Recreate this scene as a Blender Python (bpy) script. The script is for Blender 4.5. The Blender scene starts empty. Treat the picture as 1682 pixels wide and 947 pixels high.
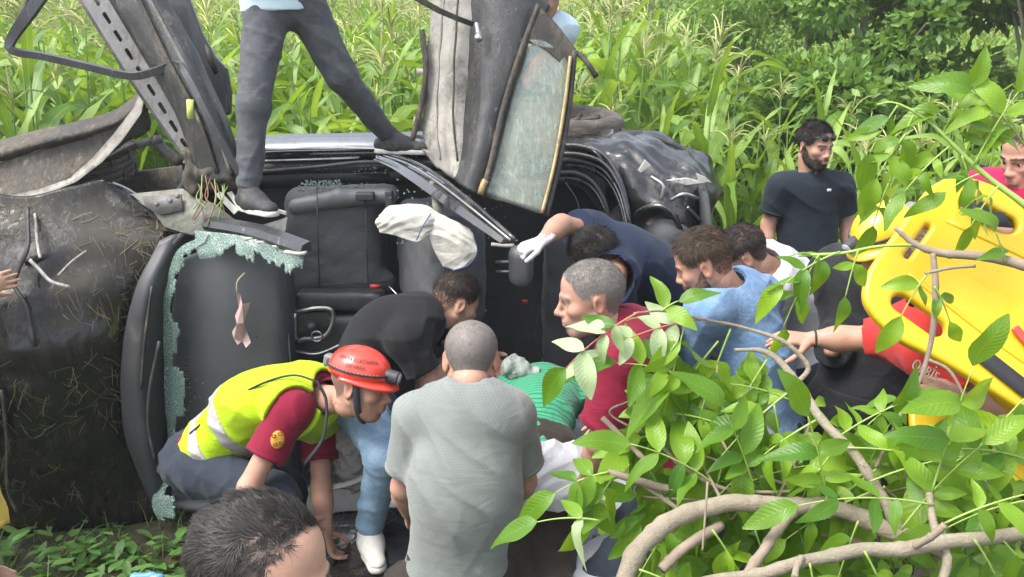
import bpy, bmesh, math, random
import numpy as np
from mathutils import Vector, Matrix

SC = bpy.context.scene
COL = SC.collection
R = math.radians
rng = np.random.default_rng(7)
random.seed(7)

# ------------------------------------------------------------------ camera, light
CAM_H, PITCH, FPX, PW, PH = 2.35, R(16), 1456.0, 1682.0, 947.0
cd = bpy.data.cameras.new('camera'); cam = bpy.data.objects.new('camera', cd); COL.objects.link(cam)
cam.location = (0, 0, CAM_H); cam.rotation_euler = (R(90) - PITCH, 0, 0)
cd.sensor_width = 36; cd.lens = 36 * FPX / PW; cd.clip_start = 0.05; cd.clip_end = 2000
SC.camera = cam
SUN_EL, SUN_AZ = R(58), R(-115)      # azimuth from +Y, clockwise; sun stands to the left and a little behind
w = bpy.data.worlds.new('World'); SC.world = w; w.use_nodes = True
nt = w.node_tree; bg = nt.nodes['Background']
sky = nt.nodes.new('ShaderNodeTexSky'); sky.sky_type = 'NISHITA'; sky.sun_disc = False
sky.sun_elevation = SUN_EL; sky.sun_rotation = SUN_AZ; sky.dust_density = 3.0; sky.air_density = 1.0; sky.ozone_density = 1.0
hs_ = nt.nodes.new('ShaderNodeHueSaturation'); hs_.inputs['Saturation'].default_value = .45   # thin cloud whitens the sky
nt.links.new(sky.outputs[0], hs_.inputs['Color']); nt.links.new(hs_.outputs[0], bg.inputs[0]); bg.inputs[1].default_value = 0.15
sd = bpy.data.lights.new('sun', 'SUN'); sd.energy = 1.35; sd.angle = R(25); sd.color = (1, .955, .88)
so = bpy.data.objects.new('sun', sd); COL.objects.link(so)
sdir = Vector((math.sin(SUN_AZ) * math.cos(SUN_EL), math.cos(SUN_AZ) * math.cos(SUN_EL), math.sin(SUN_EL)))
so.rotation_euler = sdir.to_track_quat('Z', 'Y').to_euler(); so.location = (0, 0, 30)
SC.view_settings.view_transform = 'Standard'; SC.view_settings.look = 'None'
SC.view_settings.gamma = 1.0; SC.view_settings.exposure = 1.7
SC.render.engine = 'CYCLES'
SC.cycles.max_bounces = 8; SC.cycles.transparent_max_bounces = 12; SC.cycles.caustics_reflective = False; SC.cycles.caustics_refractive = False

_cp, _sp = math.cos(PITCH), math.sin(PITCH)
def at(px, py, Y):
    """world point at distance Y (along the ground) seen at a photograph pixel"""
    dx = (px - PW / 2) / FPX; dz = -(py - PH / 2) / FPX
    d = Vector((dx, _cp + dz * _sp, -_sp + dz * _cp))
    d *= Y / d.y
    return Vector((d.x, d.y, d.z + CAM_H))
def A(*t): return at(*t)
V = Vector
def terrain(x, y):
    b = np.clip((np.asarray(y, float) - 5.6), 0, None)
    z = 0.075 * b * np.clip(1 - b / 160, .2, 1)
    z = z + 0.03 * np.sin(x * 1.7 + 1) * np.sin(y * 1.3) + 0.015 * np.sin(x * 4.1) * np.sin(y * 3.7 + 2)
    bump = 0.14 * np.exp(-(((x - 1.75) / .7) ** 2 + ((y - 4.9) / .5) ** 2))
    return z + bump

# ------------------------------------------------------------------ materials
MATS = {}
class NB:
    def __init__(s, name):
        s.m = bpy.data.materials.new(name); s.m.use_nodes = True; s.t = s.m.node_tree; s.n = s.t.nodes
        s.p = s.n['Principled BSDF']; s.out = s.n['Material Output']
        s.co = s.n.new('ShaderNodeTexCoord').outputs['Object']
    def L(s, a, b): s.t.links.new(a, b)
    def node(s, ty, **kw):
        x = s.n.new(ty)
        for k, v in kw.items(): setattr(x, k, v)
        return x
    def noise(s, scale, detail=4, rough=.6, vec=None, dist=0):
        x = s.n.new('ShaderNodeTexNoise'); x.inputs['Scale'].default_value = scale
        x.inputs['Detail'].default_value = detail; x.inputs['Roughness'].default_value = rough; x.inputs['Distortion'].default_value = dist
        s.L(vec or s.co, x.inputs['Vector']); return x.outputs['Fac']
    def stretch(s, sc, rot=(0, 0, 0)):
        x = s.n.new('ShaderNodeMapping'); x.inputs['Scale'].default_value = sc; x.inputs['Rotation'].default_value = rot
        s.L(s.co, x.inputs['Vector']); return x.outputs['Vector']
    def ramp(s, fac, stops):
        x = s.n.new('ShaderNodeValToRGB'); e = x.color_ramp.elements
        while len(e) < len(stops): e.new(.5)
        for el, (p, c) in zip(e, stops):
            el.position = p; el.color = (*c, 1) if len(c) == 3 else c
        s.L(fac, x.inputs['Fac']); return x.outputs['Color']
    def mix(s, fac, a, b, bt='MIX'):
        x = s.n.new('ShaderNodeMix'); x.data_type = 'RGBA'; x.blend_type = bt
        for v, i in ((fac, 0), (a, 6), (b, 7)):
            if hasattr(v, 'links'): s.L(v, x.inputs[i])
            elif isinstance(v, (int, float)): x.inputs[i].default_value = v
            else: x.inputs[i].default_value = (*v, 1)
        return x.outputs[2]
    def math(s, op, a, b=0, c=0):
        x = s.n.new('ShaderNodeMath'); x.operation = op
        for v, i in ((a, 0), (b, 1), (c, 2)):
            if hasattr(v, 'links'): s.L(v, x.inputs[i])
            else: x.inputs[i].default_value = v
        return x.outputs[0]
    def bump(s, h, strength=.3, dist=.005, normal=None):
        x = s.n.new('ShaderNodeBump'); x.inputs['Strength'].default_value = strength; x.inputs['Distance'].default_value = dist
        s.L(h, x.inputs['Height'])
        if normal: s.L(normal, x.inputs['Normal'])
        return x.outputs['Normal']
    def set(s, **kw):
        for k, v in kw.items():
            i = s.p.inputs[k]
            if hasattr(v, 'links'): s.L(v, i)
            elif isinstance(v, tuple) and len(v) == 3 and i.type == 'RGBA': i.default_value = (*v, 1)
            else: i.default_value = v
def mul(c, f): return tuple(min(1, x * f) for x in c)

def pm(name, col, rough=.6, var=.18, scale=6, bump=0, bscale=40, bdist=.004, metal=0, coat=0, spec=.5, dirt=None):
    """plain procedural material: a base colour with variation, relief, an optional second colour (dirt) in patches"""
    if name in MATS: return MATS[name]
    b = NB(name)
    c = b.ramp(b.noise(scale, 6, .65), [(.25, mul(col, 1 - var)), (.75, mul(col, 1 + var))])
    r = rough
    if dirt:
        dc, amt, ds = dirt
        f = b.ramp(b.noise(ds, 8, .72, dist=.6), [(max(0, .62 - amt * .45), (0, 0, 0)), (min(1, .86 - amt * .4), (1, 1, 1))])
        c = b.mix(f, c, dc)
        r = b.math('MULTIPLY_ADD', f, .85 - rough, rough)
    b.set(**{'Base Color': c, 'Roughness': r, 'Metallic': metal, 'Coat Weight': coat, 'Specular IOR Level': spec})
    if bump: b.set(Normal=b.bump(b.noise(bscale, 6, .65), bump, bdist))
    MATS[name] = b.m; return b.m

def grime(name, base, dirt, amt=.5, rough=.6, coat=0, stroke=(40, 40, 4), rot=(0, .3, 0), speck=(.35, .32, .27), bump=.5):
    """battered surface: base colour, caked dirt in patches, long scratches and light specks"""
    b = NB(name)
    d1 = b.noise(3.5, 10, .78, dist=.7); d2 = b.noise(1, 8, .75, b.stretch(stroke, rot), dist=.4); sp = b.noise(240, 4, .7)
    m = b.ramp(b.math('MULTIPLY_ADD', d2, .45, b.math('MULTIPLY', d1, .6)), [(.66 - .32 * amt, (0, 0, 0)), (.74 - .22 * amt, (1, 1, 1))])
    sc = b.ramp(d2, [(.60, (0, 0, 0)), (.68, (1, 1, 1))]); sk = b.ramp(sp, [(.60, (0, 0, 0)), (.7, (1, 1, 1))])
    dc = b.ramp(b.noise(26, 8, .75), [(.3, mul(dirt, .45)), (.7, mul(dirt, 1.25))])
    c = b.mix(m, b.ramp(b.noise(9, 6, .7), [(.3, mul(base, .7)), (.7, mul(base, 1.25))]), dc)
    c = b.mix(b.math('MULTIPLY', sc, .5), c, speck); c = b.mix(b.math('MULTIPLY', sk, .4), c, mul(speck, .9)); c = b.mix(b.ramp(b.noise(55, 6, .8, dist=1), [(.55, (0, 0, 0)), (.68, (.75, .75, .75))]), c, mul(base, .45))
    h = b.math('ADD', b.math('MULTIPLY', m, .6), b.math('ADD', b.math('MULTIPLY', d2, .5), b.math('MULTIPLY', b.noise(70, 8, .75), .5)))
    b.set(**{'Base Color': c, 'Roughness': b.math('MULTIPLY_ADD', m, .88 - rough, rough), 'Coat Weight': coat, 'Normal': b.bump(h, bump, .008)})
    return b.m
def cloth(name, col, weave=900, fold=.5, var=.12, rough=.85, fade=None, wet=None):
    if name in MATS: return MATS[name]
    b = NB(name)
    c = b.ramp(b.noise(5, 5, .6), [(.3, mul(col, 1 - var)), (.7, mul(col, 1 + var))])
    if fade:
        c = b.mix(b.ramp(b.noise(fade[1], 6, .7), [(.4, (0, 0, 0)), (.75, (1, 1, 1))]), c, fade[0])
    c = b.mix(b.math('MULTIPLY', b.noise(weave, 2, .5), .35), c, mul(col, .55))
    f1 = b.noise(9, 3, .5, b.stretch((1, 1, 2.2), (.4, .3, .2)), dist=1.2)
    rd = b.math('ABSOLUTE', b.math('SUBTRACT', b.noise(6, 3, .55, b.stretch((1, 1, 1.8), (.5, .2, .9)), dist=1.6), .5)); rd = b.ramp(rd, [(0, (0, 0, 0)), (.09, (1, 1, 1))])
    rd2 = b.math('ABSOLUTE', b.math('SUBTRACT', b.noise(15, 3, .55, b.stretch((1.6, 1, 1), (.1, .8, .3)), dist=1.2), .5)); rd2 = b.ramp(rd2, [(0, (0, 0, 0)), (.12, (1, 1, 1))])
    n1 = b.bump(f1, fold * .5, .014); n1 = b.bump(rd, fold * .16, .010, n1); n1 = b.bump(rd2, fold * .10, .005, n1)
    n2 = b.bump(b.noise(weave, 2, .6), .35, .0015, n1)
    b.set(**{'Base Color': c, 'Roughness': rough, 'Sheen Weight': .06, 'Specular IOR Level': .2, 'Normal': n2})
    MATS[name] = b.m; return b.m

def leafmat(name, c1, c2, trans=.4, rough=.45, vein=None, back=None):
    """thin leaf: front colour varies leaf by leaf, light passes through, paler underside"""
    if name in MATS: return MATS[name]
    b = NB(name)
    g = b.node('ShaderNodeNewGeometry'); oi = b.node('ShaderNodeObjectInfo')
    r = b.math('FRACT', b.math('ADD', g.outputs['Random Per Island'], oi.outputs['Random']))
    c = b.ramp(r, [(0, c1), (.55, tuple((x + y) / 2 for x, y in zip(c1, c2))), (1, c2)])
    c = b.mix(b.math('MULTIPLY', b.noise(14, 4, .6), .3), c, mul(c1, .6))
    if vein:
        uv = b.node('ShaderNodeUVMap'); sep = b.node('ShaderNodeSeparateXYZ'); b.L(uv.outputs[0], sep.inputs[0])
        a = b.math('ABSOLUTE', b.math('SUBTRACT', sep.outputs[0], .5))
        if vein == 'feather':   # side veins running obliquely from the midrib
            t = b.math('SUBTRACT', sep.outputs[1], b.math('MULTIPLY', a, .42))
            s = b.math('ABSOLUTE', b.math('SUBTRACT', b.math('FRACT', b.math('MULTIPLY', t, 11)), .5))
            lines = b.ramp(s, [(0, (.8, .8, .8)), (.12, (0, 0, 0))])
            mid = b.ramp(a, [(0, (1, 1, 1)), (.022, (0, 0, 0))])
            vv = b.math('MAXIMUM', b.math('MULTIPLY', lines, .55), mid)
            c = b.mix(b.math('MULTIPLY', vv, .32), c, mul(c2, 1.5))
            h = b.ramp(s, [(0, (0, 0, 0)), (.5, (1, 1, 1))])
            b.set(Normal=b.bump(h, .16, .004))
        else:                   # parallel veins and a pale midrib
            mid = b.ramp(a, [(0, (1, 1, 1)), (.05, (0, 0, 0))])
            s = b.math('ABSOLUTE', b.math('SUBTRACT', b.math('FRACT', b.math('MULTIPLY', a, 22)), .5))
            c = b.mix(b.math('MULTIPLY', mid, .7), c, (.42, .5, .2))
            b.set(Normal=b.bump(s, .25, .002))
    if vein == 'feather':
        c = b.mix(b.ramp(b.noise(9, 6, .75, dist=.5), [(.66, (0, 0, 0)), (.74, (.8, .8, .8))]), c, (.20, .15, .05))
    if back: c = b.mix(g.outputs['Backfacing'], c, back)
    b.set(**{'Base Color': c, 'Roughness': rough, 'Specular IOR Level': .45})
    tr = b.node('ShaderNodeBsdfTranslucent'); b.L(b.mix(.5, c, (.40, .55, .02)), tr.inputs['Color'])
    mx = b.node('ShaderNodeMixShader'); mx.inputs[0].default_value = trans
    b.L(b.p.outputs[0], mx.inputs[1]); b.L(tr.outputs[0], mx.inputs[2]); b.L(mx.outputs[0], b.out.inputs['Surface'])
    MATS[name] = b.m; return b.m

def skinmat(name, col, hair=(.03, .022, .016)):
    """skin; the point attribute 'hair' (0..1) marks stubble and cropped hair on the head"""
    if name in MATS: return MATS[name]
    b = NB(name)
    at_ = b.node('ShaderNodeAttribute', attribute_name='hair'); rd = b.node('ShaderNodeAttribute', attribute_name='red')
    c = b.ramp(b.noise(22, 5, .6), [(.3, mul(col, .80)), (.72, mul(col, 1.06))])
    c = b.mix(b.math('MULTIPLY', b.noise(11, 4, .6), .6), c, (col[0] * .98, col[1] * .74, col[2] * .66))
    c = b.mix(rd.outputs['Fac'], c, (col[0] * .78, col[1] * .42, col[2] * .38))
    st = b.math('MULTIPLY', at_.outputs['Fac'], b.math('MULTIPLY_ADD', b.noise(420, 3, .6), .55, .70))
    c = b.mix(st, c, hair)
    nb = b.bump(b.noise(260, 4, .6), .35, .0015); nb = b.bump(b.noise(38, 4, .6), .18, .004, nb)
    b.set(**{'Base Color': c, 'Roughness': b.math('MULTIPLY_ADD', b.noise(30, 3), .25, .45), 'Subsurface Weight': .12,
             'Subsurface Radius': (.012, .005, .003), 'Subsurface Scale': .6, 'Specular IOR Level': .42, 'Normal': nb})
    MATS[name] = b.m; return b.m

def hairmat(name, c1, c2, rough=.55):
    if name in MATS: return MATS[name]
    b = NB(name); g = b.node('ShaderNodeNewGeometry')
    b.set(**{'Base Color': b.ramp(g.outputs['Random Per Island'], [(0, c1), (.6, tuple((x + y) / 2 for x, y in zip(c1, c2))), (1, c2)]),
             'Roughness': rough, 'Specular IOR Level': .25})
    MATS[name] = b.m; return b.m

# ------------------------------------------------------------------ objects
BASE = {}
def tag(o, label=None, cat=None, group=None, kind=None):
    for k, v in (('label', label), ('category', cat), ('group', group), ('kind', kind)):
        if v: o[k] = v
    return o
def thing(name, label, cat, loc=(0, 0, 0), group=None, kind=None):
    o = bpy.data.objects.new(name, None); COL.objects.link(o); o.location = loc; o.empty_display_size = .1
    BASE[o.name] = V(loc); return tag(o, label, cat, group, kind)
def link(name, me, mat=None, parent=None, smooth=True, local=False):
    """link mesh data as one object; vertices are in world space unless local"""
    o = bpy.data.objects.new(name, me); COL.objects.link(o)
    if parent is not None:
        o.parent = parent; b = BASE[parent.name]; BASE[o.name] = b
        if not local: me.transform(Matrix.Translation(-b))
    else: BASE[o.name] = V((0, 0, 0))
    if mat is not None and not me.materials: me.materials.append(mat)
    if smooth and len(me.polygons): me.polygons.foreach_set('use_smooth', np.ones(len(me.polygons), bool))
    return o
def mesh(verts, faces, name='mesh', uv=None):
    me = bpy.data.meshes.new(name)
    v = np.asarray(verts, np.float32).reshape(-1, 3)
    if isinstance(faces, np.ndarray) and faces.ndim == 2:
        n, k = faces.shape
        me.vertices.add(len(v)); me.vertices.foreach_set('co', v.ravel())
        me.loops.add(n * k); me.loops.foreach_set('vertex_index', faces.astype(np.int32).ravel())
        me.polygons.add(n); me.polygons.foreach_set('loop_start', np.arange(0, n * k, k, dtype=np.int32))
        me.update(calc_edges=True)
    else:
        me.from_pydata([tuple(map(float, q)) for q in v], [], [tuple(map(int, f)) for f in faces]); me.update()
    if uv is not None:
        l = me.uv_layers.new(name='UVMap'); vi = np.empty(len(me.loops), np.int32); me.loops.foreach_get('vertex_index', vi)
        l.data.foreach_set('uv', np.asarray(uv, np.float32)[vi].ravel())
    return me
def bm_mesh(bm, name='mesh'):
    bmesh.ops.recalc_face_normals(bm, faces=bm.faces)
    me = bpy.data.meshes.new(name); bm.to_mesh(me); bm.free(); return me
def solid(o, t, bev=0, offset=0.0):
    m = o.modifiers.new('solid', 'SOLIDIFY'); m.thickness = t; m.offset = offset
    if bev: bevel(o, bev)
    return o
def bevel(o, wd, seg=2):
    m = o.modifiers.new('bevel', 'BEVEL'); m.width = wd; m.segments = seg; m.limit_method = 'ANGLE'; m.angle_limit = R(40); return o
def autosmooth(o, ang=40):
    me = o.data
    me.polygons.foreach_set('use_smooth', np.ones(len(me.polygons), bool))
    try: me.set_sharp_from_angle(angle=R(ang))
    except Exception: pass
    return o

def crom(P, n):
    """Catmull-Rom through rows of P, n samples"""
    P = np.asarray(P, float); m = len(P)
    if m == 2: t = np.linspace(0, 1, n).reshape(-1, *([1] * (P.ndim - 1))); return P[0] * (1 - t) + P[1] * t
    Q = np.concatenate([(2 * P[0] - P[1])[None], P, (2 * P[-1] - P[-2])[None]])
    u = np.linspace(0, m - 1 - 1e-9, n); i = u.astype(int); t = (u - i).reshape(-1, *([1] * (P.ndim - 1)))
    p0, p1, p2, p3 = Q[i], Q[i + 1], Q[i + 2], Q[i + 3]
    return .5 * (2 * p1 + (p2 - p0) * t + (2 * p0 - 5 * p1 + 4 * p2 - p3) * t ** 2 + (3 * p1 - p0 - 3 * p2 + p3) * t ** 3)
def wob(P, amp, freq, seed=0, n=5):
    """smooth pseudo-noise displacement (scalar) of points P (N,3)"""
    r = np.random.default_rng(seed); o = np.zeros(len(P))
    for i in range(n):
        k = r.normal(size=3) * freq * (1 + .5 * i); q = r.normal(size=3) * freq * .6
        o += np.sin(P @ k + r.uniform(0, 6) + 1.4 * np.sin(P @ q + r.uniform(0, 6))) / (1 + .4 * i)
    return amp * o / 1.8
def patch(ctrl, nu=24, nv=24, amp=0, freq=8, seed=0, keep=None, crease=0):
    """smooth sheet through a grid of control points; keep(u,v)->bool leaves pieces out (torn edges)"""
    C = np.array([[tuple(c) for c in row] for row in ctrl], float)
    S = crom(C, nu); S = np.swapaxes(crom(np.swapaxes(S, 0, 1), nv), 0, 1)
    if amp:
        du = np.gradient(S, axis=0); dv = np.gradient(S, axis=1); N = np.cross(du, dv); N /= np.linalg.norm(N, axis=2, keepdims=True) + 1e-9
        d = wob(S.reshape(-1, 3), amp, freq, seed)
        if crease: d = d + crease * np.abs(wob(S.reshape(-1, 3), 1, freq * .8, seed + 5))
        S = S + N * d.reshape(nu, nv, 1)
    idx = np.arange(nu * nv).reshape(nu, nv)
    F = np.stack([idx[:-1, :-1], idx[:-1, 1:], idx[1:, 1:], idx[1:, :-1]], -1).reshape(-1, 4)
    uu, vv = np.meshgrid(np.linspace(0, 1, nu), np.linspace(0, 1, nv), indexing='ij')
    if keep is not None:
        cu = (uu[:-1, :-1] + uu[1:, 1:]) / 2; cv = (vv[:-1, :-1] + vv[1:, 1:]) / 2
        F = F[np.vectorize(keep)(cu, cv).ravel()]
    return mesh(S.reshape(-1, 3), F, uv=np.stack([uu.ravel(), vv.ravel()], -1))
def sweep(path, prof, n=24, up=(0, 0, 1), scl=None, closed_prof=True, amp=0, seed=0):
    """profile (list of 2-D points, side x up) carried along a smoothed path, ends capped"""
    P = crom(np.array([tuple(p) for p in path], float), n)
    if amp: P = P + np.stack([wob(P, amp, 9, seed + i) for i in range(3)], -1)
    T = np.gradient(P, axis=0); T /= np.linalg.norm(T, axis=1, keepdims=True) + 1e-9
    prof = np.asarray(prof, float); m = len(prof)
    sc = crom(np.asarray(scl, float).reshape(-1, 1), n)[:, 0] if scl is not None else np.ones(n)
    up = np.asarray(up, float); vs = []
    for i in range(n):
        s = np.cross(T[i], up); s /= np.linalg.norm(s) + 1e-9; u = np.cross(s, T[i])
        vs.append(P[i] + sc[i] * (prof[:, :1] * s + prof[:, 1:] * u))
    vs = np.concatenate(vs); F = []
    for i in range(n - 1):
        for j in range(m if closed_prof else m - 1):
            a, b = i * m + j, i * m + (j + 1) % m
            F.append((a, b, b + m, a + m))
    if closed_prof: F += [tuple(range(m))[::-1], tuple(range((n - 1) * m, n * m))]
    return mesh(vs, F)
def circ(r, n=8, ry=None): return [(r * math.cos(2 * math.pi * i / n), (ry or r) * math.sin(2 * math.pi * i / n)) for i in range(n)]
def rect(a, b): return [(-a, -b), (a, -b), (a, b), (-a, b)]
def tube(path, r, n=16, seg=8, scl=None, amp=0, seed=0, up=(.13, .21, .97)): return sweep(path, circ(r, seg), n, up, scl, True, amp, seed)
def plate(outline, thick, bevel_w=0):
    """flat or bent outline given thickness along its mean normal"""
    bm = bmesh.new(); vs = [bm.verts.new(tuple(p)) for p in outline]; f = bm.faces.new(vs); f.normal_update(); nrm = f.normal.copy()
    r = bmesh.ops.extrude_face_region(bm, geom=[f]); ex = [g for g in r['geom'] if isinstance(g, bmesh.types.BMVert)]
    bmesh.ops.translate(bm, verts=ex, vec=nrm * thick)
    return bm_mesh(bm)
def box(c, size, rot=None):
    bm = bmesh.new(); bmesh.ops.create_cube(bm, size=1)
    M = Matrix.Translation(V(c)) @ (rot.to_4x4() if rot else Matrix()) @ Matrix.Diagonal((*size, 1))
    bmesh.ops.transform(bm, matrix=M, verts=bm.verts); return bm_mesh(bm)
def lathe(prof, c, axis, seg=40, squash=1):
    """profile (radius, height) turned about an axis"""
    axis = V(axis).normalized(); q = axis.to_track_quat('Z', 'Y').to_matrix()
    vs = []; m = len(prof)
    for i in range(seg):
        a = 2 * math.pi * i / seg
        for r, h in prof: vs.append(V(c) + q @ V((r * math.cos(a), r * math.sin(a) * squash, h)))
    F = [(i * m + j, ((i + 1) % seg) * m + j, ((i + 1) % seg) * m + j + 1, i * m + j + 1) for i in range(seg) for j in range(m - 1)]
    return mesh([tuple(v) for v in vs], F)
def join_np(parts):
    """list of (verts, faces[k], uv or None) -> one"""
    vs, fs, us, o = [], [], [], 0
    for v, f, u in parts:
        vs.append(v); fs.append(f + o); us.append(u); o += len(v)
    return np.concatenate(vs), np.concatenate(fs), (np.concatenate(us) if us[0] is not None else None)
def curve_mesh(splines, extrude, bevel_d, M):
    """flat filled outline with holes, given depth and a rounded edge"""
    cu = bpy.data.curves.new('outline', 'CURVE'); cu.dimensions = '2D'; cu.fill_mode = 'BOTH'; cu.extrude = extrude; cu.bevel_depth = bevel_d; cu.bevel_resolution = 3
    for pts in splines:
        s = cu.splines.new('POLY'); s.points.add(len(pts) - 1); s.use_cyclic_u = True
        for p, q in zip(s.points, pts): p.co = (q[0], q[1], 0, 1)
    return curve_to_mesh(cu, M)
def curve_to_mesh(cu, M=None):
    o = bpy.data.objects.new('tmp', cu); COL.objects.link(o); dg = bpy.context.evaluated_depsgraph_get(); dg.update()
    me = bpy.data.meshes.new_from_object(o.evaluated_get(dg)); bpy.data.objects.remove(o); me.materials.clear()
    if M is not None: me.transform(M)
    return me
def text_mesh(s, size, M=None, depth=.0006):
    cu = bpy.data.curves.new('writing', 'FONT'); cu.body = s; cu.size = size; cu.align_x = 'CENTER'; cu.align_y = 'CENTER'; cu.extrude = depth
    return curve_to_mesh(cu, M)
def frame(o, x, y, z):
    return Matrix(((x[0], y[0], z[0], o[0]), (x[1], y[1], z[1], o[1]), (x[2], y[2], z[2], o[2]), (0, 0, 0, 1)))
# ------------------------------------------------------------------ the setting: ground
def build_ground():
    xs = np.unique(np.concatenate([np.linspace(-7, 7, 110), np.sign(np.linspace(-1, 1, 41)) * (7 + 90 * np.abs(np.linspace(-1, 1, 41)) ** 2.2)]))
    ys = np.unique(np.concatenate([np.linspace(-6, 12, 130), 12 + 110 * np.linspace(0, 1, 26)[1:] ** 2, -6 - 60 * np.linspace(0, 1, 12)[1:] ** 2]))
    X, Y = np.meshgrid(xs, ys, indexing='ij'); Z = terrain(X, Y)
    n, m = X.shape; idx = np.arange(n * m).reshape(n, m)
    F = np.stack([idx[:-1, :-1], idx[1:, :-1], idx[1:, 1:], idx[:-1, 1:]], -1).reshape(-1, 4)
    b = NB('soil_and_grass')
    c = b.ramp(b.noise(1.6, 8, .7), [(.3, (.045, .06, .02)), (.5, (.06, .05, .03)), (.7, (.10, .085, .05))])
    c = b.mix(b.math('MULTIPLY', b.noise(30, 6, .7), .6), c, (.03, .045, .012))
    b.set(**{'Base Color': c, 'Roughness': .95, 'Normal': b.bump(b.noise(22, 8, .7), .8, .05)})
    o = link('ground', mesh(np.stack([X, Y, Z], -1).reshape(-1, 3), F), b.m); tag(o, kind='structure')
build_ground()

# ------------------------------------------------------------------ maize
M_CORN = leafmat('maize_leaf', (.105, .225, .03), (.32, .47, .075), .40, .4, 'parallel')
M_STALK = pm('maize_stalk', (.16, .27, .07), .5, .25, 20)
M_TAS = pm('maize_tassel', (.46, .48, .20), .7, .25, 9)
M_EAR = pm('maize_husk', (.22, .36, .09), .6, .2, 30, .3, 80)
M_SILK = pm('maize_silk', (.30, .14, .06), .7)
def corn_leaf(L, W, th0, droop, twist, seed, ns=12):
    r = np.random.default_rng(seed); s = np.linspace(0, 1, ns + 1)
    th = th0 - droop * s ** 1.35
    dx = np.cos(th) * L / ns; dz = np.sin(th) * L / ns
    x = np.concatenate([[0], np.cumsum(dx[:-1])]); z = np.concatenate([[0], np.cumsum(dz[:-1])])
    wv = W * np.clip(np.minimum(.55 + s * 2.2, 1), 0, 1) * np.clip((1 - s ** 2.4), .015, 1) * .5
    tw = twist * s; V_ = .28 * (1 - s * .6)
    vs = []; uv = []
    wave1 = np.sin(s * r.uniform(14, 22) + r.uniform(0, 6)) * .018 * np.minimum(1, s * 4) * (1 - s * .5)
    wave2 = np.sin(s * r.uniform(14, 22) + r.uniform(0, 6)) * .018 * np.minimum(1, s * 4) * (1 - s * .5)
    for i in range(ns + 1):
        nx, nz = -math.sin(th[i]), math.cos(th[i])
        for k, e, wvz in ((-1, 0, wave1[i]), (0, .5, 0), (1, 1, wave2[i])):
            lat = k * wv[i]; upn = abs(k) * wv[i] * V_[i] + wvz * abs(k)
            ca, sa = math.cos(tw[i]), math.sin(tw[i]); l2 = lat * ca - upn * sa; u2 = lat * sa + upn * ca
            vs.append((x[i] + nx * u2, l2, z[i] + nz * u2)); uv.append((e, s[i]))
    F = []
    for i in range(ns):
        for k in range(2): a = i * 3 + k; F.append((a, a + 1, a + 4, a + 3))
    return np.array(vs), np.array(F), np.array(uv)
CLEAF = [corn_leaf(.78 + .05 * (i % 4), .084 + .006 * (i % 3), R([72, 60, 66, 52, 76, 58, 64, 70][i]), R([95, 120, 150, 135, 60, 165, 110, 40][i]), [.5, -.7, .9, -.3, .3, 1.2, -1.1, .2][i], i) for i in range(8)]
def strip(path, wd, nrm=None):
    P = np.asarray(path, float); T = np.gradient(P, axis=0); T /= np.linalg.norm(T, axis=1, keepdims=True) + 1e-9
    a = np.array([.3, .8, .5]) if nrm is None else nrm
    S = np.cross(T, a); S /= np.linalg.norm(S, axis=1, keepdims=True) + 1e-9
    wd = np.broadcast_to(wd, len(P))[:, None] * .5
    vs = np.empty((2 * len(P), 3)); vs[0::2] = P - S * wd; vs[1::2] = P + S * wd
    i = np.arange(len(P) - 1) * 2
    return vs, np.stack([i, i + 1, i + 3, i + 2], -1)
def tassel(seed):
    r = np.random.default_rng(seed); vs = []; fs = []; o = 0
    for k in range(r.integers(9, 14)):
        az = r.uniform(0, 6.28); L = r.uniform(.16, .27); z0 = r.uniform(0, .1); dr = r.uniform(.6, 2.3) if k else .15; th0 = R(r.uniform(55, 80)) if k else R(88)
        s = np.linspace(0, 1, 6); th = th0 - dr * s; rr = np.concatenate([[0], np.cumsum(np.cos(th[:-1]) * L / 5)]); zz = z0 + np.concatenate([[0], np.cumsum(np.sin(th[:-1]) * L / 5)])
        P = np.stack([rr * math.cos(az), rr * math.sin(az), zz], -1)
        for nn in (np.array([-math.sin(az), math.cos(az), 0.1]), np.array([math.cos(az), math.sin(az), .4])):
            v, f = strip(P, [.004, .009, .011, .010, .008, .003], nn); vs.append(v); fs.append(f + o); o += len(v)
    return np.concatenate(vs), np.concatenate(fs)
CTAS = [tassel(40 + i) for i in range(5)]
def stalk_np(h):
    n = 7; P = np.stack([np.sin(np.linspace(0, 2, n)) * .015, np.zeros(n), np.linspace(0, h, n)], -1); rr = np.linspace(.0145, .006, n); vs = []; seg = 6
    for p, q in zip(P, rr):
        for j in range(seg): vs.append(p + q * np.array([math.cos(j * 6.2832 / seg), math.sin(j * 6.2832 / seg), 0]))
    F = [(i * seg + j, i * seg + (j + 1) % seg, (i + 1) * seg + (j + 1) % seg, (i + 1) * seg + j) for i in range(n - 1) for j in range(seg)]
    return np.array(vs), np.array(F)
CPL = []      # plant recipes: height and leaves (variant, z, azimuth, scale)
for k in range(9):
    r = np.random.default_rng(100 + k); h = r.uniform(1.85, 2.2); lv = []; az = r.uniform(0, 6.28)
    nl = 12
    for i in range(nl):
        t = (i + .5) / nl; z = .15 + t * (h - .25); az += math.pi + r.normal(0, .35)
        sc = (.75 + .5 * math.sin(math.pi * min(1, t * .9 + .12))) * r.uniform(.85, 1.12) * (1 if t < .85 else .75)
        var = int(r.choice([4, 7, 0, 3])) if t > .8 else int(r.integers(0, 8))
        lv.append((var, z, az, sc))
    CPL.append((h, lv, k % 5, r.random() < .6, h * r.uniform(.42, .55), r.uniform(0, 6.28)))
def rz(a):
    c, s = math.cos(a), math.sin(a); return np.array([[c, -s, 0], [s, c, 0], [0, 0, 1]])
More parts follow.
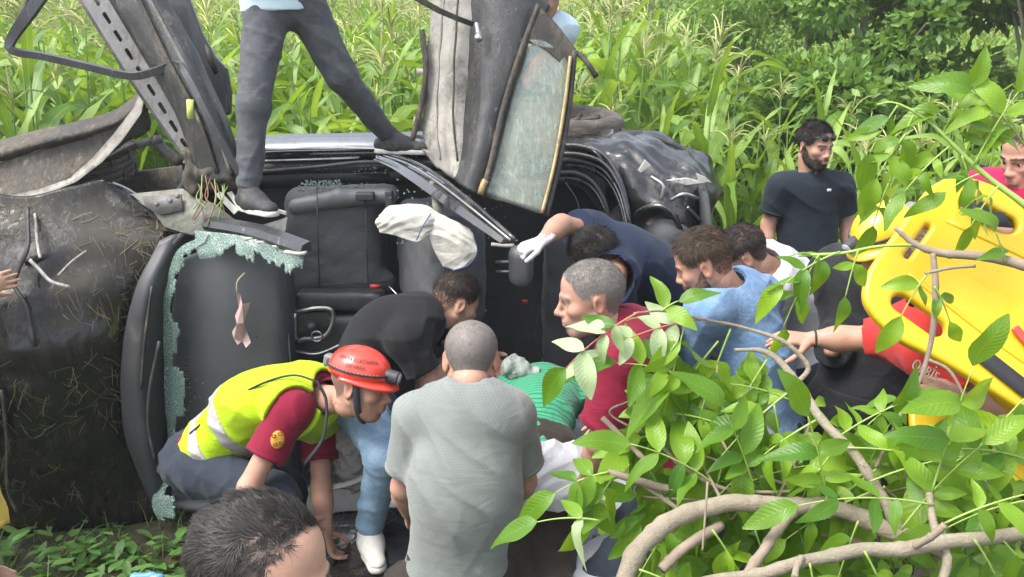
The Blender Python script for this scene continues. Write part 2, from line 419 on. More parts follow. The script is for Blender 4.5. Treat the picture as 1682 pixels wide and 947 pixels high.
def build_corn():
    spots = []
    row = 5.35
    r = np.random.default_rng(3)
    while row < 34:
        step = .24 if row < 12 else .34; half = .64 * row + 1.2
        x = -half + r.uniform(0, .2)
        while x < half:
            xx, yy = x + r.normal(0, .05), row + r.normal(0, .1)
            if not (yy < 5.95 and -2.9 < xx < 1.6) and not (xx > 1.75 + .05 * (yy - 7) and 6.9 < yy < 16) and not (1.2 < xx < 2.4 and yy < 5.5):
                spots.append((xx, yy))
            x += step * r.uniform(.75, 1.3)
        row += .46 if row < 12 else .8
    spots.sort(key=lambda p: p[1] + .12 * abs(p[0]) + (3 if abs(p[0]) > .63 * p[1] else 0))
    lm = [mesh(v, f, 'maize_leaf', u) for v, f, u in CLEAF]; tm = [mesh(v, f, 'maize_tassel') for v, f in CTAS]
    sm = [mesh(*stalk_np(c[0]), 'maize_stalk') for c in CPL]
    em = mesh(*[np.asarray(q) for q in lathe_np([(.0, 0), (.02, .02), (.026, .08), (.022, .16), (.008, .21), (0, .215)], 7)])
    kv, kf = tassel(77); km = mesh(kv * np.array([.35, .35, .25]), kf)
    for m_, mt in [(q, M_CORN) for q in lm] + [(q, M_TAS) for q in tm] + [(q, M_STALK) for q in sm] + [(em, M_EAR), (km, M_SILK)]:
        m_.materials.append(mt); m_.polygons.foreach_set('use_smooth', np.ones(len(m_.polygons), bool))
    def ob(name, me, parent, loc=(0, 0, 0), rot=(0, 0, 0), sc=1):
        o = bpy.data.objects.new(name, me); COL.objects.link(o); o.parent = parent; o.location = loc; o.rotation_euler = rot; o.scale = (sc,) * 3; return o
    far = []; tfar = []; sfar = []
    for i, (x, y) in enumerate(spots):
        k = int(r.integers(0, len(CPL))); h, lv, ti, ear, ez, ea = CPL[k]; z = float(terrain(x, y)) - .02
        rot = r.uniform(0, 6.28); sc = r.uniform(.88, 1.1) * (.80 if x > 1.5 else 1); tilt = (r.normal(0, .05), r.normal(0, .05))
        if i < 300:
            root = thing('maize_plant', 'tall green maize plant with drooping leaves in the field behind the wreck', 'maize plant', (x, y, z), 'maize plants in the field')
            root.rotation_euler = (tilt[0], tilt[1], rot); root.scale = (sc,) * 3
            ob('stalk', sm[k], root)
            for var, lz, az, ls in lv:
                ob('leaf', lm[var], root, (.008 * math.cos(az), .008 * math.sin(az), lz), (0, 0, az), ls)
            if (i * 7) % 10 < 6: ob('tassel', tm[ti], root, (.014, 0, h - .03), (0, 0, rot), 1.1)
            if ear:
                e = ob('ear', em, root, (.02 * math.cos(ea), .02 * math.sin(ea), ez), (0, R(28), ea)); ob('silk', km, e, (0, 0, .2))
        else:
            Rm = rz(rot) * sc
            for var, lz, az, ls in lv:
                v, f, u = CLEAF[var]; step = 2 if y > 9 else 1
                if y > 9:
                    keep = np.concatenate([[3 * q, 3 * q + 1, 3 * q + 2] for q in (0, 2, 4, 6, 8, 10, 12)]); vv = v[keep]; uu = u[keep]
                    ff = np.array([(q * 3 + b, q * 3 + b + 1, q * 3 + b + 4, q * 3 + b + 3) for q in range(6) for b in range(2)])
                else: vv, ff, uu = v, f, u
                far.append(((vv * ls @ rz(az).T + [0, 0, lz]) @ Rm.T + [x, y, z], ff, uu))
            tfar.append(((CTAS[ti][0] * 1.1 + [0, 0, h - .03]) @ Rm.T + [x, y, z], CTAS[ti][1], None))
            if y < 14: v, f = stalk_np(h); sfar.append((v @ Rm.T + [x, y, z], f, None))
    v, f, u = join_np(far); root = link('maize_field', mesh(v, f, uv=u), M_CORN)
    tag(root, 'mass of green maize farther back in the field', 'maize', kind='stuff')
    v, f, _ = join_np(tfar); tag(link('tassels', mesh(v, f), M_TAS, root), kind='stuff')
    v, f, _ = join_np(sfar); tag(link('stalks', mesh(v, f), M_STALK, root), kind='stuff')
def lathe_np(prof, seg):
    m = len(prof); vs = [(r * math.cos(6.2832 * i / seg), r * math.sin(6.2832 * i / seg), h) for i in range(seg) for r, h in prof]
    return vs, [(i * m + j, ((i + 1) % seg) * m + j, ((i + 1) % seg) * m + j + 1, i * m + j + 1) for i in range(seg) for j in range(m - 1)]
build_corn()

# ------------------------------------------------------------------ trees and bushes behind the field
def leafcloud(centers, rad, n, size, seed, flat=.75, droop=.3):
    """n small folded leaves spread through clumps"""
    r = np.random.default_rng(seed); C = np.asarray(centers, float); rad = np.broadcast_to(rad, len(C))
    ci = r.choice(len(C), n, p=rad ** 2.2 / np.sum(rad ** 2.2))
    d = r.normal(size=(n, 3)); d /= np.linalg.norm(d, axis=1, keepdims=True)
    P = C[ci] + d * (rad[ci] * r.uniform(.35, 1.0, n) ** .5)[:, None] * [1, 1, flat]
    a = d + r.normal(size=(n, 3)) * .8; a[:, 2] -= droop; a /= np.linalg.norm(a, axis=1, keepdims=True)
    b = np.cross(a, r.normal(size=(n, 3))); b /= np.linalg.norm(b, axis=1, keepdims=True); c = np.cross(a, b)
    s = size * r.uniform(.6, 1.3, n)[:, None]
    v = np.stack([P, P + a * s * .45 + b * s * .26 + c * s * .08, P + a * s, P + a * s * .45 - b * s * .26 + c * s * .08], 1).reshape(-1, 3)
    i = np.arange(n)[:, None] * 4
    return v, i + np.array([0, 1, 2, 3])
M_T1 = leafmat('dense_tree_leaf', (.055, .13, .02), (.20, .31, .055), .38, .5)
M_T2 = leafmat('hedge_leaf', (.07, .17, .03), (.22, .36, .07), .36, .5)
M_BARK = pm('grey_bark', (.2, .18, .14), .9, .3, 12, .6, 60)
def tree(name, label, x, y, h, rx, n, size, mat, seed, trunk=True, low=.1, group=None):
    r = np.random.default_rng(seed); z0 = float(terrain(x, y)) - .05; root = thing(name, label, 'tree' if trunk else 'bush', (x, y, z0), group)
    cl = []; rd = []
    for i in range(34):
        t = r.uniform(low, 1); a = r.uniform(0, 6.28); q = rx * math.sin(math.pi * min(1, .22 + .72 * t)) * r.uniform(.3, 1)
        cl.append((x + q * math.cos(a), y + q * math.sin(a), z0 + t * h)); rd.append(r.uniform(.18, .42) * rx)
    v, f = leafcloud(cl, np.array(rd), n, size, seed)
    link('crown', mesh(v, f), mat, root)
    link('trunk', tube([(x, y, z0), (x + .06, y, z0 + h * .35), (x - .03, y + .05, z0 + h * .8)], .07 if trunk else .03, 10, 8, [1.2, .8, .3]), M_BARK, root)
    for i in range(0, 12, 1):
        c = cl[i]; zt = z0 + max(.1, (c[2] - z0) * .55)
        link('limb', tube([(x, y, zt), ((x + c[0]) / 2, (y + c[1]) / 2, (zt + c[2]) / 2 + .1), c], .025 if trunk else .014, 8, 5, [1, .7, .3]), M_BARK, root)
tree('broadleaf_tree', 'dense dark green tree filling the upper right corner behind the maize', 4.75, 8.3, 3.6, 1.5, 20000, .12, M_T1, 1)
tree('broadleaf_tree', 'bushy tree with pale yellow-green leaves left of the dark corner tree', 3.25, 8.5, 3.2, 1.05, 15000, .105, M_T2, 2)
tree('broadleaf_tree', 'dark tree beyond the right edge of the photograph', 7.0, 8.6, 4.2, 1.6, 8000, .14, M_T1, 3)
for i, (x, y, h, q, lb) in enumerate([(2.35, 9.3, 2.55, 1.0, 'rounded vine-covered green bush right of the field, nearest the middle'), (3.4, 10.6, 3.2, 1.3, 'rounded green bush behind the pale tree at right'),
                                      (1.5, 14.5, 2.9, 1.2, 'low green bush rising out of the maize at the upper middle')]):
    tree('bush', lb, x, y, h, q, 15000, .07, M_T2, 10 + i, False, .05, 'bushes at the edge of the field')
for i in range(7):
    x = -26 + i * 8.5
    tree('broadleaf_tree', 'far tree in the row beyond the maize field', x, 37 + 2 * math.sin(i * 2.1), 6.5 + i % 3, 4.4, 5200, .55, M_T1, 30 + i, True, .03, 'far trees beyond the field')

# ------------------------------------------------------------------ plants and litter on the ground
def leaf_np(L, W, curl=.25, ns=6, fold=.2, asym=0, bend=.0):
    """one leaflet lying along +x, three points across"""
    s = np.linspace(0, 1, ns + 1); wv = W * .5 * np.clip(np.sin(math.pi * s ** .8), .03, 1) ** .75
    x = L * s; z = -curl * L * s ** 2 + .04 * L * np.sin(s * 7 + asym); y0 = bend * L * s ** 2
    vs = []; uv = []
    for i in range(ns + 1):
        for k, e in ((-1, 0), (-.5, .25), (0, .5), (.5, .75), (1, 1)):
            vs.append((x[i], y0[i] + k * wv[i], z[i] + wv[i] * (abs(k) * fold + .10 * math.sin(5 * k + i * 1.3 + asym) * abs(k)))); uv.append((e, s[i]))
    F = [(i * 5 + k, i * 5 + k + 5, i * 5 + k + 6, i * 5 + k + 1) for i in range(ns) for k in range(4)]
    return np.array(vs), np.array(F), np.array(uv)
M_WEED = leafmat('ground_plant_leaf', (.05, .13, .025), (.13, .26, .06), .3, .5, 'feather')
M_GRASS = leafmat('dry_and_green_grass', (.08, .15, .03), (.25, .24, .10), .3, .6)
def rot3(r):
    q = r.normal(size=4); q /= np.linalg.norm(q); w_, x, y, z = q
    return np.array([[1 - 2 * (y * y + z * z), 2 * (x * y - z * w_), 2 * (x * z + y * w_)], [2 * (x * y + z * w_), 1 - 2 * (x * x + z * z), 2 * (y * z - x * w_)], [2 * (x * z - y * w_), 2 * (y * z + x * w_), 1 - 2 * (x * x + y * y)]])
def build_litter():
    r = np.random.default_rng(5); parts = []; grass = []; stems = []
    base = [leaf_np(1, .42, .2 + .1 * k, 5, .2, k) for k in range(4)]
    def leafat(x, y, z, s, az, pitch):
        v, f, u = base[int(r.integers(0, 4))]; c, q = math.cos(pitch), math.sin(pitch)
        vv = v * s @ np.array([[c, 0, -q], [0, 1, 0], [q, 0, c]]).T.T
        vv = (v * s) @ np.array([[c, 0, q], [0, 1, 0], [-q, 0, c]])
        parts.append((vv @ rz(az).T + [x, y, z], f, u))
    n = 0
    while n < 620:
        x, y = r.uniform(-2.9, 3.2), r.uniform(1.3, 4.2)
        if -1.0 < x < 1.2 and y > 2.6 and r.random() < .75: continue
        z0 = float(terrain(x, y)); n += 1; az = r.uniform(0, 6.28); hh = r.uniform(.02, .22); L = r.uniform(.12, .3)
        P = np.array([[x, y, z0], [x + .5 * L * math.cos(az), y + .5 * L * math.sin(az), z0 + hh], [x + L * math.cos(az), y + L * math.sin(az), z0 + hh * .8]])
        v, f = strip(crom(P, 5), .005); stems.append((v, f, None))
        for k in range(r.integers(3, 7)):
            t = (k + 1) / 6; p = P[0] * (1 - t) ** 2 + 2 * P[1] * t * (1 - t) + P[2] * t * t
            leafat(*p, r.uniform(.05, .12), az + (1 if k % 2 else -1) * r.uniform(.5, 1.2), r.uniform(-.4, .5))
    for i in range(900):
        x, y = r.uniform(-2.7, -.75), r.uniform(1.9, 3.75); z0 = float(terrain(x, y)) + r.uniform(.0, .10); leafat(x, y, z0, r.uniform(.06, .13), r.uniform(0, 6.28), r.uniform(-.5, .6))
    for i in range(5200):
        x, y = r.uniform(-3.2, 3.6), r.uniform(1.2, 5.5); z0 = float(terrain(x, y)); L = r.uniform(.06, .24); az = r.uniform(0, 6.28); lay = r.uniform(.1, 1.3)
        P = [[x, y, z0 - .01], [x + .4 * L * math.cos(az) * lay, y + .4 * L * math.sin(az) * lay, z0 + L * .5 / (.6 + lay)], [x + L * math.cos(az) * lay, y + L * math.sin(az) * lay, z0 + L * .55 / (.6 + lay)]]
        v, f = strip(crom(P, 4), [.006, .006, .004, .001]); grass.append((v, f, None))
    v, f, u = join_np(parts); tag(link('ground_plants', mesh(v, f, uv=u), M_WEED), 'low leafy green plants and torn leaves covering the ground', 'ground cover', kind='stuff')
    v, f, _ = join_np(grass); tag(link('trampled_grass', mesh(v, f), M_GRASS), 'short trampled green and dry grass around the wreck', 'grass', kind='stuff')
    v, f, _ = join_np(stems); tag(link('plant_stems', mesh(v, f), M_STALK), 'thin green stems lying over the ground', 'ground cover', kind='stuff')
build_litter()
# ------------------------------------------------------------------ smooth solid modelling (distance fields turned into meshes)
class Field:
    def __init__(s): s.ops = []
    def _add(s, fn, lo, hi, k, mode): s.ops.append((fn, np.asarray(lo, float), np.asarray(hi, float), k, mode)); return s
    def cap(s, a, b, ra, rb=None, k=.02, mode='u', flat=False, flata=False, side=None, ratio=1.0):
        """tapered rod; side/ratio give an oval section (ratio = depth / width)"""
        a = np.array(tuple(a), float); b = np.array(tuple(b), float); rb = ra if rb is None else rb; d = b - a; L = np.linalg.norm(d) + 1e-9; d = d / L
        if side is not None:
            sv = np.array(tuple(side), float); sv -= d * (sv @ d); sv /= np.linalg.norm(sv) + 1e-9; qv = np.cross(d, sv)
        def fn(P):
            p = P - a; t = p @ d; tc = np.clip(t, 0, L); rr = ra + (rb - ra) * tc / L
            if side is None:
                v = p - t[..., None] * d; r2 = (v * v).sum(-1)
            else: r2 = (p @ sv) ** 2 + ((p @ qv) / ratio) ** 2
            e = t - tc
            if flat: e = np.where(e > 0, 0, e)
            if flata: e = np.where(e < 0, 0, e)
            f = np.sqrt(r2 + e * e) - rr
            if side is not None and ratio < 1: f = f * (ratio * .5 + .5)
            if flat: f = np.maximum(f, t - L)
            if flata: f = np.maximum(f, -t)
            return f
        m = max(ra, rb); return s._add(fn, np.minimum(a, b) - m, np.maximum(a, b) + m, k, mode)
    def ell(s, c, r, rot=None, k=.02, mode='u'):
        c = np.array(tuple(c), float); r = np.array(r if np.ndim(r) else (r, r, r), float); Q = np.eye(3) if rot is None else np.array(rot, float)
        def fn(P):
            p = (P - c) @ Q; k0 = np.sqrt(((p / r) ** 2).sum(-1)); k1 = np.sqrt(((p / r ** 2) ** 2).sum(-1)) + 1e-9; return k0 * (k0 - 1) / k1
        return s._add(fn, c - r.max(), c + r.max(), k, mode)
    def box(s, c, half, rr=.01, rot=None, k=.005, mode='u'):
        c = np.array(tuple(c), float); hf = np.array(half, float); Q = np.eye(3) if rot is None else np.array(rot, float)
        def fn(P):
            q = np.abs((P - c) @ Q) - hf + rr; return np.sqrt((np.maximum(q, 0) ** 2).sum(-1)) + np.minimum(q.max(-1), 0) - rr
        m = np.linalg.norm(hf) if rot is not None else hf; return s._add(fn, c - m, c + m, k, mode)
    def cut(s, p, n):
        p = np.array(tuple(p), float); n = np.array(tuple(n), float); n /= np.linalg.norm(n)
        return s._add(lambda P: (P - p) @ n, None, None, 0, 'cut') if False else s.ops.append((lambda P: (P - p) @ n, None, None, 0, 'i')) or s
    def disp(s, fn): s.ops.append((fn, None, None, 0, 'd')); return s
    def mesh_np(s, h, bounds=None):
        if bounds is None:
            lo = np.min([o[1] - o[3] for o in s.ops if o[4] == 'u'], 0); hi = np.max([o[2] + o[3] for o in s.ops if o[4] == 'u'], 0)
        else: lo, hi = map(np.array, bounds)
        lo = lo - 2.5 * h; n = np.ceil((hi + 2.5 * h - lo) / h).astype(int) + 1
        ax = [lo[i] + h * np.arange(n[i]) for i in range(3)]; F = np.full(n, 1.0, np.float64)
        for fn, a, b, k, mode in s.ops:
            if a is None: sl = tuple(slice(0, q) for q in n)
            else:
                m = k + 3 * h; i0 = np.clip(((a - m - lo) / h).astype(int), 0, n); i1 = np.clip(((b + m - lo) / h).astype(int) + 2, 0, n)
                if np.any(i1 <= i0): continue
                sl = tuple(slice(p, q) for p, q in zip(i0, i1))
            G = F[sl]
            if mode == 'd':
                near = np.abs(G) < .026; P = np.stack([x[near] for x in np.meshgrid(*[ax[i][sl[i]] for i in range(3)], indexing='ij')], -1); G[near] += fn(P); continue
            P = np.stack(np.meshgrid(*[ax[i][sl[i]] for i in range(3)], indexing='ij'), -1); D = fn(P)
            if mode == 'u':
                if k > 0: hh = np.clip(.5 + .5 * (D - G) / k, 0, 1); F[sl] = D + (G - D) * hh - k * hh * (1 - hh)
                else: F[sl] = np.minimum(G, D)
            elif mode == 's':
                D = -D
                if k > 0: hh = np.clip(.5 - .5 * (D - G) / k, 0, 1); F[sl] = D + (G - D) * hh + k * hh * (1 - hh)
                else: F[sl] = np.maximum(G, D)
            elif mode == 'i': F[sl] = np.maximum(G, D)
        return nets(F, lo, h)
    def mesh(s, h, **kw): v, f = s.mesh_np(h, **kw); return mesh(v, f)
_COR = np.array([(i, j, k) for i in (0, 1) for j in (0, 1) for k in (0, 1)])
_EDG = [(a, b) for a in range(8) for b in range(a + 1, 8) if np.abs(_COR[a] - _COR[b]).sum() == 1]
def nets(F, lo, h):
    S = F < 0; n = np.array(F.shape); cnt = np.zeros(n - 1, np.int8)
    for c in _COR: cnt += S[c[0]:n[0] - 1 + c[0], c[1]:n[1] - 1 + c[1], c[2]:n[2] - 1 + c[2]]
    mixed = (cnt > 0) & (cnt < 8); ijk = np.argwhere(mixed); idx = np.full(n - 1, -1, np.int64); idx[mixed] = np.arange(len(ijk))
    vals = np.stack([F[tuple((ijk + c).T)] for c in _COR], -1); acc = np.zeros((len(ijk), 3)); num = np.zeros(len(ijk))
    for a, b in _EDG:
        m = (vals[:, a] < 0) != (vals[:, b] < 0); t = vals[m, a] / (vals[m, a] - vals[m, b])
        acc[m] += _COR[a] + t[:, None] * (_COR[b] - _COR[a]); num[m] += 1
    verts = lo + h * (ijk + acc / num[:, None]); quads = []
    for ax in range(3):
        u, v = (ax + 1) % 3, (ax + 2) % 3
        s0 = [slice(1, -1)] * 3; s1 = [slice(1, -1)] * 3; s0[ax] = slice(0, -1); s1[ax] = slice(1, None)
        A_ = S[tuple(s0)]; B_ = S[tuple(s1)]; e = np.argwhere(A_ != B_)
        if not len(e): continue
        inside = A_[tuple(e.T)]; off = np.ones(3, int); off[ax] = 0; g = e + off
        def cell(du, dv):
            q = g.copy(); q[:, u] += du; q[:, v] += dv; return idx[tuple(q.T)]
        Q = np.stack([cell(-1, -1), cell(0, -1), cell(0, 0), cell(-1, 0)], -1); Q[~inside] = Q[~inside][:, ::-1]; quads.append(Q)
    Q = np.concatenate(quads); return verts, Q[(Q >= 0).all(1)]
def unit(v): v = np.array(tuple(v), float); return v / (np.linalg.norm(v) + 1e-9)
def folds(amp, freq, seed): return lambda P: wob(P, amp, freq, seed, 4) + .5 * amp * (1 - 2 * np.abs(np.sin(wob(P, 2.2, freq * .7, seed + 9, 3))))
def creases(amp, seed, axis=None, n=6, k0=42, k1=62):
    """cloth folds: bundles of ridges that come and go, lying mostly across the given axis"""
    def fn(P):
        r = np.random.default_rng(seed); o = wob(P, amp * .45, 9, seed, 3)
        for i in range(n):
            k = r.normal(size=3)
            if axis is not None: a = unit(axis); k = k * .45 + a * r.choice([-1, 1]) * r.uniform(.3, 1.2)
            k = unit(k) * r.uniform(k0, k1); ph = P @ k + r.uniform(0, 6) + wob(P, 1.5, 8, seed + i, 3)
            m = np.clip(wob(P, 1.3, 4.5, seed + 20 + i, 3) - .25, 0, 1); o = o - amp * 1.5 * m * (1 - np.abs(np.sin(ph * .5))) ** 2
        return o
    return fn

# ------------------------------------------------------------------ the wrecked car, on its left side, roof torn away towards us
MUD = (.115, .09, .06)
M_PAINT = pm('black_car_paint', (.012, .012, .014), .16, .2, 4, .15, 14, .01, coat=1.0, dirt=((.06, .052, .035), .34, 5))
def hood_mat():
    b = NB('muddy_black_bonnet')
    st = b.stretch((9, 9, 2.0), (0, .6, 0)); big = b.noise(1.7, 8, .7, dist=.8); fine = b.noise(3, 10, .8, st, dist=1.2)
    m = b.ramp(b.math('MULTIPLY_ADD', big, .6, b.math('MULTIPLY', fine, .5)), [(.49, (0, 0, 0)), (.58, (1, 1, 1))])
    fib = b.ramp(b.noise(1, 6, .8, b.stretch((130, 130, 14), (.2, .75, .1)), dist=.8), [(.60, (0, 0, 0)), (.68, (1, 1, 1))])
    fib2 = b.ramp(b.noise(1, 6, .8, b.stretch((20, 90, 130), (.4, .2, .3)), dist=.8), [(.62, (0, 0, 0)), (.7, (1, 1, 1))])
    c = b.mix(m, (.006, .006, .007), b.ramp(b.noise(12, 8, .75), [(.3, (.006, .006, .005)), (.55, (.014, .0115, .007)), (.78, (.05, .04, .021))]))
    c = b.mix(b.math('MULTIPLY', b.math('MULTIPLY', b.math('MAXIMUM', fib, fib2), m), .55), c, (.22, .19, .13))
    b.set(**{'Base Color': c, 'Roughness': b.math('MULTIPLY_ADD', m, .4, .07), 'Coat Weight': b.math('SUBTRACT', .45, b.math('MULTIPLY', m, .42)), 'Specular IOR Level': .25, 'Normal': b.bump(b.math('ADD', b.math('MULTIPLY', m, b.noise(60, 8, .75, st)), b.math('MULTIPLY', fine, .3)), .32, .006)})
    return b.m
M_HOOD = hood_mat()
M_PLAS = pm('black_plastic', (.034, .035, .038), .5, .2, 12, .2, 200, .001, dirt=((.10, .088, .07), .12, 7))
M_DASH = pm('dark_dashboard', (.06, .063, .067), .62, .15, 6, .25, 400, .0008, dirt=((.12, .11, .09), .08, 14))
M_SEAT = cloth('charcoal_seat_fabric', (.085, .088, .095), 700, .6)
M_LEATH = pm('charcoal_seat_side', (.095, .098, .105), .5, .15, 8, .2, 60, dirt=((.14, .13, .11), .12, 9))
M_RUB = pm('black_rubber', (.02, .02, .021), .6, .2, 10, .3, 80, dirt=((.13, .105, .075), .3, 9))
M_TYRE = grime('muddy_tyre', (.05, .046, .042), (.17, .145, .11), .6, .85, 0, (8, 8, 40), (0, 0, 0), (.3, .27, .22), .7)
M_TRIMMUD = grime('beige_door_lining_with_mud', (.37, .35, .31), (.15, .135, .11), .42, .7, 0, (7, 7, 5), (.3, .6, .2), (.54, .52, .48), .8)
M_SHELLMUD = grime('mud_caked_dark_metal', (.035, .032, .028), (.17, .14, .10), .56, .55, 0, (30, 30, 6), (0, .5, 0), (.34, .30, .24), .8)
M_DOORM = grime('scratched_dark_door_metal', (.024, .0235, .023), (.105, .097, .083), .36, .35, .3, (26, 22, 12), (.4, .8, .2), (.34, .32, .29), .7)
M_GREY = grime('bare_grey_metal', (.15, .148, .145), (.11, .095, .07), .45, .5)
M_PALE = grime('torn_pale_metal', (.27, .25, .22), (.14, .115, .08), .4, .6)
M_GREEN_G = grime('grey_green_primer', (.19, .195, .16), (.12, .10, .07), .45, .65)
M_WHITEP = grime('dirty_white_plastic', (.40, .39, .36), (.2, .175, .14), .35, .5)
M_CHROME = pm('dull_chrome', (.42, .42, .42), .3, .15, 10, metal=.9, dirt=((.12, .11, .09), .2, 12))
M_BAG = cloth('white_airbag_cloth', (.46, .45, .41), 500, .7, .06, .8, fade=((.5, .47, .4), 5))
M_SEAM = pm('navy_airbag_stitching', (.1, .13, .25), .8)
M_GOLD = pm('muddy_gold_window_seal', (.42, .32, .14), .4, .3, 30, metal=.35, dirt=((.14, .11, .07), .35, 14))
M_STEELB = grime('blue_grey_panel', (.035, .037, .042), (.12, .105, .085), .14, .35, .3)
M_CARPET = pm('dark_carpet', (.045, .048, .052), .95, .2, 20, .5, 200)
def glassmat(name, tint, crack, alpha, mud=0.0, scale=70):
    b = NB(name); vo = b.node('ShaderNodeTexVoronoi', feature='DISTANCE_TO_EDGE'); vo.inputs['Scale'].default_value = scale; b.L(b.co, vo.inputs['Vector'])
    vc = b.node('ShaderNodeTexVoronoi'); vc.inputs['Scale'].default_value = scale; b.L(b.co, vc.inputs['Vector'])
    ln = b.ramp(vo.outputs['Distance'], [(0, (1, 1, 1)), (.05, (0, 0, 0))])
    c = b.mix(ln, b.mix(b.math('MULTIPLY', vc.outputs['Distance'], .9), tint, mul(tint, .6)), crack)
    md = b.ramp(b.noise(6, 8, .75, b.stretch((3, 3, .5)), dist=1), [(.62 - .4 * mud, (0, 0, 0)), (.85 - .3 * mud, (1, 1, 1))])
    if mud: c = b.mix(b.math('MULTIPLY', md, .8), c, (.22, .2, .14))
    al = b.math('MULTIPLY_ADD', ln, .3, alpha); al = b.math('MINIMUM', b.math('ADD', al, b.math('MULTIPLY', md, .5)), 1) if mud else al
    b.set(**{'Base Color': c, 'Roughness': .18, 'Alpha': al, 'Normal': b.bump(vc.outputs['Distance'], .5, .003), 'Coat Weight': .5})
    return b.m
M_SHARD = glassmat('shattered_windscreen', (.17, .27, .23), (.48, .64, .56), .42, .25, 80)
def door_glass():
    b = NB('muddy_scratched_door_glass')
    st = b.stretch((60, 60, 3), (0, .2, 0)); sc_ = b.ramp(b.noise(1, 6, .8, st), [(.5, (0, 0, 0)), (.72, (1, 1, 1))])
    md = b.ramp(b.noise(5, 9, .78, dist=.8), [(.36, (0, 0, 0)), (.64, (1, 1, 1))]); sp = b.ramp(b.noise(160, 3, .7), [(.55, (0, 0, 0)), (.7, (1, 1, 1))])
    c = b.mix(md, (.25, .33, .28), (.33, .32, .26)); c = b.mix(b.math('MULTIPLY', sc_, .6), c, (.55, .66, .57)); c = b.mix(b.math('MULTIPLY', sp, .4), c, (.12, .11, .07))
    al = b.math('MINIMUM', b.math('ADD', b.math('MULTIPLY_ADD', md, .4, .36), b.math('MULTIPLY', sc_, .25)), 1)
    b.set(**{'Base Color': c, 'Roughness': b.math('MULTIPLY_ADD', md, .4, .15), 'Alpha': al, 'Coat Weight': .4, 'Normal': b.bump(b.noise(50, 6, .7), .25, .003)}); return b.m
M_DGLASS = door_glass()

car = thing('wrecked_car', 'crushed black car lying on its side with roof torn off and doors folded up', 'car', (-.4, 4.4, 0))
def cp(name, me, mat, par=None, **kw): return link(name, me, mat, par or car, **kw)
def rows(*rs): return [[A(*p) for p in r] for r in rs]

# bonnet: one large sheet, bulged, creased across the upper corner
hood = cp('bonnet', patch(rows(
    [(-190, 335, 4.08), (-60, 316, 4.05), (40, 322, 4.02), (120, 308, 4.08), (175, 300, 4.14), (238, 345, 4.16)],
    [(-190, 420, 3.85), (-70, 400, 3.86), (30, 395, 3.9), (110, 380, 3.95), (190, 362, 4.02), (272, 372, 4.05)],
    [(-190, 520, 3.78), (-70, 500, 3.72), (30, 480, 3.74), (105, 440, 3.86), (180, 425, 3.9), (262, 410, 3.96)],
    [(-190, 640, 3.75), (-70, 620, 3.68), (30, 600, 3.66), (105, 570, 3.72), (170, 550, 3.80), (232, 520, 3.92)],
    [(-190, 760, 3.78), (-70, 750, 3.7), (30, 740, 3.68), (110, 720, 3.72), (175, 700, 3.8), (225, 690, 3.9)],
    [(-190, 880, 3.84), (-70, 880, 3.8), (30, 874, 3.8), (110, 868, 3.82), (190, 862, 3.86), (262, 850, 3.92)]), 70, 70, .010, 5, 2, crease=.014), M_HOOD)
solid(hood, .012)
cp('bonnet_crease', sweep([A(40, 430, 3.8), A(110, 412, 3.9), A(180, 372, 4.0), A(245, 352, 4.08)], circ(.018, 8, .007), 20, (0, 1, 0)), M_HOOD)
# wing at the upper corner (smooth, mirrors the sky)
solid(cp('front_wing', patch(rows([(130, 296, 4.28), (180, 298, 4.26), (225, 318, 4.26), (262, 345, 4.24)], [(150, 360, 4.06), (190, 352, 4.07), (232, 348, 4.12), (268, 352, 4.16)], [(165, 395, 3.98), (205, 380, 3.99), (245, 368, 4.04), (275, 366, 4.08)]), 20, 20, .004, 9, 3), M_PAINT), .004)
# cowl, scuttle grille and wiper between bonnet and windscreen
solid(cp('scuttle_panel', patch(rows([(262, 395, 3.93), (285, 385, 3.95), (305, 383, 3.98)], [(222, 480, 3.83), (248, 470, 3.82), (282, 440, 3.93)], [(202, 580, 3.80), (236, 575, 3.78), (268, 570, 3.92)], [(202, 690, 3.80), (240, 690, 3.78), (272, 690, 3.92)], [(225, 770, 3.83), (252, 770, 3.80), (276, 770, 3.92)], [(262, 850, 3.9), (275, 850, 3.9), (285, 850, 3.93)]), 40, 12, .003, 12, 4), M_PLAS), .012)
cp('wiper_arm', sweep([A(262, 560, 3.76), A(246, 640, 3.74), A(244, 700, 3.74), A(256, 760, 3.76)], rect(.007, .004), 16, (0, 1, 0)), M_RUB)
cp('wiper_blade', sweep([A(250, 470, 3.79), A(238, 560, 3.75), A(232, 640, 3.74)], rect(.005, .008), 14, (0, 1, 0)), M_RUB)
# shattered windscreen left along its frame
def jag(seed, lo=.45, hi=1.0):
    r = np.random.default_rng(seed); m_ = (lo + hi) / 2; ks = m_ + np.interp(np.arange(80), np.sort(r.uniform(0, 80, 16)), r.uniform(lo - m_, hi - m_, 16)) + np.repeat(r.uniform(-.12, .12, 40), 2); return lambda u, v: v < ks[int(u * 79)]
solid(cp('windscreen_glass', patch(rows([(345, 385, 3.86), (335, 402, 3.84), (330, 420, 3.82)], [(292, 410, 3.88), (302, 425, 3.86), (322, 440, 3.85)], [(272, 480, 3.88), (284, 485, 3.86), (305, 490, 3.84)], [(268, 560, 3.88), (284, 560, 3.86), (304, 562, 3.84)], [(270, 650, 3.88), (285, 650, 3.86), (304, 650, 3.84)], [(276, 720, 3.88), (286, 720, 3.86), (306, 720, 3.84)], [(262, 790, 3.86), (278, 790, 3.83), (298, 790, 3.8)], [(248, 825, 3.82), (268, 830, 3.78), (290, 828, 3.76)], [(258, 852, 3.8), (278, 858, 3.76), (300, 862, 3.74)]), 130, 16, .005, 20, 5, jag(1, .25, 1.05)), M_SHARD), .005)
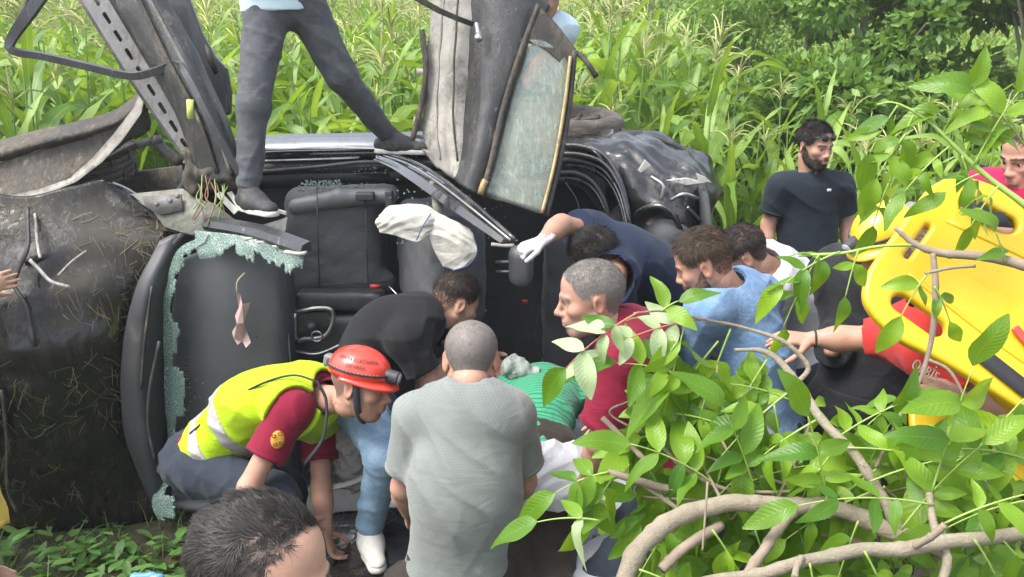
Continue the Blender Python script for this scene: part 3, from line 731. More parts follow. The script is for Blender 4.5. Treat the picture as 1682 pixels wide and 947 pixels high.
solid(cp('windscreen_glass', patch(rows([(320, 378, 3.9), (380, 384, 3.82), (440, 396, 3.74), (500, 412, 3.66)], [(322, 402, 3.87), (380, 404, 3.79), (440, 420, 3.71), (496, 436, 3.63)], [(330, 425, 3.85), (382, 422, 3.77), (440, 440, 3.69), (492, 462, 3.61)]), 16, 110, .005, 20, 6, (lambda j: lambda u, v: j(v, u))(jag(4, .3, 1.05))), M_SHARD), .006)
cp('windscreen_seal', sweep([A(300, 384, 3.94), A(270, 430, 3.93), A(256, 520, 3.91), A(252, 640, 3.9), A(262, 760, 3.9), A(272, 850, 3.88)], rect(.012, .008), 30, (0, 1, 0)), M_RUB)
# windscreen pillar stub with its cut end
ap = cp('windscreen_pillar', sweep([A(340, 366, 3.93), A(420, 380, 3.8), A(503, 408, 3.64)], [(-.034, -.02), (.028, -.026), (.036, 0), (.02, .026), (-.03, .024)], 14, (0, -.3, 1), [.9, 1, .95]), M_STEELB); autosmooth(ap)
cp('cut_edge', sweep([A(468, 412, 3.63), A(488, 417, 3.61), A(502, 416, 3.60)], rect(.006, .012), 6, (0, 1, 0), amp=.004), M_WHITEP, ap)
for q in ((430, 398, 3.74), (455, 405, 3.70), (408, 392, 3.77)):
    cp('paint_chip', plate([A(q[0] - 9, q[1] - 2, q[2]), A(q[0] + 7, q[1] - 3, q[2]), A(q[0] + 9, q[1] + 3, q[2]), A(q[0] - 5, q[1] + 3, q[2])], .004), M_WHITEP, ap)
cp('hinge_plate', plate([A(214, 318, 4.22), A(300, 309, 4.15), A(318, 322, 4.1), A(360, 340, 4.02), A(396, 368, 3.92), A(350, 384, 3.92), A(312, 384, 3.96), A(270, 372, 4.02), A(250, 345, 4.12)], .02), M_GREEN_G)
cp('hinge_bracket', plate([A(232, 322, 4.13), A(296, 318, 4.08), A(300, 345, 4.05), A(262, 352, 4.06), A(240, 340, 4.1)], .012), M_GREY)
for q in ((258, 335), (280, 330), (292, 322)): cp('bolt', lathe([(0, .012), (.010, .012), (.012, 0)], A(*q, 4.05), (0, -1, .2), 8), M_GREY)
# dashboard top seen through the missing windscreen
dash = cp('dashboard', patch(rows([(300, 425, 3.98), (350, 405, 4.02), (420, 405, 4.05), (462, 425, 4.1), (480, 450, 4.2)], [(285, 500, 3.98), (350, 490, 3.95), (420, 490, 3.97), (466, 500, 4.02), (484, 505, 4.2)], [(285, 600, 3.98), (350, 590, 3.93), (420, 590, 3.95), (470, 590, 4.0), (488, 590, 4.2)], [(285, 710, 3.98), (350, 700, 3.93), (420, 700, 3.95), (475, 690, 4.0), (492, 690, 4.2)], [(285, 840, 3.98), (350, 840, 3.95), (420, 840, 3.97), (475, 840, 4.0), (492, 840, 4.2)]), 40, 40, .002, 6, 7), M_DASH); solid(dash, .02)
for i in range(16): cp('defroster_rib', box(A(306, 560 + i * 9.5, 3.95), (.022, .012, .006)), M_PLAS, dash)
for k, q in enumerate(((455, 430, 560), (466, 570, 690))):
    cp('dashboard_seam', tube([A(q[0], q[1], 4.0), A(q[0] + 10, (q[1] + q[2]) / 2, 3.99), A(q[0] + 9, q[2], 4.0)], .004, 10, 6), M_PLAS, dash)
cp('glovebox_edge', sweep([A(420, 552, 3.95), A(452, 548, 3.97), A(462, 575, 3.98), A(470, 640, 3.99)], rect(.005, .006), 14, (0, 1, 0)), M_PLAS, dash)
# cabin shell: floor, bulkhead, lower doors, rear bulkhead
solid(cp('floor_pan', patch(rows([(300, 235, 4.8), (700, 240, 4.82), (1080, 260, 4.82)], [(290, 560, 4.82), (700, 560, 4.86), (1100, 560, 4.84)], [(290, 800, 4.8), (700, 810, 4.8), (1110, 800, 4.8)]), 20, 20, .01, 6, 8), M_CARPET), .02)
solid(cp('lower_side', patch([[V((-1.75, 4.8, .06)), V((-.4, 4.8, .05)), V((1.0, 4.8, .06))], [V((-1.75, 4.2, .12)), V((-.4, 4.2, .10)), V((1.0, 4.2, .12))], [V((-1.75, 3.85, .16)), V((-.4, 3.6, .14)), V((1.0, 3.7, .16))]], 16, 16, .01, 6, 9), M_CARPET), .03)
solid(cp('bulkhead', patch([[V((-1.78, 4.8, .06)), V((-1.72, 4.8, .9)), V((-1.68, 4.8, 1.72))], [V((-1.72, 4.02, .06)), V((-1.66, 4.0, .9)), V((-1.6, 4.1, 1.6))]], 10, 10), M_CARPET), .02)
solid(cp('rear_bulkhead', patch([[V((1.02, 4.8, .06)), V((.98, 4.8, .9)), V((.9, 4.8, 1.72))], [V((1.06, 3.9, .06)), V((1.0, 3.9, .9)), V((.92, 4.15, 1.62))]], 10, 10), M_CARPET), .02)
# sill of the raised side: stacked lips
def lips(name, path, offs, mat, n=30, up=(0, -.5, 1), sizes=None, par=None):
    for i, (dz, dy) in enumerate(offs):
        s = sizes[i] if sizes else (.018, .012)
        cp(name, sweep([p + V((0, dy, dz)) for p in path], rect(*s), n, up), mat if not isinstance(mat, list) else mat[i], par)
SILL = [A(300, 262, 4.56), A(425, 247, 4.58), A(560, 243, 4.6), A(700, 240, 4.62), A(900, 236, 4.64), A(1010, 236, 4.62)]
lips('sill', SILL, [(.012, .06), (-.035, 0), (-.09, -.01), (-.15, .02)], [M_PAINT, M_PAINT, M_PLAS, M_PLAS], 30, sizes=[(.09, .012), (.016, .03), (.03, .024), (.03, .04)])
cp('sill_trim', sweep([A(425, 238, 4.54), A(560, 235, 4.55), A(690, 238, 4.56)], rect(.05, .004), 16, (0, -.5, 1)), M_CHROME)
cp('sill_scuff_strip', sweep([A(428, 264, 4.52), A(500, 262, 4.52), A(590, 259, 4.53)], rect(.006, .004), 10, (0, -.5, 1)), M_CHROME)
cp('door_seal', tube([A(425, 282, 4.5), A(520, 274, 4.5), A(600, 266, 4.46), A(650, 272, 4.36), A(700, 300, 4.15), A(760, 340, 3.85), A(838, 402, 3.52)], .010, 34, 8), M_RUB)
cp('side_lining', patch(rows([(420, 292, 4.56), (520, 288, 4.58), (640, 284, 4.58)], [(420, 318, 4.6), (520, 312, 4.64), (640, 306, 4.64)]), 8, 16), M_PLAS)
# centre pillar: torn free, folded out towards the camera
PB = [A(632, 262, 4.5), A(668, 276, 4.3), A(712, 302, 4.05), A(770, 345, 3.75), A(838, 398, 3.48)]
bp = cp('centre_pillar', sweep(PB, [(-.075, -.012), (-.06, .02), (-.03, .012), (0, .026), (.03, .012), (.062, .022), (.075, -.012), (.03, -.02), (-.03, -.02)], 40, (0, .4, 1), [.8, 1, 1.15, 1.0, .62]), M_PAINT); autosmooth(bp, 30)
for off, rr in (((-.05, -.035, .015), .009), ((.035, -.03, .035), .009), ((0.0, -.035, .03), .006)):
    cp('pillar_rail', tube([p + V(off) * q for p, q in zip(PB, (.8, 1, 1, .8, .5))], rr, 34, 8), M_PAINT if rr > .008 else M_CHROME, bp)
cp('pillar_tip', sweep([A(806, 401, 3.47), A(826, 403, 3.46), A(843, 403, 3.46)], rect(.006, .008), 8, (0, 1, 0), amp=.004), M_PALE, bp)
cp('belt_anchor', plate([A(706, 296, 4.0), A(724, 300, 4.0), A(728, 350, 3.85), A(712, 352, 3.85)], .008), M_GREEN_G, bp)
for i in range(9):
    t = i / 9; cp('pillar_scrap', plate([A(655 + 130 * t, 276 + 95 * t, 4.28 - .6 * t), A(668 + 130 * t, 280 + 95 * t, 4.27 - .6 * t), A(664 + 130 * t, 289 + 95 * t, 4.26 - .6 * t)], .006), M_PALE if i % 3 == 0 else M_GREY, bp)
# seats
f = Field(); f.box(A(556, 392, 4.52), (.24, .2, .27), .09, k=.03).cap(A(492, 330, 4.42), A(640, 318, 4.42), .06, .05, k=.05).cap(A(492, 470, 4.42), A(630, 462, 4.42), .06, k=.05).disp(folds(.005, 14, 2))
seat = cp('front_passenger_seat', f.mesh(.014), M_SEAT)
f = Field(); f.cap(A(490, 340, 4.36), A(560, 325, 4.33), .05, .045, k=.03).cap(A(560, 325, 4.33), A(640, 322, 4.3), .045, .04, k=.03).cap(A(505, 318, 4.44), A(632, 312, 4.44), .035, k=.02); cp('seat_bolster', f.mesh(.012), M_LEATH, seat)
f = Field(); f.box(A(600, 322, 4.24), (.045, .025, .02), .008).box(A(640, 335, 4.22), (.02, .02, .07), .01); cp('seat_hinge_cover', f.mesh(.006), M_PLAS, seat)
Q = Matrix.Rotation(R(22), 3, 'Z'); f = Field(); f.box(A(722, 425, 4.2), (.13, .34, .26), .07, rot=[list(r_) for r_ in Q], k=.03).disp(folds(.006, 11, 5)); cp('seat_backrest', f.mesh(.015), M_SEAT, seat)
f = Field(); f.box(A(856, 436, 3.82), (.055, .06, .09), .045).disp(folds(.002, 14, 6)); cp('headrest', f.mesh(.008), M_LEATH, seat)
for z in (-6, 10): cp('headrest_post', tube([A(815, 436 + z, 3.92), A(850, 436 + z, 3.85)], .007, 4, 8), M_CHROME, seat)
for a, b_ in (((520, 300, 4.30), (525, 480, 4.30)), ((600, 330, 4.26), (605, 470, 4.27)), ((480, 470, 4.3), (640, 462, 4.3))): cp('seat_seam', tube([A(*a), A(*b_)], .003, 3, 6), M_RUB, seat)
f = Field(); f.box(A(570, 720, 4.55), (.24, .18, .25), .09, k=.03).disp(folds(.005, 12, 7)); s2 = cp('front_driver_seat', f.mesh(.016), M_SEAT)
f = Field(); f.box(A(740, 690, 4.25), (.12, .32, .25), .07, rot=[list(r_) for r_ in Q]).disp(folds(.005, 12, 8)); cp('seat_backrest', f.mesh(.016), M_SEAT, s2)
f = Field(); f.box(A(965, 540, 4.55), (.24, .2, .6), .1).box(A(1060, 530, 4.45), (.1, .3, .6), .08, rot=[list(r_) for r_ in Q]).disp(folds(.006, 10, 9)); cp('rear_bench_seat', f.mesh(.02), M_SEAT)
f = Field(); f.box(A(1052, 440, 4.1), (.06, .06, .1), .04); cp('headrest', f.mesh(.009), M_LEATH)
# centre console with its bright selector surround
f = Field(); f.box(A(540, 545, 4.3), (.28, .12, .12), .04).box(A(560, 492, 4.26), (.22, .06, .05), .025).disp(folds(.003, 16, 4)); con = cp('centre_console', f.mesh(.012), M_PLAS)
cp('selector_surround', sweep([A(484, 512, 4.12), A(520, 506, 4.11), A(544, 509, 4.11), A(546, 530, 4.11), A(532, 552, 4.11), A(500, 556, 4.12), A(486, 556, 4.12), A(484, 514, 4.12)], rect(.010, .006), 40, (0, 1, .1)), M_CHROME, con)
cp('selector_well', patch(rows([(488, 516, 4.13), (541, 512, 4.13)], [(490, 552, 4.13), (540, 535, 4.13)]), 4, 4), M_RUB, con)
cp('selector_ring', lathe([(.022, 0), (.026, .006), (.030, 0)], A(520, 552, 4.1), (0, -1, 0), 18), M_CHROME, con)
f = Field(); f.ell(A(512, 535, 4.1), (.03, .03, .022)).cap(A(512, 535, 4.1), A(524, 540, 4.2), .012); cp('gear_lever', f.mesh(.006), M_PLAS, con)
cp('trim_strip', sweep([A(482, 575, 4.12), A(520, 580, 4.1), A(560, 565, 4.1)], rect(.004, .01), 12, (0, 1, .1)), M_CHROME, con)
cp('buckle', box(A(616, 470, 4.2), (.05, .02, .018)), pm('red_buckle', (.35, .03, .03), .5), seat)
cp('buckle', box(A(862, 495, 4.4), (.03, .02, .018)), MATS['red_buckle'])
for q in ((430, 600, 640), ):
    pass
ch = [A(474, 540, 4.02), A(476, 600, 4.0), A(478, 650, 4.0)]
cp('door_check_wire', tube(ch, .004, 10, 6, amp=.004), M_CHROME)
# broken white plastic near the standing shoe
for k, o_ in enumerate(([(352, 318, 3.98), (362, 314, 3.98), (392, 345, 3.92), (384, 352, 3.92)], [(424, 334, 3.96), (470, 347, 3.9), (470, 353, 3.9), (430, 345, 3.95)], [(420, 372, 3.88), (460, 360, 3.86), (472, 356, 3.86), (468, 380, 3.84), (440, 380, 3.85)], [(372, 316, 3.98), (380, 313, 3.98), (398, 342, 3.93), (392, 346, 3.93)])):
    bevel(cp('broken_trim', plate([A(*p) for p in o_], .008), M_WHITEP, smooth=False), .002)
# side airbags hanging from the roof rail
def pleated(name, ctrl, nu, nv, pleat, k, seed, mat, par=None, axis=1, th=.004):
    me = patch(ctrl, nu, nv, .003, 14, seed); n = len(me.vertices); co = np.empty(n * 3); me.vertices.foreach_get('co', co); co = co.reshape(-1, 3); no = np.empty(n * 3); me.vertices.foreach_get('normal', no); no = no.reshape(-1, 3)
    g = np.stack(np.meshgrid(np.linspace(0, 1, nu), np.linspace(0, 1, nv), indexing='ij'), -1).reshape(-1, 2); t = g[:, axis] * k + 1.2 * np.sin(g[:, 1 - axis] * 4 + seed) + wob(co, .5, 9, seed)
    fold = (np.abs(((t % 1) - .5)) * 2) ** .7; co = co + no * ((fold - .5) * pleat + wob(co, .0022, 42, seed + 2) + .004 * np.abs(wob(co, 1, 24, seed + 4)))[:, None]; me.vertices.foreach_set('co', co.ravel()); me.update(); return solid(link(name, me, mat, None if par == 0 else (par or car)), th)
ab = pleated('airbag', rows([(622, 352, 3.79), (640, 337, 3.80), (672, 335, 3.80), (700, 337, 3.79), (722, 350, 3.77)], [(616, 364, 3.77), (642, 356, 3.75), (676, 357, 3.74), (702, 358, 3.74), (716, 366, 3.75)], [(624, 382, 3.77), (650, 387, 3.75), (684, 397, 3.74), (700, 388, 3.74), (711, 382, 3.75)]), 70, 90, .0045, 2.5, 3, M_BAG)
cp('stitching', tube([A(684, 394, 3.73), A(694, 372, 3.72), A(708, 350, 3.74)], .003, 12, 5), M_SEAM, ab)
ab = pleated('airbag', rows([(704, 346, 3.77), (724, 351, 3.76), (748, 363, 3.74), (772, 376, 3.72)], [(704, 375, 3.75), (730, 378, 3.72), (756, 385, 3.70), (779, 390, 3.70)], [(708, 402, 3.75), (734, 405, 3.71), (760, 408, 3.69), (784, 412, 3.69)], [(728, 438, 3.75), (746, 443, 3.72), (760, 438, 3.70), (777, 426, 3.70)]), 80, 80, .005, 2.1, 8, M_BAG)
cp('stitching', tube([A(777, 388, 3.68), A(784, 412, 3.67), A(770, 434, 3.68), A(744, 444, 3.71)], .003, 14, 5), M_SEAM, ab)
# raised front wheel, torn wing, suspension
WC = A(118, 262, 4.66)
tp = [(.16, -.085), (.20, -.1), (.27, -.103), (.295, -.092), (.305, -.075)]
for z in (-.05, -.017, .017, .05): tp += [(.308, z - .016), (.310, z - .004), (.300, z - .003), (.300, z + .004), (.310, z + .005)]
tp += [(.305, .075), (.295, .092), (.27, .103), (.20, .1), (.16, .085)]
wh = cp('front_wheel', lathe(tp, WC, (.04, -.18, 1), 56), M_TYRE)
cp('rim', lathe([(.02, .05), (.07, .055), (.09, .03), (.15, .02), (.168, .075), (.168, -.075)], WC, (.04, -.18, 1), 30), M_GREY, wh)
for i in range(28):
    a = 6.2832 * i / 28; d = V((math.cos(a), math.sin(a), 0)); q = V((.04, -.18, 1)).to_track_quat('Z', 'Y'); Rm = (q @ Matrix.Rotation(a, 3, 'Z').to_quaternion()).to_matrix()
    cp('tread_block', box(WC + q @ (d * .308 + V((0, 0, .05 if i % 2 else -.05))), (.014, .03, .06), Rm), M_TYRE, wh, smooth=False)
solid(cp('wing_edge', patch(rows([(-80, 258, 4.45), (-10, 234, 4.42), (60, 214, 4.4), (140, 196, 4.4), (205, 172, 4.38), (238, 138, 4.36)], [(-80, 278, 4.36), (-10, 255, 4.32), (60, 234, 4.3), (140, 215, 4.3), (200, 194, 4.3), (236, 158, 4.3)], [(-80, 292, 4.38), (-10, 268, 4.35), (60, 246, 4.33), (140, 228, 4.33), (200, 205, 4.33), (240, 178, 4.32)]), 14, 40, .004, 12, 11), M_SHELLMUD), .006)
solid(cp('wheel_arch_liner', patch(rows([(-80, 290, 4.36), (0, 265, 4.34), (70, 245, 4.33), (150, 222, 4.32), (215, 190, 4.32), (243, 175, 4.34)], [(-80, 320, 4.28), (0, 300, 4.27), (70, 278, 4.28), (130, 262, 4.3), (185, 232, 4.32), (243, 215, 4.36)], [(-80, 345, 4.2), (0, 332, 4.2), (55, 318, 4.2), (105, 298, 4.24), (150, 272, 4.3), (180, 250, 4.36)]), 24, 40, .008, 14, 12), M_SHELLMUD), .006)
solid(cp('torn_wing_lip', patch(rows([(234, 140, 4.3), (222, 172, 4.27), (192, 212, 4.24), (170, 240, 4.22), (130, 278, 4.2), (100, 298, 4.18), (55, 312, 4.15), (0, 324, 4.13), (-80, 340, 4.1)], [(241, 146, 4.28), (234, 180, 4.25), (206, 222, 4.22), (184, 252, 4.2), (146, 284, 4.18), (106, 306, 4.16), (60, 322, 4.13), (0, 334, 4.11), (-80, 352, 4.08)]), 50, 8, .006, 40, 13, crease=.006), M_PALE), .003)
for pth, rr, mt in (([(205, 245, 4.45), (250, 232, 4.4), (262, 228, 4.38)], .022, M_GREY), ([(250, 228, 4.4), (270, 248, 4.38), (296, 268, 4.36)], .024, M_SHELLMUD), ([(140, 245, 4.4), (175, 262, 4.4), (225, 240, 4.4)], .016, M_SHELLMUD)):
    cp('suspension_arm', sweep([A(*p) for p in pth], [(-rr, -rr * .6), (rr, -rr * .6), (rr * .7, rr), (-rr * .7, rr)], 10), mt)
# loose strips of trim hanging down over the bonnet
for pth, rr, mt in (([(44, 340, 3.96), (46, 400, 3.74), (30, 440, 3.7), (24, 470, 3.68), (45, 505, 3.64), (58, 570, 3.62)], .008, M_RUB), ([(48, 425, 3.74), (62, 440, 3.72), (85, 462, 3.7), (116, 472, 3.7)], .007, M_WHITEP),
                    ([(2, 640, 3.62), (10, 720, 3.62), (12, 800, 3.64), (28, 840, 3.68)], .006, M_SHELLMUD), ([(56, 350, 3.95), (62, 400, 3.84), (66, 422, 3.8)], .006, M_WHITEP), ([(96, 452, 3.72), (118, 430, 3.78), (142, 412, 3.84)], .005, M_PALE)):
    cp('loose_trim', sweep([A(*p) for p in pth], rect(rr, rr * .6), 24, (0, 1, 0), amp=.003), mt)
# raised front door: window frame loop, slotted rail, skin, dark inner panel
fd = cp('front_door', patch(rows([(178, -20, 4.25), (210, -20, 4.2), (238, -20, 4.18), (262, -20, 4.22)], [(222, 60, 4.2), (250, 60, 4.13), (282, 60, 4.1), (308, 62, 4.15)], [(268, 140, 4.15), (292, 140, 4.06), (326, 140, 4.04), (350, 150, 4.1)], [(305, 220, 4.1), (330, 220, 4.02), (362, 222, 4.0), (385, 236, 4.06)], [(330, 300, 4.08), (350, 300, 4.0), (376, 298, 3.98), (396, 296, 4.04)]), 40, 18, .003, 8, 16, crease=.005), M_DOORM); solid(fd, .02); tag(fd, 'muddy front door frame bent upward with an open window loop')
DP = [(-.016, -.012), (.016, -.012), (.020, .004), (.008, .006), (.004, 0), (-.004, 0), (-.008, .008), (-.020, .006)]
wf = link('window_frame', sweep([A(92, -40, 4.35), A(50, 18, 4.3), A(18, 66, 4.28), A(24, 84, 4.27), A(70, 92, 4.25), A(140, 108, 4.2), A(212, 124, 4.14), A(252, 118, 4.1), A(292, 106, 4.06), A(312, 130, 3.99), A(342, 190, 3.95), A(394, 284, 3.94)], DP, 90, (0, 1, .2), [1.5, 1.5, 1.2, 1, 1, 1, 1, 1, 1, .9, 1, 1]), M_STEELB, fd); autosmooth(wf, 30)
link('window_frame', sweep([A(12, 80, 4.29), A(30, 40, 4.31), A(66, -40, 4.36)], rect(.01, .02), 16, (0, 1, .2)), M_RUB, fd)
o0, o1 = A(148, -14, 4.32), A(318, 262, 4.1); ux = (o1 - o0); LL = ux.length; ux.normalize(); vy = V((1, 0, .55)); vy = (vy - ux * vy.dot(ux)).normalized(); wz = ux.cross(vy)
def slot(x, y, l, w_):
    return [(x - l, y - w_ * .4), (x - l * .8, y - w_), (x + l * .8, y - w_), (x + l, y - w_ * .4), (x + l, y + w_ * .4), (x + l * .8, y + w_), (x - l * .8, y + w_), (x - l, y + w_ * .4)]
rail = curve_mesh([[(0, -.052), (LL * .5, -.05), (LL, -.028), (LL + .06, .0), (LL, .038), (LL * .5, .05), (0, .052)]] + [slot(.05 + i * .098, 0.004, .032, .011) for i in range(int((LL - .05) / .098) + 1)], .004, .002, frame(o0, ux, vy, wz))
link('slotted_rail', rail, M_GREY, fd, smooth=False)
solid(link('rail_lining', patch([[o0 + vy * -.06 - wz * .03, o0 + vy * .06 - wz * .03], [o1 + vy * -.03 - wz * .03, o1 + vy * .04 - wz * .03]], 12, 4, .003, 12, 15), M_RUB, fd), .01)
link('rail_edge', tube([o0 - vy * .06, o0.lerp(o1, .5) - vy * .056, o1 - vy * .03], .009, 16, 8), M_RUB, fd)
for a in ((240, 262), (256, 285)):
    link('door_rib', sweep([A(a[0] - 20, -20, 4.14), A(a[1] + 10, 90, 4.06), A(a[1] + 62, 190, 3.99), A(a[1] + 95, 285, 3.97)], rect(.008, .008), 24, (0, 1, 0)), M_GREY if a[0] == 256 else M_SHELLMUD, fd)
dp = link('inner_panel', plate([A(262, -20, 4.42), A(304, -20, 4.42), A(330, 50, 4.4), (A(352, 90, 4.38)), A(372, 112, 4.36), A(379, 150, 4.35), A(378, 186, 4.34), A(368, 190, 4.34), A(345, 150, 4.36), A(318, 90, 4.38)], .035), M_STEELB, fd, smooth=False); bevel(dp, .01, 3)
link('armrest_recess', plate([A(336, 72, 4.33), A(346, 84, 4.33), A(358, 118, 4.32), A(352, 122, 4.32), A(340, 100, 4.33)], .01), M_RUB, fd)
f = Field(); f.cap(A(325, 285, 4.1), A(390, 296, 4.02), .05, .04, k=.03).ell(A(360, 280, 4.05), .07, k=.04).cap(A(310, 255, 4.1), A(318, 305, 4.1), .035, k=.03).disp(folds(.012, 22, 21)); link('hinge_block', f.mesh(.012), M_SHELLMUD, fd)
link('paper_tag', plate([A(306, 163, 3.99), A(318, 163, 3.99), A(317, 196, 3.98), A(307, 194, 3.98)], .002), pm('yellow_green_paper', (.42, .5, .12), .8), fd)
for i in range(12):
    r_ = random.Random(i); x = 318 + r_.random() * 60; link('caught_root', tube([A(x, 285 + r_.random() * 20, 3.98), A(x + r_.uniform(-12, 12), 325, 3.92), A(x + r_.uniform(-22, 22), 340 + r_.random() * 40, 3.88)], .0028, 8, 5), pm('reddish_root', (.2, .11, .07), .8) if i % 2 else M_STALK, fd)
# raised rear door
rd = cp('rear_door', patch(rows([(775, -30, 4.28), (820, -30, 4.2), (872, -20, 4.2), (900, 10, 4.25)], [(772, 80, 4.22), (810, 80, 4.13), (845, 85, 4.12), (866, 80, 4.16)], [(766, 180, 4.16), (795, 185, 4.06), (815, 190, 4.06), (832, 185, 4.1)], [(756, 260, 4.1), (778, 265, 4.0), (795, 268, 4.0), (812, 262, 4.04)], [(750, 296, 4.06), (764, 308, 3.98), (780, 318, 3.97), (798, 322, 4.0)]), 44, 22, .002, 9, 23, crease=.003), M_DOORM); solid(rd, .03); tag(rd, 'muddy rear door folded straight up with cracked green glass')
solid(link('door_lining', patch(rows([(700, -30, 4.35), (735, -30, 4.28), (760, -30, 4.26), (790, -30, 4.28)], [(690, 60, 4.32), (725, 70, 4.24), (752, 60, 4.2), (780, 60, 4.22)], [(684, 150, 4.28), (722, 150, 4.2), (750, 150, 4.16), (776, 150, 4.18)], [(682, 220, 4.24), (716, 225, 4.16), (745, 225, 4.1), (774, 230, 4.12)], [(712, 268, 4.18), (735, 275, 4.1), (758, 285, 4.05), (776, 272, 4.08)], [(745, 290, 4.12), (752, 296, 4.07), (762, 304, 4.03), (775, 300, 4.04)]), 46, 24, .004, 9, 22, (lambda j: lambda u, v: v > .0 + .12 * (1 - j(u, .9)))(jag(9)), crease=.005), M_TRIMMUD, rd), .008)
link('lining_edge', sweep([A(694, 52, 4.28), A(700, 110, 4.22), A(690, 180, 4.2), A(680, 230, 4.2)], rect(.012, .02), 20, (0, 1, 0), amp=.006), M_SHELLMUD, rd)
for x0, mt in ((722, M_PALE), (748, M_SHELLMUD)):
    link('lining_ridge', sweep([A(x0 + 8, -20, 4.19), A(x0, 100, 4.15), A(x0 - 4, 200, 4.1), A(x0 + 2, 262, 4.06)], circ(.005, 6), 26, (0, 1, 0), amp=.006, seed=int(x0)), mt, rd)
wg = link('window_glass', patch(rows([(862, 66, 4.15), (890, 66, 4.14), (915, 82, 4.14), (938, 108, 4.14)], [(836, 180, 4.08), (862, 180, 4.07), (895, 185, 4.07), (924, 195, 4.08)], [(812, 270, 4.02), (842, 275, 4.01), (872, 282, 4.01), (908, 290, 4.02)], [(796, 318, 3.98), (826, 328, 3.97), (860, 340, 3.97), (896, 352, 3.98)]), 24, 24, .002, 6, 24), M_DGLASS, rd); solid(wg, .006)
link('window_bar', sweep([A(885, 8, 4.12), A(852, 95, 4.09), A(826, 180, 4.05), A(808, 260, 3.99), A(792, 318, 3.95)], [(-.013, -.012), (.013, -.012), (.010, .012), (-.010, .012)], 30, (0, 1, 0)), M_SHELLMUD, rd)
link('window_bar', sweep([A(944, 84, 4.13), A(934, 180, 4.08), A(917, 275, 4.02), A(897, 354, 3.96)], rect(.012, .012), 30, (0, 1, 0)), M_RUB, rd)
link('window_seal', sweep([A(937, 92, 4.11), A(926, 180, 4.06), A(909, 275, 4.0), A(890, 350, 3.94)], rect(.007, .008), 30, (0, 1, 0)), M_GOLD, rd)
link('window_seal', sweep([A(789, 318, 3.93), A(793, 305, 3.93), A(797, 296, 3.94)], rect(.014, .014), 6, (0, 1, 0)), M_GOLD, rd)
link('bottom_rail', sweep([A(792, 320, 3.97), A(840, 334, 3.95), A(895, 353, 3.96)], rect(.006, .008), 14, (0, 1, 0)), M_RUB, rd)
solid(link('quarter_panel', patch(rows([(868, -12, 4.2), (905, 30, 4.19), (946, 82, 4.18)], [(866, 40, 4.17), (900, 66, 4.15), (940, 98, 4.15)], [(862, 68, 4.15), (898, 84, 4.13), (936, 122, 4.14)]), 12, 20, .003, 12, 25), M_SHELLMUD, rd), .015)
link('pull_handle', sweep([A(942, 84, 4.14), A(955, 92, 4.12), A(968, 108, 4.1), A(980, 126, 4.1)], rect(.012, .008), 14, (0, 1, 0)), M_RUB, rd)
f = Field(); f.ell(A(786, 62, 4.08), (.02, .02, .02)).cap(A(786, 56, 4.1), A(783, 40, 4.12), .012); link('lock_catch', f.mesh(.006), M_CHROME, rd)
solid(link('seat_belt', patch(rows([(660, -12, 4.02), (720, 22, 4.06), (776, 44, 4.1)], [(664, -22, 4.02), (724, 13, 4.06), (779, 36, 4.1)]), 20, 5, .002, 9, 26), M_RUB, car), .003)
# rear quarter, crushed
M_CRUSH = grime('crushed_black_metal', (.012, .012, .013), (.11, .10, .085), .34, .3, .4, (30, 30, 8), (0, .6, 0), (.30, .30, .29), .3)
solid(cp('rear_quarter', patch(rows([(905, 232, 4.72), (1000, 222, 4.74), (1060, 216, 4.76), (1120, 240, 4.74), (1162, 268, 4.7), (1184, 312, 4.66)], [(950, 240, 4.5), (1010, 236, 4.5), (1070, 245, 4.5), (1120, 268, 4.46), (1160, 290, 4.44), (1186, 318, 4.5)], [(985, 262, 4.4), (1030, 262, 4.36), (1075, 278, 4.34), (1118, 296, 4.3), (1150, 308, 4.32), (1180, 326, 4.42)], [(1010, 300, 4.36), (1045, 306, 4.3), (1085, 318, 4.26), (1120, 330, 4.25), (1146, 336, 4.3), (1170, 348, 4.42)], [(1022, 345, 4.34), (1050, 336, 4.28), (1090, 340, 4.22), (1122, 362, 4.22), (1140, 378, 4.3), (1158, 380, 4.42)], [(1030, 372, 4.34), (1052, 352, 4.3), (1092, 352, 4.25), (1118, 385, 4.25), (1128, 410, 4.32), (1140, 420, 4.42)]), 44, 44, .005, 16, 27, crease=.020), M_CRUSH), .006)
cp('rear_arch_edge', sweep([A(1035, 366, 4.3), A(1052, 345, 4.24), A(1088, 340, 4.18), A(1112, 365, 4.18), A(1122, 405, 4.22)], rect(.012, .012), 24, (0, 1, 0), amp=.004), M_PAINT)
f = Field(); f.ell(A(1078, 400, 4.45), (.16, .1, .14)).disp(folds(.01, 20, 31)); cp('arch_liner', f.mesh(.014), M_RUB)
f = Field(); f.ell(A(1082, 368, 4.3), (.07, .03, .035)).disp(folds(.006, 30, 32)); cp('rust_patch', f.mesh(.01), pm('bare_rusty_metal', (.2, .14, .1), .8, .3, 12, .4))
RA = [A(900, 240, 4.5), A(950, 240, 4.46), A(990, 254, 4.4), A(1016, 290, 4.33), A(1030, 340, 4.28), A(1034, 368, 4.27)]
lips('door_aperture_rail', RA, [(0, 0), (-.035, -.03), (-.07, .0), (-.1, .03)], [M_PAINT, M_PAINT, M_CHROME, M_PAINT], 36, (0, 1, .2), [(.012, .016), (.010, .02), (.005, .008), (.012, .02)])
RB_ = [A(905, 285, 4.44), A(945, 284, 4.42), A(975, 300, 4.38), A(995, 335, 4.34), A(1002, 375, 4.32)]
lips('inner_aperture_rail', RB_, [(0, 0), (-.03, .02)], [M_PLAS, M_PAINT], 30, (0, 1, .2), [(.010, .012), (.014, .02)])
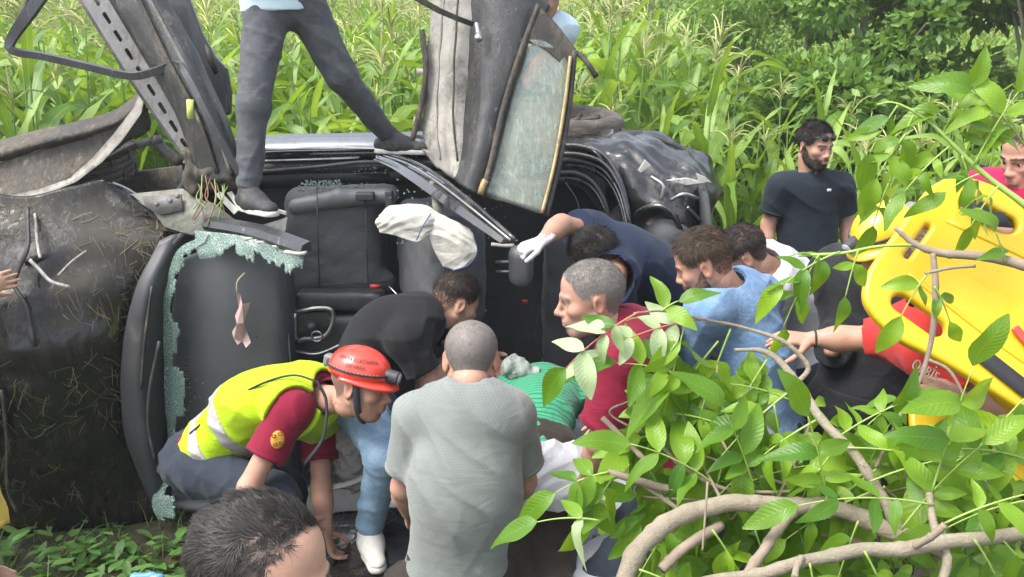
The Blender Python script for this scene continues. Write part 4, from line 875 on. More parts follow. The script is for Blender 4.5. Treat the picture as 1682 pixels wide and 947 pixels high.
solid(cp('rear_lining', patch(rows([(905, 262, 4.5), (960, 262, 4.46), (1000, 300, 4.4)], [(905, 300, 4.55), (950, 305, 4.5), (985, 345, 4.45)]), 12, 12, .004, 12, 33), M_STEELB), .01)
for o_ in ([(1094, 296), (1128, 292), (1160, 300), (1128, 304)], [(1143, 284), (1158, 290), (1170, 300), (1148, 298)], [(1060, 262), (1070, 272), (1052, 284), (1048, 280)]):
    bevel(cp('lamp_fragment', plate([A(x, y, 4.2) for x, y in o_], .02), M_WHITEP, smooth=False), .003)
solid(cp('tailgate_edge', patch(rows([(1020, 212, 4.8), (1080, 222, 4.8), (1140, 250, 4.76), (1176, 290, 4.7)], [(1030, 226, 4.7), (1085, 234, 4.66), (1138, 260, 4.62), (1176, 300, 4.6)]), 8, 30, .012, 18, 34), M_RUB), .015)
for pth in ([(1100, 330, 4.18), (1125, 318, 4.15), (1150, 325, 4.2)], [(1070, 290, 4.24), (1090, 305, 4.2), (1085, 330, 4.2)], [(1130, 340, 4.2), (1150, 360, 4.25)]):
    cp('bent_strip', sweep([A(*p) for p in pth], rect(.008, .003), 12, (0, 1, 0), amp=.005), M_CHROME)
RW = A(940, 214, 5.0)
rw = cp('rear_wheel', lathe([(.02, .02), (.09, .035), (.165, .06), (.185, .095), (.24, .105), (.27, .095), (.285, .07), (.288, 0), (.285, -.07), (.27, -.1), (.18, -.1)], RW, (.05, -.1, 1), 56), M_TYRE)
for i in range(7):
    a = i * 6.2832 / 7; cp('wheel_spoke', tube([RW + V((.04 * math.cos(a), .04 * math.sin(a), .055)), RW + V((.16 * math.cos(a + .35), .16 * math.sin(a + .35), .075))], .014, 4, 6), M_TYRE, rw)
# underbody that closes the far side
solid(cp('underbody', patch([[V((-2.9, 4.86, .1)), V((-1, 4.95, .1)), V((1.0, 4.9, .15))], [V((-2.9, 4.86, .9)), V((-1, 5.0, .9)), V((1.0, 4.95, .9))], [V((-2.7, 4.84, 1.55)), V((-1, 4.92, 1.72)), V((.95, 4.88, 1.68))]], 10, 10, .01, 5, 35), M_SHELLMUD), .03)
# roof skin folded down to the ground in front of the cabin
solid(cp('roof_panel', patch(rows([(470, 870, 3.55), (640, 835, 3.5), (840, 838, 3.35), (960, 830, 3.3), (1080, 830, 3.3)], [(470, 930, 3.3), (640, 900, 3.25), (840, 862, 3.1), (960, 850, 3.05), (1080, 850, 3.05)], [(480, 990, 3.1), (650, 985, 3.0), (850, 950, 2.85), (970, 950, 2.8), (1080, 950, 2.8)]), 24, 40, .012, 8, 36, crease=.01), M_PAINT), .02)
cp('roof_rail', tube([A(845, 852, 3.1), A(900, 846, 3.08), A(960, 838, 3.08)], .012, 12, 8), M_RUB)

# straw and grass stuck to the bonnet, crumbs of safety glass over cabin and sill
def scatter_straw(o, n, seed):
    r = np.random.default_rng(seed); me = o.data; k = len(me.polygons); c = np.empty(k * 3); me.polygons.foreach_get('center', c); c = c.reshape(-1, 3); nn = np.empty(k * 3); me.polygons.foreach_get('normal', nn); nn = nn.reshape(-1, 3)
    sg = np.sign((nn * np.array([0, -1, .3])).sum(1))[:, None]; nn = nn * sg; parts = []
    w_ = np.clip(wob(c, 1, 3.5, seed) + .5, 0, 2); idx = r.choice(k, n, p=w_ / w_.sum())
    for i in idx:
        a = np.cross(nn[i], r.normal(size=3)); a[2] *= 1.6; a = unit(a); L = r.uniform(.02, .11); p = c[i] + nn[i] * .009; b = unit(np.cross(nn[i], a)) * r.normal() * .3
        v, f = strip([p, p + a * L * .5 + b * L * .3 + nn[i] * .004, p + a * L + b * L], r.uniform(.0015, .0035), nn[i]); parts.append((v, f, None))
    v, f, _ = join_np(parts); return mesh(v, f)
M_STRAW = leafmat('straw_and_grass_bits', (.07, .06, .03), (.20, .165, .085), .1, .8)
tag(link('stuck_straw', scatter_straw(hood, 520, 3), M_STRAW, car, local=True), kind='stuff')
def crumbs(n, regs, seed):
    r = np.random.default_rng(seed); parts = []
    cube = np.array([(x, y, z) for x in (-1, 1) for y in (-1, 1) for z in (-1, 1)], float); F = np.array([(0, 1, 3, 2), (4, 6, 7, 5), (0, 4, 5, 1), (2, 3, 7, 6), (0, 2, 6, 4), (1, 5, 7, 3)])
    for _ in range(n):
        x0, y0, x1, y1, Y0, Y1 = regs[int(r.integers(0, len(regs)))]; p = np.array(tuple(A(r.uniform(x0, x1), r.uniform(y0, y1), r.uniform(Y0, Y1)))); parts.append((p + (cube * r.uniform(.0015, .004, 3)) @ rot3(r).T, F, None))
    v, f, _ = join_np(parts); return mesh(v, f)
tag(cp('glass_crumbs', crumbs(700, [(490, 300, 640, 320, 4.36, 4.40), (480, 478, 620, 500, 4.24, 4.3), (425, 268, 640, 285, 4.5, 4.52), (300, 620, 470, 690, 3.92, 3.93), (640, 285, 830, 400, 3.95, 4.0), (500, 296, 560, 304, 4.3, 4.4)], 5), M_SHARD, smooth=False), kind='stuff')
for k, pth in enumerate(([(640, 470, 4.1), (670, 500, 4.05), (720, 520, 4.1), (800, 510, 4.1)], [(900, 470, 4.2), (880, 540, 4.15), (900, 600, 4.1)], [(480, 600, 4.0), (500, 620, 3.95), (530, 610, 3.95)], [(930, 300, 4.3), (950, 340, 4.2), (940, 380, 4.15)])):
    cp('loose_wire', tube([A(*p) for p in pth], .004, 18, 5, amp=.01, seed=k), M_RUB if k % 2 else M_CHROME)
# ------------------------------------------------------------------ people
def add_hand(f, w_, d, n, sgn, curl=.4, spread=.25, sc=1.0, thumb=.5):
    """palm, four jointed fingers of different length and a thumb leaving the side of the palm"""
    w_ = np.array(tuple(w_)); d = unit(d); n = np.array(tuple(n), float); n = unit(n - d * (n @ d)); s = np.cross(d, n) * sgn
    f.cap(w_ - d * .02, w_ + d * .075 * sc, .026 * sc, .040 * sc, k=.012, side=s, ratio=.42)
    for i, (o, L) in enumerate(((.030, .070), (.010, .080), (-.011, .075), (-.030, .058))):
        a = unit(d + s * o * spread * 9); p = w_ + d * .082 * sc + s * o * sc; ang = curl * (.5 + .08 * i); rr = .0092 * sc
        for j, q in enumerate((.45, .32, .25)):
            ca, sa = math.cos(ang), math.sin(ang); v = a * ca + n * sa; e = p + v * L * q * sc; f.cap(p, e, rr, rr * .93, k=.004); p = e; rr *= .92; ang += curl * (.95 if j == 0 else .75)
    p = w_ + d * .02 * sc + s * .026 * sc; v = unit(d * .62 + s * .62 + n * thumb); e = p + v * .045 * sc; f.cap(p, e, .014 * sc, .0115 * sc, k=.012); v = unit(v + d * .35 + n * thumb * .5 - s * .25); e2 = e + v * .035 * sc
    f.cap(e, e2, .0112 * sc, .010 * sc, k=.004); f.cap(e2, e2 + unit(v + d * .3) * .026 * sc, .010 * sc, .0085 * sc, k=.004)

HEADS = {}
def head_np(jaw=1.0, nose=1.0, wide=1.0, h=.0042):
    key = (jaw, nose, wide, h)
    if key in HEADS: return HEADS[key]
    f = Field(); w_ = wide
    f.ell((0, -.014, .034), (.076 * w_, .098, .086)).ell((0, .0, .055), (.070 * w_, .09, .066), k=.03)
    f.ell((0, .03, -.018), (.062 * w_, .062, .086), k=.03).ell((0, .022, -.072), (.052 * jaw, .058, .044), k=.03)
    f.ell((0, .070, -.099), (.022 * jaw, .019, .019), k=.025)
    for s in (-1, 1):
        f.cap((s * .057 * jaw, -.004, -.048), (s * .026 * jaw, .062, -.099), .017, .015, k=.028).ell((s * .043, .060, -.020), (.021, .022, .018), k=.025)
        f.ell((s * .0312, .094, .002), (.019, .016, .013), k=.012, mode='s')
        f.ell((s * .031, .0765, .002), .0138, k=.006).cap((s * .012, .092, .020), (s * .044, .080, .021), .0085, .007, k=.014)
        f.ell((s * .0315, .0915, .0005), (.0125, .009, .0042), k=.003, mode='s')
        f.ell((s * .0115, .100, -.036), (.0085, .011, .0075), k=.010)
        Q = np.array(Matrix.Rotation(s * -.45, 3, 'Z') @ Matrix.Rotation(-.2, 3, 'X'))
        f.ell((s * .0785 * w_, -.012, -.006), (.0075, .019, .033), Q, k=.010).ell((s * .086 * w_, -.010, -.002), (.006, .010, .018), Q, k=.005, mode='s')
    f.cap((0, .088, .016), (0, .106 + .05 * (nose - 1), -.026), .0078, .0085, k=.014).ell((0, .107 + .06 * (nose - 1), -.033), (.0105, .0115, .0095), k=.010)
    f.ell((0, .080, -.060), (.029, .022, .024), k=.018)
    f.cap((-.019, .0965, -.0605), (.019, .0965, -.0605), .0050, k=.007).cap((-.017, .0965, -.0715), (.017, .0965, -.0715), .0058, k=.007)
    f.cap((-.023, .1045, -.0660), (.023, .1045, -.0660), .0030, k=.003, mode='s')
    f.cap((0, -.030, -.03), (0, -.036, -.082), .050, .046, k=.022)
    HEADS[key] = f.mesh_np(h); return HEADS[key]
def hairline(p, rec=0.):
    p = p + np.array([0, rec, 0])
    x, y, z = p[:, 0], p[:, 1], p[:, 2]
    ln = np.interp(y, [-.12, -.07, -.045, -.025, .0, .03, .05, .066, .082, .1], [-.062, -.072, -.045, .0, .012, .012, .030, .066, .088, .1])
    ear = (np.abs(x) > .062) & (y > -.035) & (y < .012) & (z < .034)
    return np.where(ear, 0, np.clip((z - ln + wob(p, .004, 60, 3)) / .012, 0, 1))
def beardmask(p):
    x, y, z = p[:, 0], p[:, 1], p[:, 2]
    ln = np.interp(y, [-.01, .0, .02, .04, .06, .075, .09, .12], [-.2, .01, -.01, -.036, -.052, -.044, -.045, -.047]); m = np.clip((ln - z) / .010, 0, 1)
    lips = (np.abs(x) < .022) & (z > -.079) & (z < -.057) & (y > .085); m = np.where(lips, 0, m); nose = (np.abs(x) < .026) & (z > -.046) & (y > .08); m = np.where(nose, 0, m)
    return m * np.clip((z + .125) / .015, 0, 1) * (y > -.004)
def strands(v, q, mask, n, length, wd, comb, lift=.35, rough=.25, seed=0, segs=3, clump=.25):
    """hair: n tapered blades growing out of the scalp (local space); comb(p) gives their lie"""
    r = np.random.default_rng(seed); c = v[q].mean(1); m = mask(c); nn = np.cross(v[q[:, 1]] - v[q[:, 0]], v[q[:, 3]] - v[q[:, 0]]); ar = np.linalg.norm(nn, axis=1); nn = nn / (ar[:, None] + 1e-12)
    w_ = m * ar
    if w_.sum() <= 0: return None
    i = r.choice(len(q), n, p=w_ / w_.sum()); a, b = r.random((n, 1)), r.random((n, 1)); V4 = v[q[i]]
    P = V4[:, 0] * (1 - a) * (1 - b) + V4[:, 1] * a * (1 - b) + V4[:, 2] * a * b + V4[:, 3] * (1 - a) * b; N = nn[i]
    C = comb(P) + r.normal(size=(n, 3)) * rough + clump * np.stack([wob(P, 1, 70, 11), wob(P, 1, 70, 12), wob(P, .5, 70, 13)], -1); C -= N * (C * N).sum(1, keepdims=True); C /= np.linalg.norm(C, axis=1, keepdims=True) + 1e-9
    L = (length(P) if callable(length) else np.full(n, length)) * r.uniform(.65, 1.2, n) * (1 + clump * wob(P, 1, 95, 14)); L = L[:, None]
    pts = []; p = P - N * .001
    for k in range(segs + 1):
        pts.append(p); t = k / segs; d = N * (lift * (1 - t * .9)) + C * (1 - lift * .5 + t * .3); d /= np.linalg.norm(d, axis=1, keepdims=True); p = p + d * L / segs
    S = np.cross(C, N) + r.normal(size=(n, 3)) * .35; S /= np.linalg.norm(S, axis=1, keepdims=True); vs = []
    for k in range(segs + 1):
        ww = wd * (1 - .85 * (k / segs) ** 1.5); vs += [pts[k] - S * ww / 2, pts[k] + S * ww / 2]
    VV = np.stack(vs, 1); m2 = 2 * (segs + 1); o = np.arange(n)[:, None, None] * m2; k = np.arange(segs)[None, :, None] * 2
    return VV.reshape(-1, 3), (o + k + np.array([0, 1, 3, 2])).reshape(-1, 4)
def combed(kind):
    def fn(p):
        x, y, z = p[:, :1], p[:, 1:2], p[:, 2:]
        top = np.clip((z - .05) / .05, 0, 1); down = np.concatenate([x * 0, -.3 + x * 0, -1 + 0 * x], 1)
        t = {'forward': (0, 1, .1), 'back': (0, -1, .15), 'side': (.9, .5, .1), 'messy': (.3, .5, .4)}[kind]; t = np.array(t)[None] + np.concatenate([np.sin(p[:, 1:2] * 90), np.sin(p[:, :1] * 110), 0 * x], 1) * .35
        return down * (1 - top) + t * top
    return fn
def ik(a, b, l1, l2, pole):
    a = V(a); b = V(b); d = b - a; L = min(max(d.length, .05), (l1 + l2) * .995); d.normalize(); x = (l1 * l1 - l2 * l2 + L * L) / (2 * L); h = math.sqrt(max(0, l1 * l1 - x * x)); p = V(pole) - d * V(pole).dot(d); p.normalize(); return a + d * x + p * h
def headframe(pos, look, up=(0, 0, 1)):
    y = V(look).normalized(); z = V(up); z = (z - y * z.dot(y)).normalized(); x = y.cross(z); return frame(pos, x, y, z)
def fill(J):
    J = dict(J); fw = V(J['fwd']).normalized(); sp = (V(J['N']) - V(J['P'])).normalized(); side = fw.cross(V((0, 0, 1))) if abs(fw.z) < .9 else fw.cross(sp)
    if 'side' in J: side = V(J['side'])
    side.normalize(); w_ = J.get('w', .175)
    J.setdefault('SR', V(J['N']) + side * w_ - sp * .055); J.setdefault('SL', V(J['N']) - side * w_ - sp * .055)
    J.setdefault('HR', V(J['P']) + side * .09 - sp * .03); J.setdefault('HL', V(J['P']) - side * .09 - sp * .03)
    J.setdefault('M', V(J['P']).lerp(V(J['N']), .5) - fw * J.get('hunch', .03))
    for s, sg in (('L', -1), ('R', 1)):
        if 'W' + s not in J: J['W' + s] = V(J['S' + s]) + V((0, 0, -.5)) + fw * .12
        if 'E' + s not in J: J['E' + s] = ik(J['S' + s], J['W' + s], .29, .26, J.get('pole' + s, -fw + side * sg * .5))
        e, w2 = V(J['E' + s]), V(J['W' + s])
        if (w2 - e).length > .28: J['W' + s] = e + (w2 - e).normalized() * .265
        if 'A' + s not in J: J['A' + s] = V(J['H' + s]) + V((0, 0, -.82))
        if 'K' + s not in J: J['K' + s] = ik(J['H' + s], J['A' + s], .43, .42, J.get('kpole' + s, fw))
        J.setdefault('T' + s, fw); J.setdefault('D' + s, (V(J['W' + s]) - V(J['E' + s]))); J.setdefault('pn' + s, -side * sg)
    J['sd'] = side; J['sp'] = sp; return J
def torso(f, J, g=0., fat=0., legs=False):
    sx = V(J['SR']) - V(J['SL']); P, N, M = V(J['P']), V(J['N']), V(J['M']); U = M.lerp(N, .68); hx = V(J['HR']) - V(J['HL'])
    f.cap(P, M, .148 + g + fat * .5, .142 + g + fat, k=.05, side=hx, ratio=.74 + fat * 2).cap(M, U, .142 + g + fat, .158 + g + fat * .3, k=.06, side=sx, ratio=.70)
    f.cap(V(J['SL']).lerp(V(J['SR']), .06), V(J['SL']).lerp(V(J['SR']), .94), .062 + g, k=.06)
    for s in 'LR': f.cap(N - J['sp'] * .03, V(J['S' + s]), .05 + g, .058 + g, k=.05)
M_SOLE = pm('white_rubber_sole', (.6, .58, .54), .6, .15, 20, .2, 60)
M_SOLEB = pm('dark_rubber_sole', (.03, .03, .03), .7, .15, 20)
M_EYE = pm('eyeball', (.55, .5, .46), .25); M_IRIS = pm('dark_iris', (.02, .012, .008), .15)
def eyes(root, M, sc=1):
    for s in (-1, 1):
        c = M @ (V((s * .031, .0765, .0015)) * sc); ax = (M.to_3x3() @ V((s * .06, 1, -.12))).normalized(); R0 = .0128 * sc
        pr = [(R0 * math.sin(a), R0 * math.cos(a)) for a in np.linspace(0, 2.4, 10)]
        me = lathe(pr, c, ax, 12); me.materials.append(M_EYE); me.materials.append(M_IRIS)
        me.polygons.foreach_set('material_index', [1 if (i % 9) < 2 else 0 for i in range(len(me.polygons))]); link('eye', me, None, root)
def shoe(root, Ak, d, mat, sole=M_SOLE, laces=None, up=(0, 0, 1)):
    Ak = V(Ak); up = V(up); d = V(d); d = (d - up * d.dot(up)).normalized(); s = d.cross(up); b = Ak - up * .075; heel = b - d * .045 + up * .04; toe = b + d * .17 + up * .03
    f = Field(); f.cap(heel, b + d * .08 + up * .042, .040, .044, k=.03).cap(b + d * .06 + up * .034, toe, .043, .036, k=.03, side=s, ratio=.8).cap(Ak + up * .02, b + d * .03 + up * .05, .044, .05, k=.04, flata=False)
    f.disp(lambda P: wob(P, .0015, 60, 3)); f.ops.append((lambda P: -((P - np.array(tuple(b + up * .012))) @ np.array(tuple(up))), None, None, 0, 'i'))
    o = link('shoe', f.mesh(.007), mat, root)
    f = Field(); f.cap(heel - up * .03, b + d * .07 + up * .008, .041, .043, k=.02, side=s, ratio=1).cap(b + d * .07 + up * .008, toe - up * .02, .046, .039, k=.02)
    f.ops.append((lambda P: np.abs((P - np.array(tuple(b + up * .010))) @ np.array(tuple(up))) - .013, None, None, 0, 'i')); link('sole', f.mesh(.006), sole, o)
    lc = laces or sole
    for i in range(5):
        c = b + d * (.045 + .018 * i) + up * (.098 - .008 * i); link('lace', tube([c - s * .024 - up * .012, c + up * .004, c + s * .024 - up * .012], .0028, 7, 5), lc, o)
    return o
def person(label, J, skin, hair=None, shirt=None, trousers=None, shoes=None, face={}, fat=0., hres=.0042, hs=1.0, group=None, hands='LR', glove=None, beard=None, eye=True, curl=.45, head=True, res=.0125, neckr=.058):
    J = fill(J); base = (V(J['AL']) + V(J['AR'])) / 2; base.z = min(V(J['AL']).z, V(J['AR']).z) - .08
    root = thing('person', label, 'person', base, group); HM = headframe(J['head'], J['look'], J.get('hup', (0, 0, 1))); J['HM'] = HM
    f = Field(); torso(f, J, -.034, fat); N = V(J['N']); hb = HM @ V((0, -.036, -.07))
    f.cap(N - J['sp'] * .05, hb, neckr, neckr - .006, k=.03)
    for s in 'LR':
        f.cap(J['S' + s], J['E' + s], .050, .041, k=.03).cap(J['E' + s], V(J['E' + s]).lerp(V(J['W' + s]), .35), .041, .043, k=.02).cap(V(J['E' + s]).lerp(V(J['W' + s]), .3), J['W' + s], .043, .028, k=.02)
        f.cap(J['H' + s], J['K' + s], .074, .044, k=.02).cap(J['K' + s], V(J['K' + s]).lerp(V(J['A' + s]), .35), .044, .043, k=.01).cap(V(J['K' + s]).lerp(V(J['A' + s]), .3), J['A' + s], .043, .030, k=.01)
    bv, bq = f.mesh_np(res); parts = [(bv, bq)]; ha = [np.zeros(len(bv))]; ra = [np.zeros(len(bv))]
    if head:
        hv, hq = head_np(h=hres, **face); mk = hairline(hv, hair.get('recede', 0)) if hair else np.zeros(len(hv)); st = (hair or {}).get('scalp', .85); fade = (hair or {}).get('fade')
        if fade is not None: mk = mk * np.clip(.45 + (hv[:, 2] - fade) / .05, .35, 1)
        hm = mk * st
        bm = beardmask(hv); hm = np.maximum(hm, bm * ((beard or {}).get('scalp', .16)))
        eb = (np.abs(np.abs(hv[:, 0]) - .031) < .02) & (np.abs(hv[:, 2] - .0225 - .0) < .0045) & (hv[:, 1] > .06); hm = np.where(eb, .8, hm)
        red = np.where((np.abs(hv[:, 0]) < .021) & (hv[:, 1] > .088) & (hv[:, 2] < -.057) & (hv[:, 2] > -.077), .35, 0); red = np.maximum(red, np.where(np.abs(hv[:, 0]) > .078, .35, 0)); red = np.maximum(red, .35 * np.exp(-(((hv[:, 2] + .033) / .014) ** 2 + (hv[:, 0] / .016) ** 2)) * (hv[:, 1] > .09))
        MM = np.array(HM); tv = (hv * hs) @ MM[:3, :3].T + MM[:3, 3]; parts.append((tv, hq)); ha.append(hm); ra.append(red)
    hp = []
    for s in hands:
        f = Field(); sg = 1 if s == 'R' else -1; w_, e_ = V(J['W' + s]), V(J['E' + s]); f.cap(w_.lerp(e_, .35), w_, .034, .027, k=.01); add_hand(f, w_, J['D' + s], J['pn' + s], sg * J.get('hflip', 1), J.get('curl' + s, curl), thumb=J.get('thumb', .5))
        pv = f.mesh_np(.0052)
        if glove and s in glove[0]: hp.append((s, pv))
        else: parts.append(pv); ha.append(np.zeros(len(pv[0]))); ra.append(np.zeros(len(pv[0])))
    v, q, _ = join_np([(a, b, None) for a, b in parts]); me = mesh(v, q)
    for nm, arr in (('hair', ha), ('red', ra)): at_ = me.attributes.new(nm, 'FLOAT', 'POINT'); at_.data.foreach_set('value', np.concatenate(arr).astype(np.float32))
    link('body', me, skin, root)
    for s, pv in hp: link('glove', mesh(*pv), glove[1], root)
    if head and eye: eyes(root, HM, hs)
    def grow(name, mask, n, length, wd, cmb, mat, **kw):
        r = strands(hv, hq, mask, n, length, wd, cmb, **kw)
        if r is None: return
        MM = np.array(HM); link(name, mesh((r[0] * hs) @ MM[:3, :3].T + MM[:3, 3], r[1]), mat, root)
    if head and hair:
        if 'n' in hair: grow('hair', lambda p: hairline(p, hair.get('recede', 0)), hair['n'], hair['len'], hair.get('w', .0014), combed(hair.get('comb', 'forward')), hair['mat'], lift=hair.get('lift', .35), rough=hair.get('rough', .3), seed=hair.get('seed', 1), segs=hair.get('segs', 3), clump=hair.get('clump', .3))
        em = lambda p: ((np.abs(np.abs(p[:, 0]) - .031) < .021) & (np.abs(p[:, 2] - .0225) < .0042) & (p[:, 1] > .055)).astype(float)
        grow('eyebrows', em, 160, .010, .0016, lambda p: np.stack([np.sign(p[:, 0]), 0 * p[:, 0], .15 + 0 * p[:, 0]], -1), hair.get('mat', H_DK), lift=.2, rough=.2)
    if head and beard and 'n' in beard: grow('beard', beardmask, beard['n'], beard.get('len', .009), .0014, lambda p: np.stack([0 * p[:, 0], .2 + 0 * p[:, 0], -1 + 0 * p[:, 0]], -1), beard['mat'], lift=.5, rough=.4)
    if shirt:
        sh = shirt; g = sh.get('loose', .014); f = Field(); torso(f, J, g, fat); ln = sh.get('sleeve', .66)
        hems = []
        for s in 'LR':
            S, E, W = V(J['S' + s]), V(J['E' + s]), V(J['W' + s])
            if ln <= 1: f.cap(S, S.lerp(E, ln), .058 + g, .054 + g * 1.5, k=.035, flat=True)
            if ln <= 1: hems.append((S, E))
            else: f.cap(S, E, .060 + g, .052 + g, k=.035).cap(E, E.lerp(W, ln - 1), .052 + g, .040 + g, k=.03, flat=True)
        hem = V(J['P']) - J['sp'] * sh.get('hem', .06); f.cap(V(J['P']), hem, .152 + g + fat * .5, .158 + g + fat * .4, k=.03, side=V(J['HR']) - V(J['HL']), ratio=.78, flat=True)
        sp = np.array(tuple(J['sp'])); hm_ = np.array(tuple(hem)); f.ops.append((lambda P: (hm_ - P) @ sp, None, None, 0, 'i'))
        f.disp(creases(sh.get('fold', .0065), sh.get('seed', 1), J['sp'] * .6 + J['sd'] * .5))
        nd = (hb - N).normalized(); f.cap(N + nd * .034, N + nd * .25, .067, .10, k=.006, mode='s')
        so_ = link('shirt', f.mesh(sh.get('res', .0075)), sh['mat'], root); J['shirt'] = so_; J['shirtfield'] = f
        for S, E in hems: rr_ = .054 + g * 1.5; link('sleeve_hem', lathe([(rr_ - .012, .001), (rr_ + .001, .002), (rr_ + .0035, -.006), (rr_ + .001, -.016), (rr_ - .012, -.016)], S.lerp(E, ln), E - S, 30), sh['mat'], root)
        link('neckband', lathe([(.060, .0), (.066, .007), (.071, .0), (.066, -.007), (.060, 0)], N + nd * .034, nd, 28), sh.get('band', sh['mat']), root)
    if trousers:
        tr = trousers; g = tr.get('loose', .012); f = Field(); hx = V(J['HR']) - V(J['HL']); f.cap(V(J['P']) + J['sp'] * .07, V(J['P']) - J['sp'] * .02, .146 + g + fat * .4, .150 + g, k=.04, side=hx, ratio=.80, flata=True).cap(J['HL'], J['HR'], .085 + g, k=.05)
        for s in 'LR':
            ank = V(J['K' + s]).lerp(V(J['A' + s]), tr.get('len', .97)); f.cap(J['H' + s], J['K' + s], .090 + g, .062 + g, k=.03).cap(J['K' + s], ank, .062 + g, tr.get('cuff', .044) + g, k=.03, flat=True)
        f.disp(creases(tr.get('fold', .006), tr.get('seed', 2), V(J['KR']) - V(J['HR']), 7, 50, 85)); J['trousers'] = link('trousers', f.mesh(tr.get('res', .009)), tr['mat'], root)
    if shoes:
        for s in 'LR': shoe(root, J['A' + s], J['T' + s], shoes['mat'], shoes.get('sole', M_SOLE), shoes.get('laces'), J.get('up' + s, (0, 0, 1)))
    J['root'] = root; return J
SK1 = skinmat('tanned_skin', (.41, .255, .185)); SK2 = skinmat('ruddy_skin', (.44, .265, .195)); SK3 = skinmat('brown_skin', (.36, .22, .155)); SK4 = skinmat('grey_stubble_skin', (.44, .265, .195), (.15, .14, .13)); SK5 = skinmat('sunlit_skin', (.46, .29, .21), (.035, .032, .03))
H_DK = hairmat('dark_brown_hair', (.010, .008, .007), (.035, .026, .02)); H_BK = hairmat('black_hair', (.006, .006, .007), (.022, .019, .018)); H_GR = hairmat('grey_cropped_hair', (.05, .046, .04), (.26, .25, .23), .6); H_BR = hairmat('brown_hair', (.02, .014, .009), (.07, .048, .03))
# ------------------------------------------------------------------ the people, one by one
C_GREYT = None
def knit():
    b = NB('grey_green_knit')
    sep = b.node('ShaderNodeSeparateXYZ'); b.L(b.co, sep.inputs[0])
    row = b.math('SINE', b.math('MULTIPLY', sep.outputs[2], 900)); dash = b.math('SINE', b.math('MULTIPLY_ADD', sep.outputs[0], 520, b.math('MULTIPLY', b.math('FLOOR', b.math('MULTIPLY', sep.outputs[2], 143.24)), 2.1)))
    pt = b.math('MULTIPLY', b.ramp(row, [(.45, (0, 0, 0)), (.75, (1, 1, 1))]), b.ramp(dash, [(.35, (0, 0, 0)), (.6, (1, 1, 1))]))
    c = b.ramp(b.noise(7, 5, .6), [(.3, (.165, .182, .172)), (.7, (.205, .222, .21))]); c = b.mix(b.math('MULTIPLY', pt, .4), c, (.075, .09, .08))
    n1 = b.bump(b.noise(8, 3, .5, b.stretch((1, 1, 2.5), (.3, .4, 0)), dist=1.5), .22, .014); rd = b.math('ABSOLUTE', b.math('SUBTRACT', b.noise(5, 3, .55, b.stretch((1, 1, 1.8), (.5, .2, .9)), dist=1.6), .5)); b.set(**{'Base Color': c, 'Roughness': .9, 'Sheen Weight': .2, 'Specular IOR Level': .2, 'Normal': b.bump(pt, .2, .001, n1)}); return b.m
C_GREYT = knit()
C_CRIM = cloth('crimson_cotton', (.19, .009, .03), 900, .45)
C_BLACK = cloth('black_cotton', (.011, .0115, .013), 900, .5)
C_NAVY = cloth('dark_navy_cotton', (.010, .018, .042), 900, .5)
C_POLO = cloth('charcoal_navy_pique', (.014, .02, .028), 700, .5)
C_BLUE = cloth('faded_blue_cotton', (.13, .235, .40), 500, .5, fade=((.24, .36, .52), 30))
C_WHITE = cloth('white_cotton', (.50, .51, .55), 900, .5)
C_RED = cloth('bright_red_cotton', (.50, .035, .03), 900, .45)
C_MAG = cloth('magenta_red_cotton', (.36, .012, .07), 900, .45)
C_LBLUE = cloth('pale_blue_cotton', (.5, .62, .68), 900, .4)
C_YEL = cloth('ochre_yellow_cotton', (.62, .42, .08), 900, .4)
C_JEAN = cloth('faded_blue_denim', (.16, .27, .40), 420, .55, fade=((.33, .43, .53), 18))
C_GJEAN = cloth('grey_washed_denim', (.07, .075, .083), 420, .6, fade=((.125, .13, .14), 16))
C_NTROU = cloth('navy_work_trousers', (.028, .035, .05), 600, .6)
C_BROWN = cloth('dark_brown_trousers', (.035, .028, .022), 600, .5)
C_FIRE = cloth('black_fire_jacket', (.02, .021, .024), 500, .6)
C_VEST = cloth('fluorescent_yellow_mesh', (.40, .60, .012), 600, .6, .05, .7)
C_TAPE = pm('silver_reflective_tape', (.34, .33, .315), .45, .08, 20, .3, 300, .001)
M_SHOEK = pm('black_suede_shoe', (.025, .026, .028), .7, .3, 20, .4, 60, dirt=((.14, .12, .09), .25, 12)); M_SHOEW = pm('white_leather_shoe', (.62, .6, .55), .55, .1, 20, .2, 60, dirt=((.25, .22, .18), .2, 12)); M_SHOEB = pm('brown_boot', (.05, .035, .025), .7, .3, 20, .4, 60)
M_LATEX = pm('pale_latex_glove', (.44, .43, .42), .5, .12, 30, .4, 60)
M_STRAP = pm('black_webbing', (.02, .022, .025), .8, .2, 60, .4, 300, .001)
M_HELM = pm('orange_red_helmet', (.62, .05, .028), .28, .06, 6, .05, 40, coat=.5, dirt=((.45, .06, .04), .1, 8)); M_HELMY = pm('yellow_helmet', (.72, .47, .02), .3, .06, 6, .05, 40, coat=.5); M_INK = pm('black_ink', (.03, .012, .012), .7); M_LENS = pm('lamp_lens', (.55, .58, .6), .1, .05, 10, metal=.4)
def gz(x, y): return float(terrain(x, y))
def foot(x, y, z=None): return V((x, y, (gz(x, y) if z is None else z) + .085))
def socks(J, s, mat):
    a, k = V(J['A' + s]), V(J['K' + s]); link('sock', tube([a + (k - a) * .02, a + (k - a) * .16], .040, 5, 14), mat, J['root'])

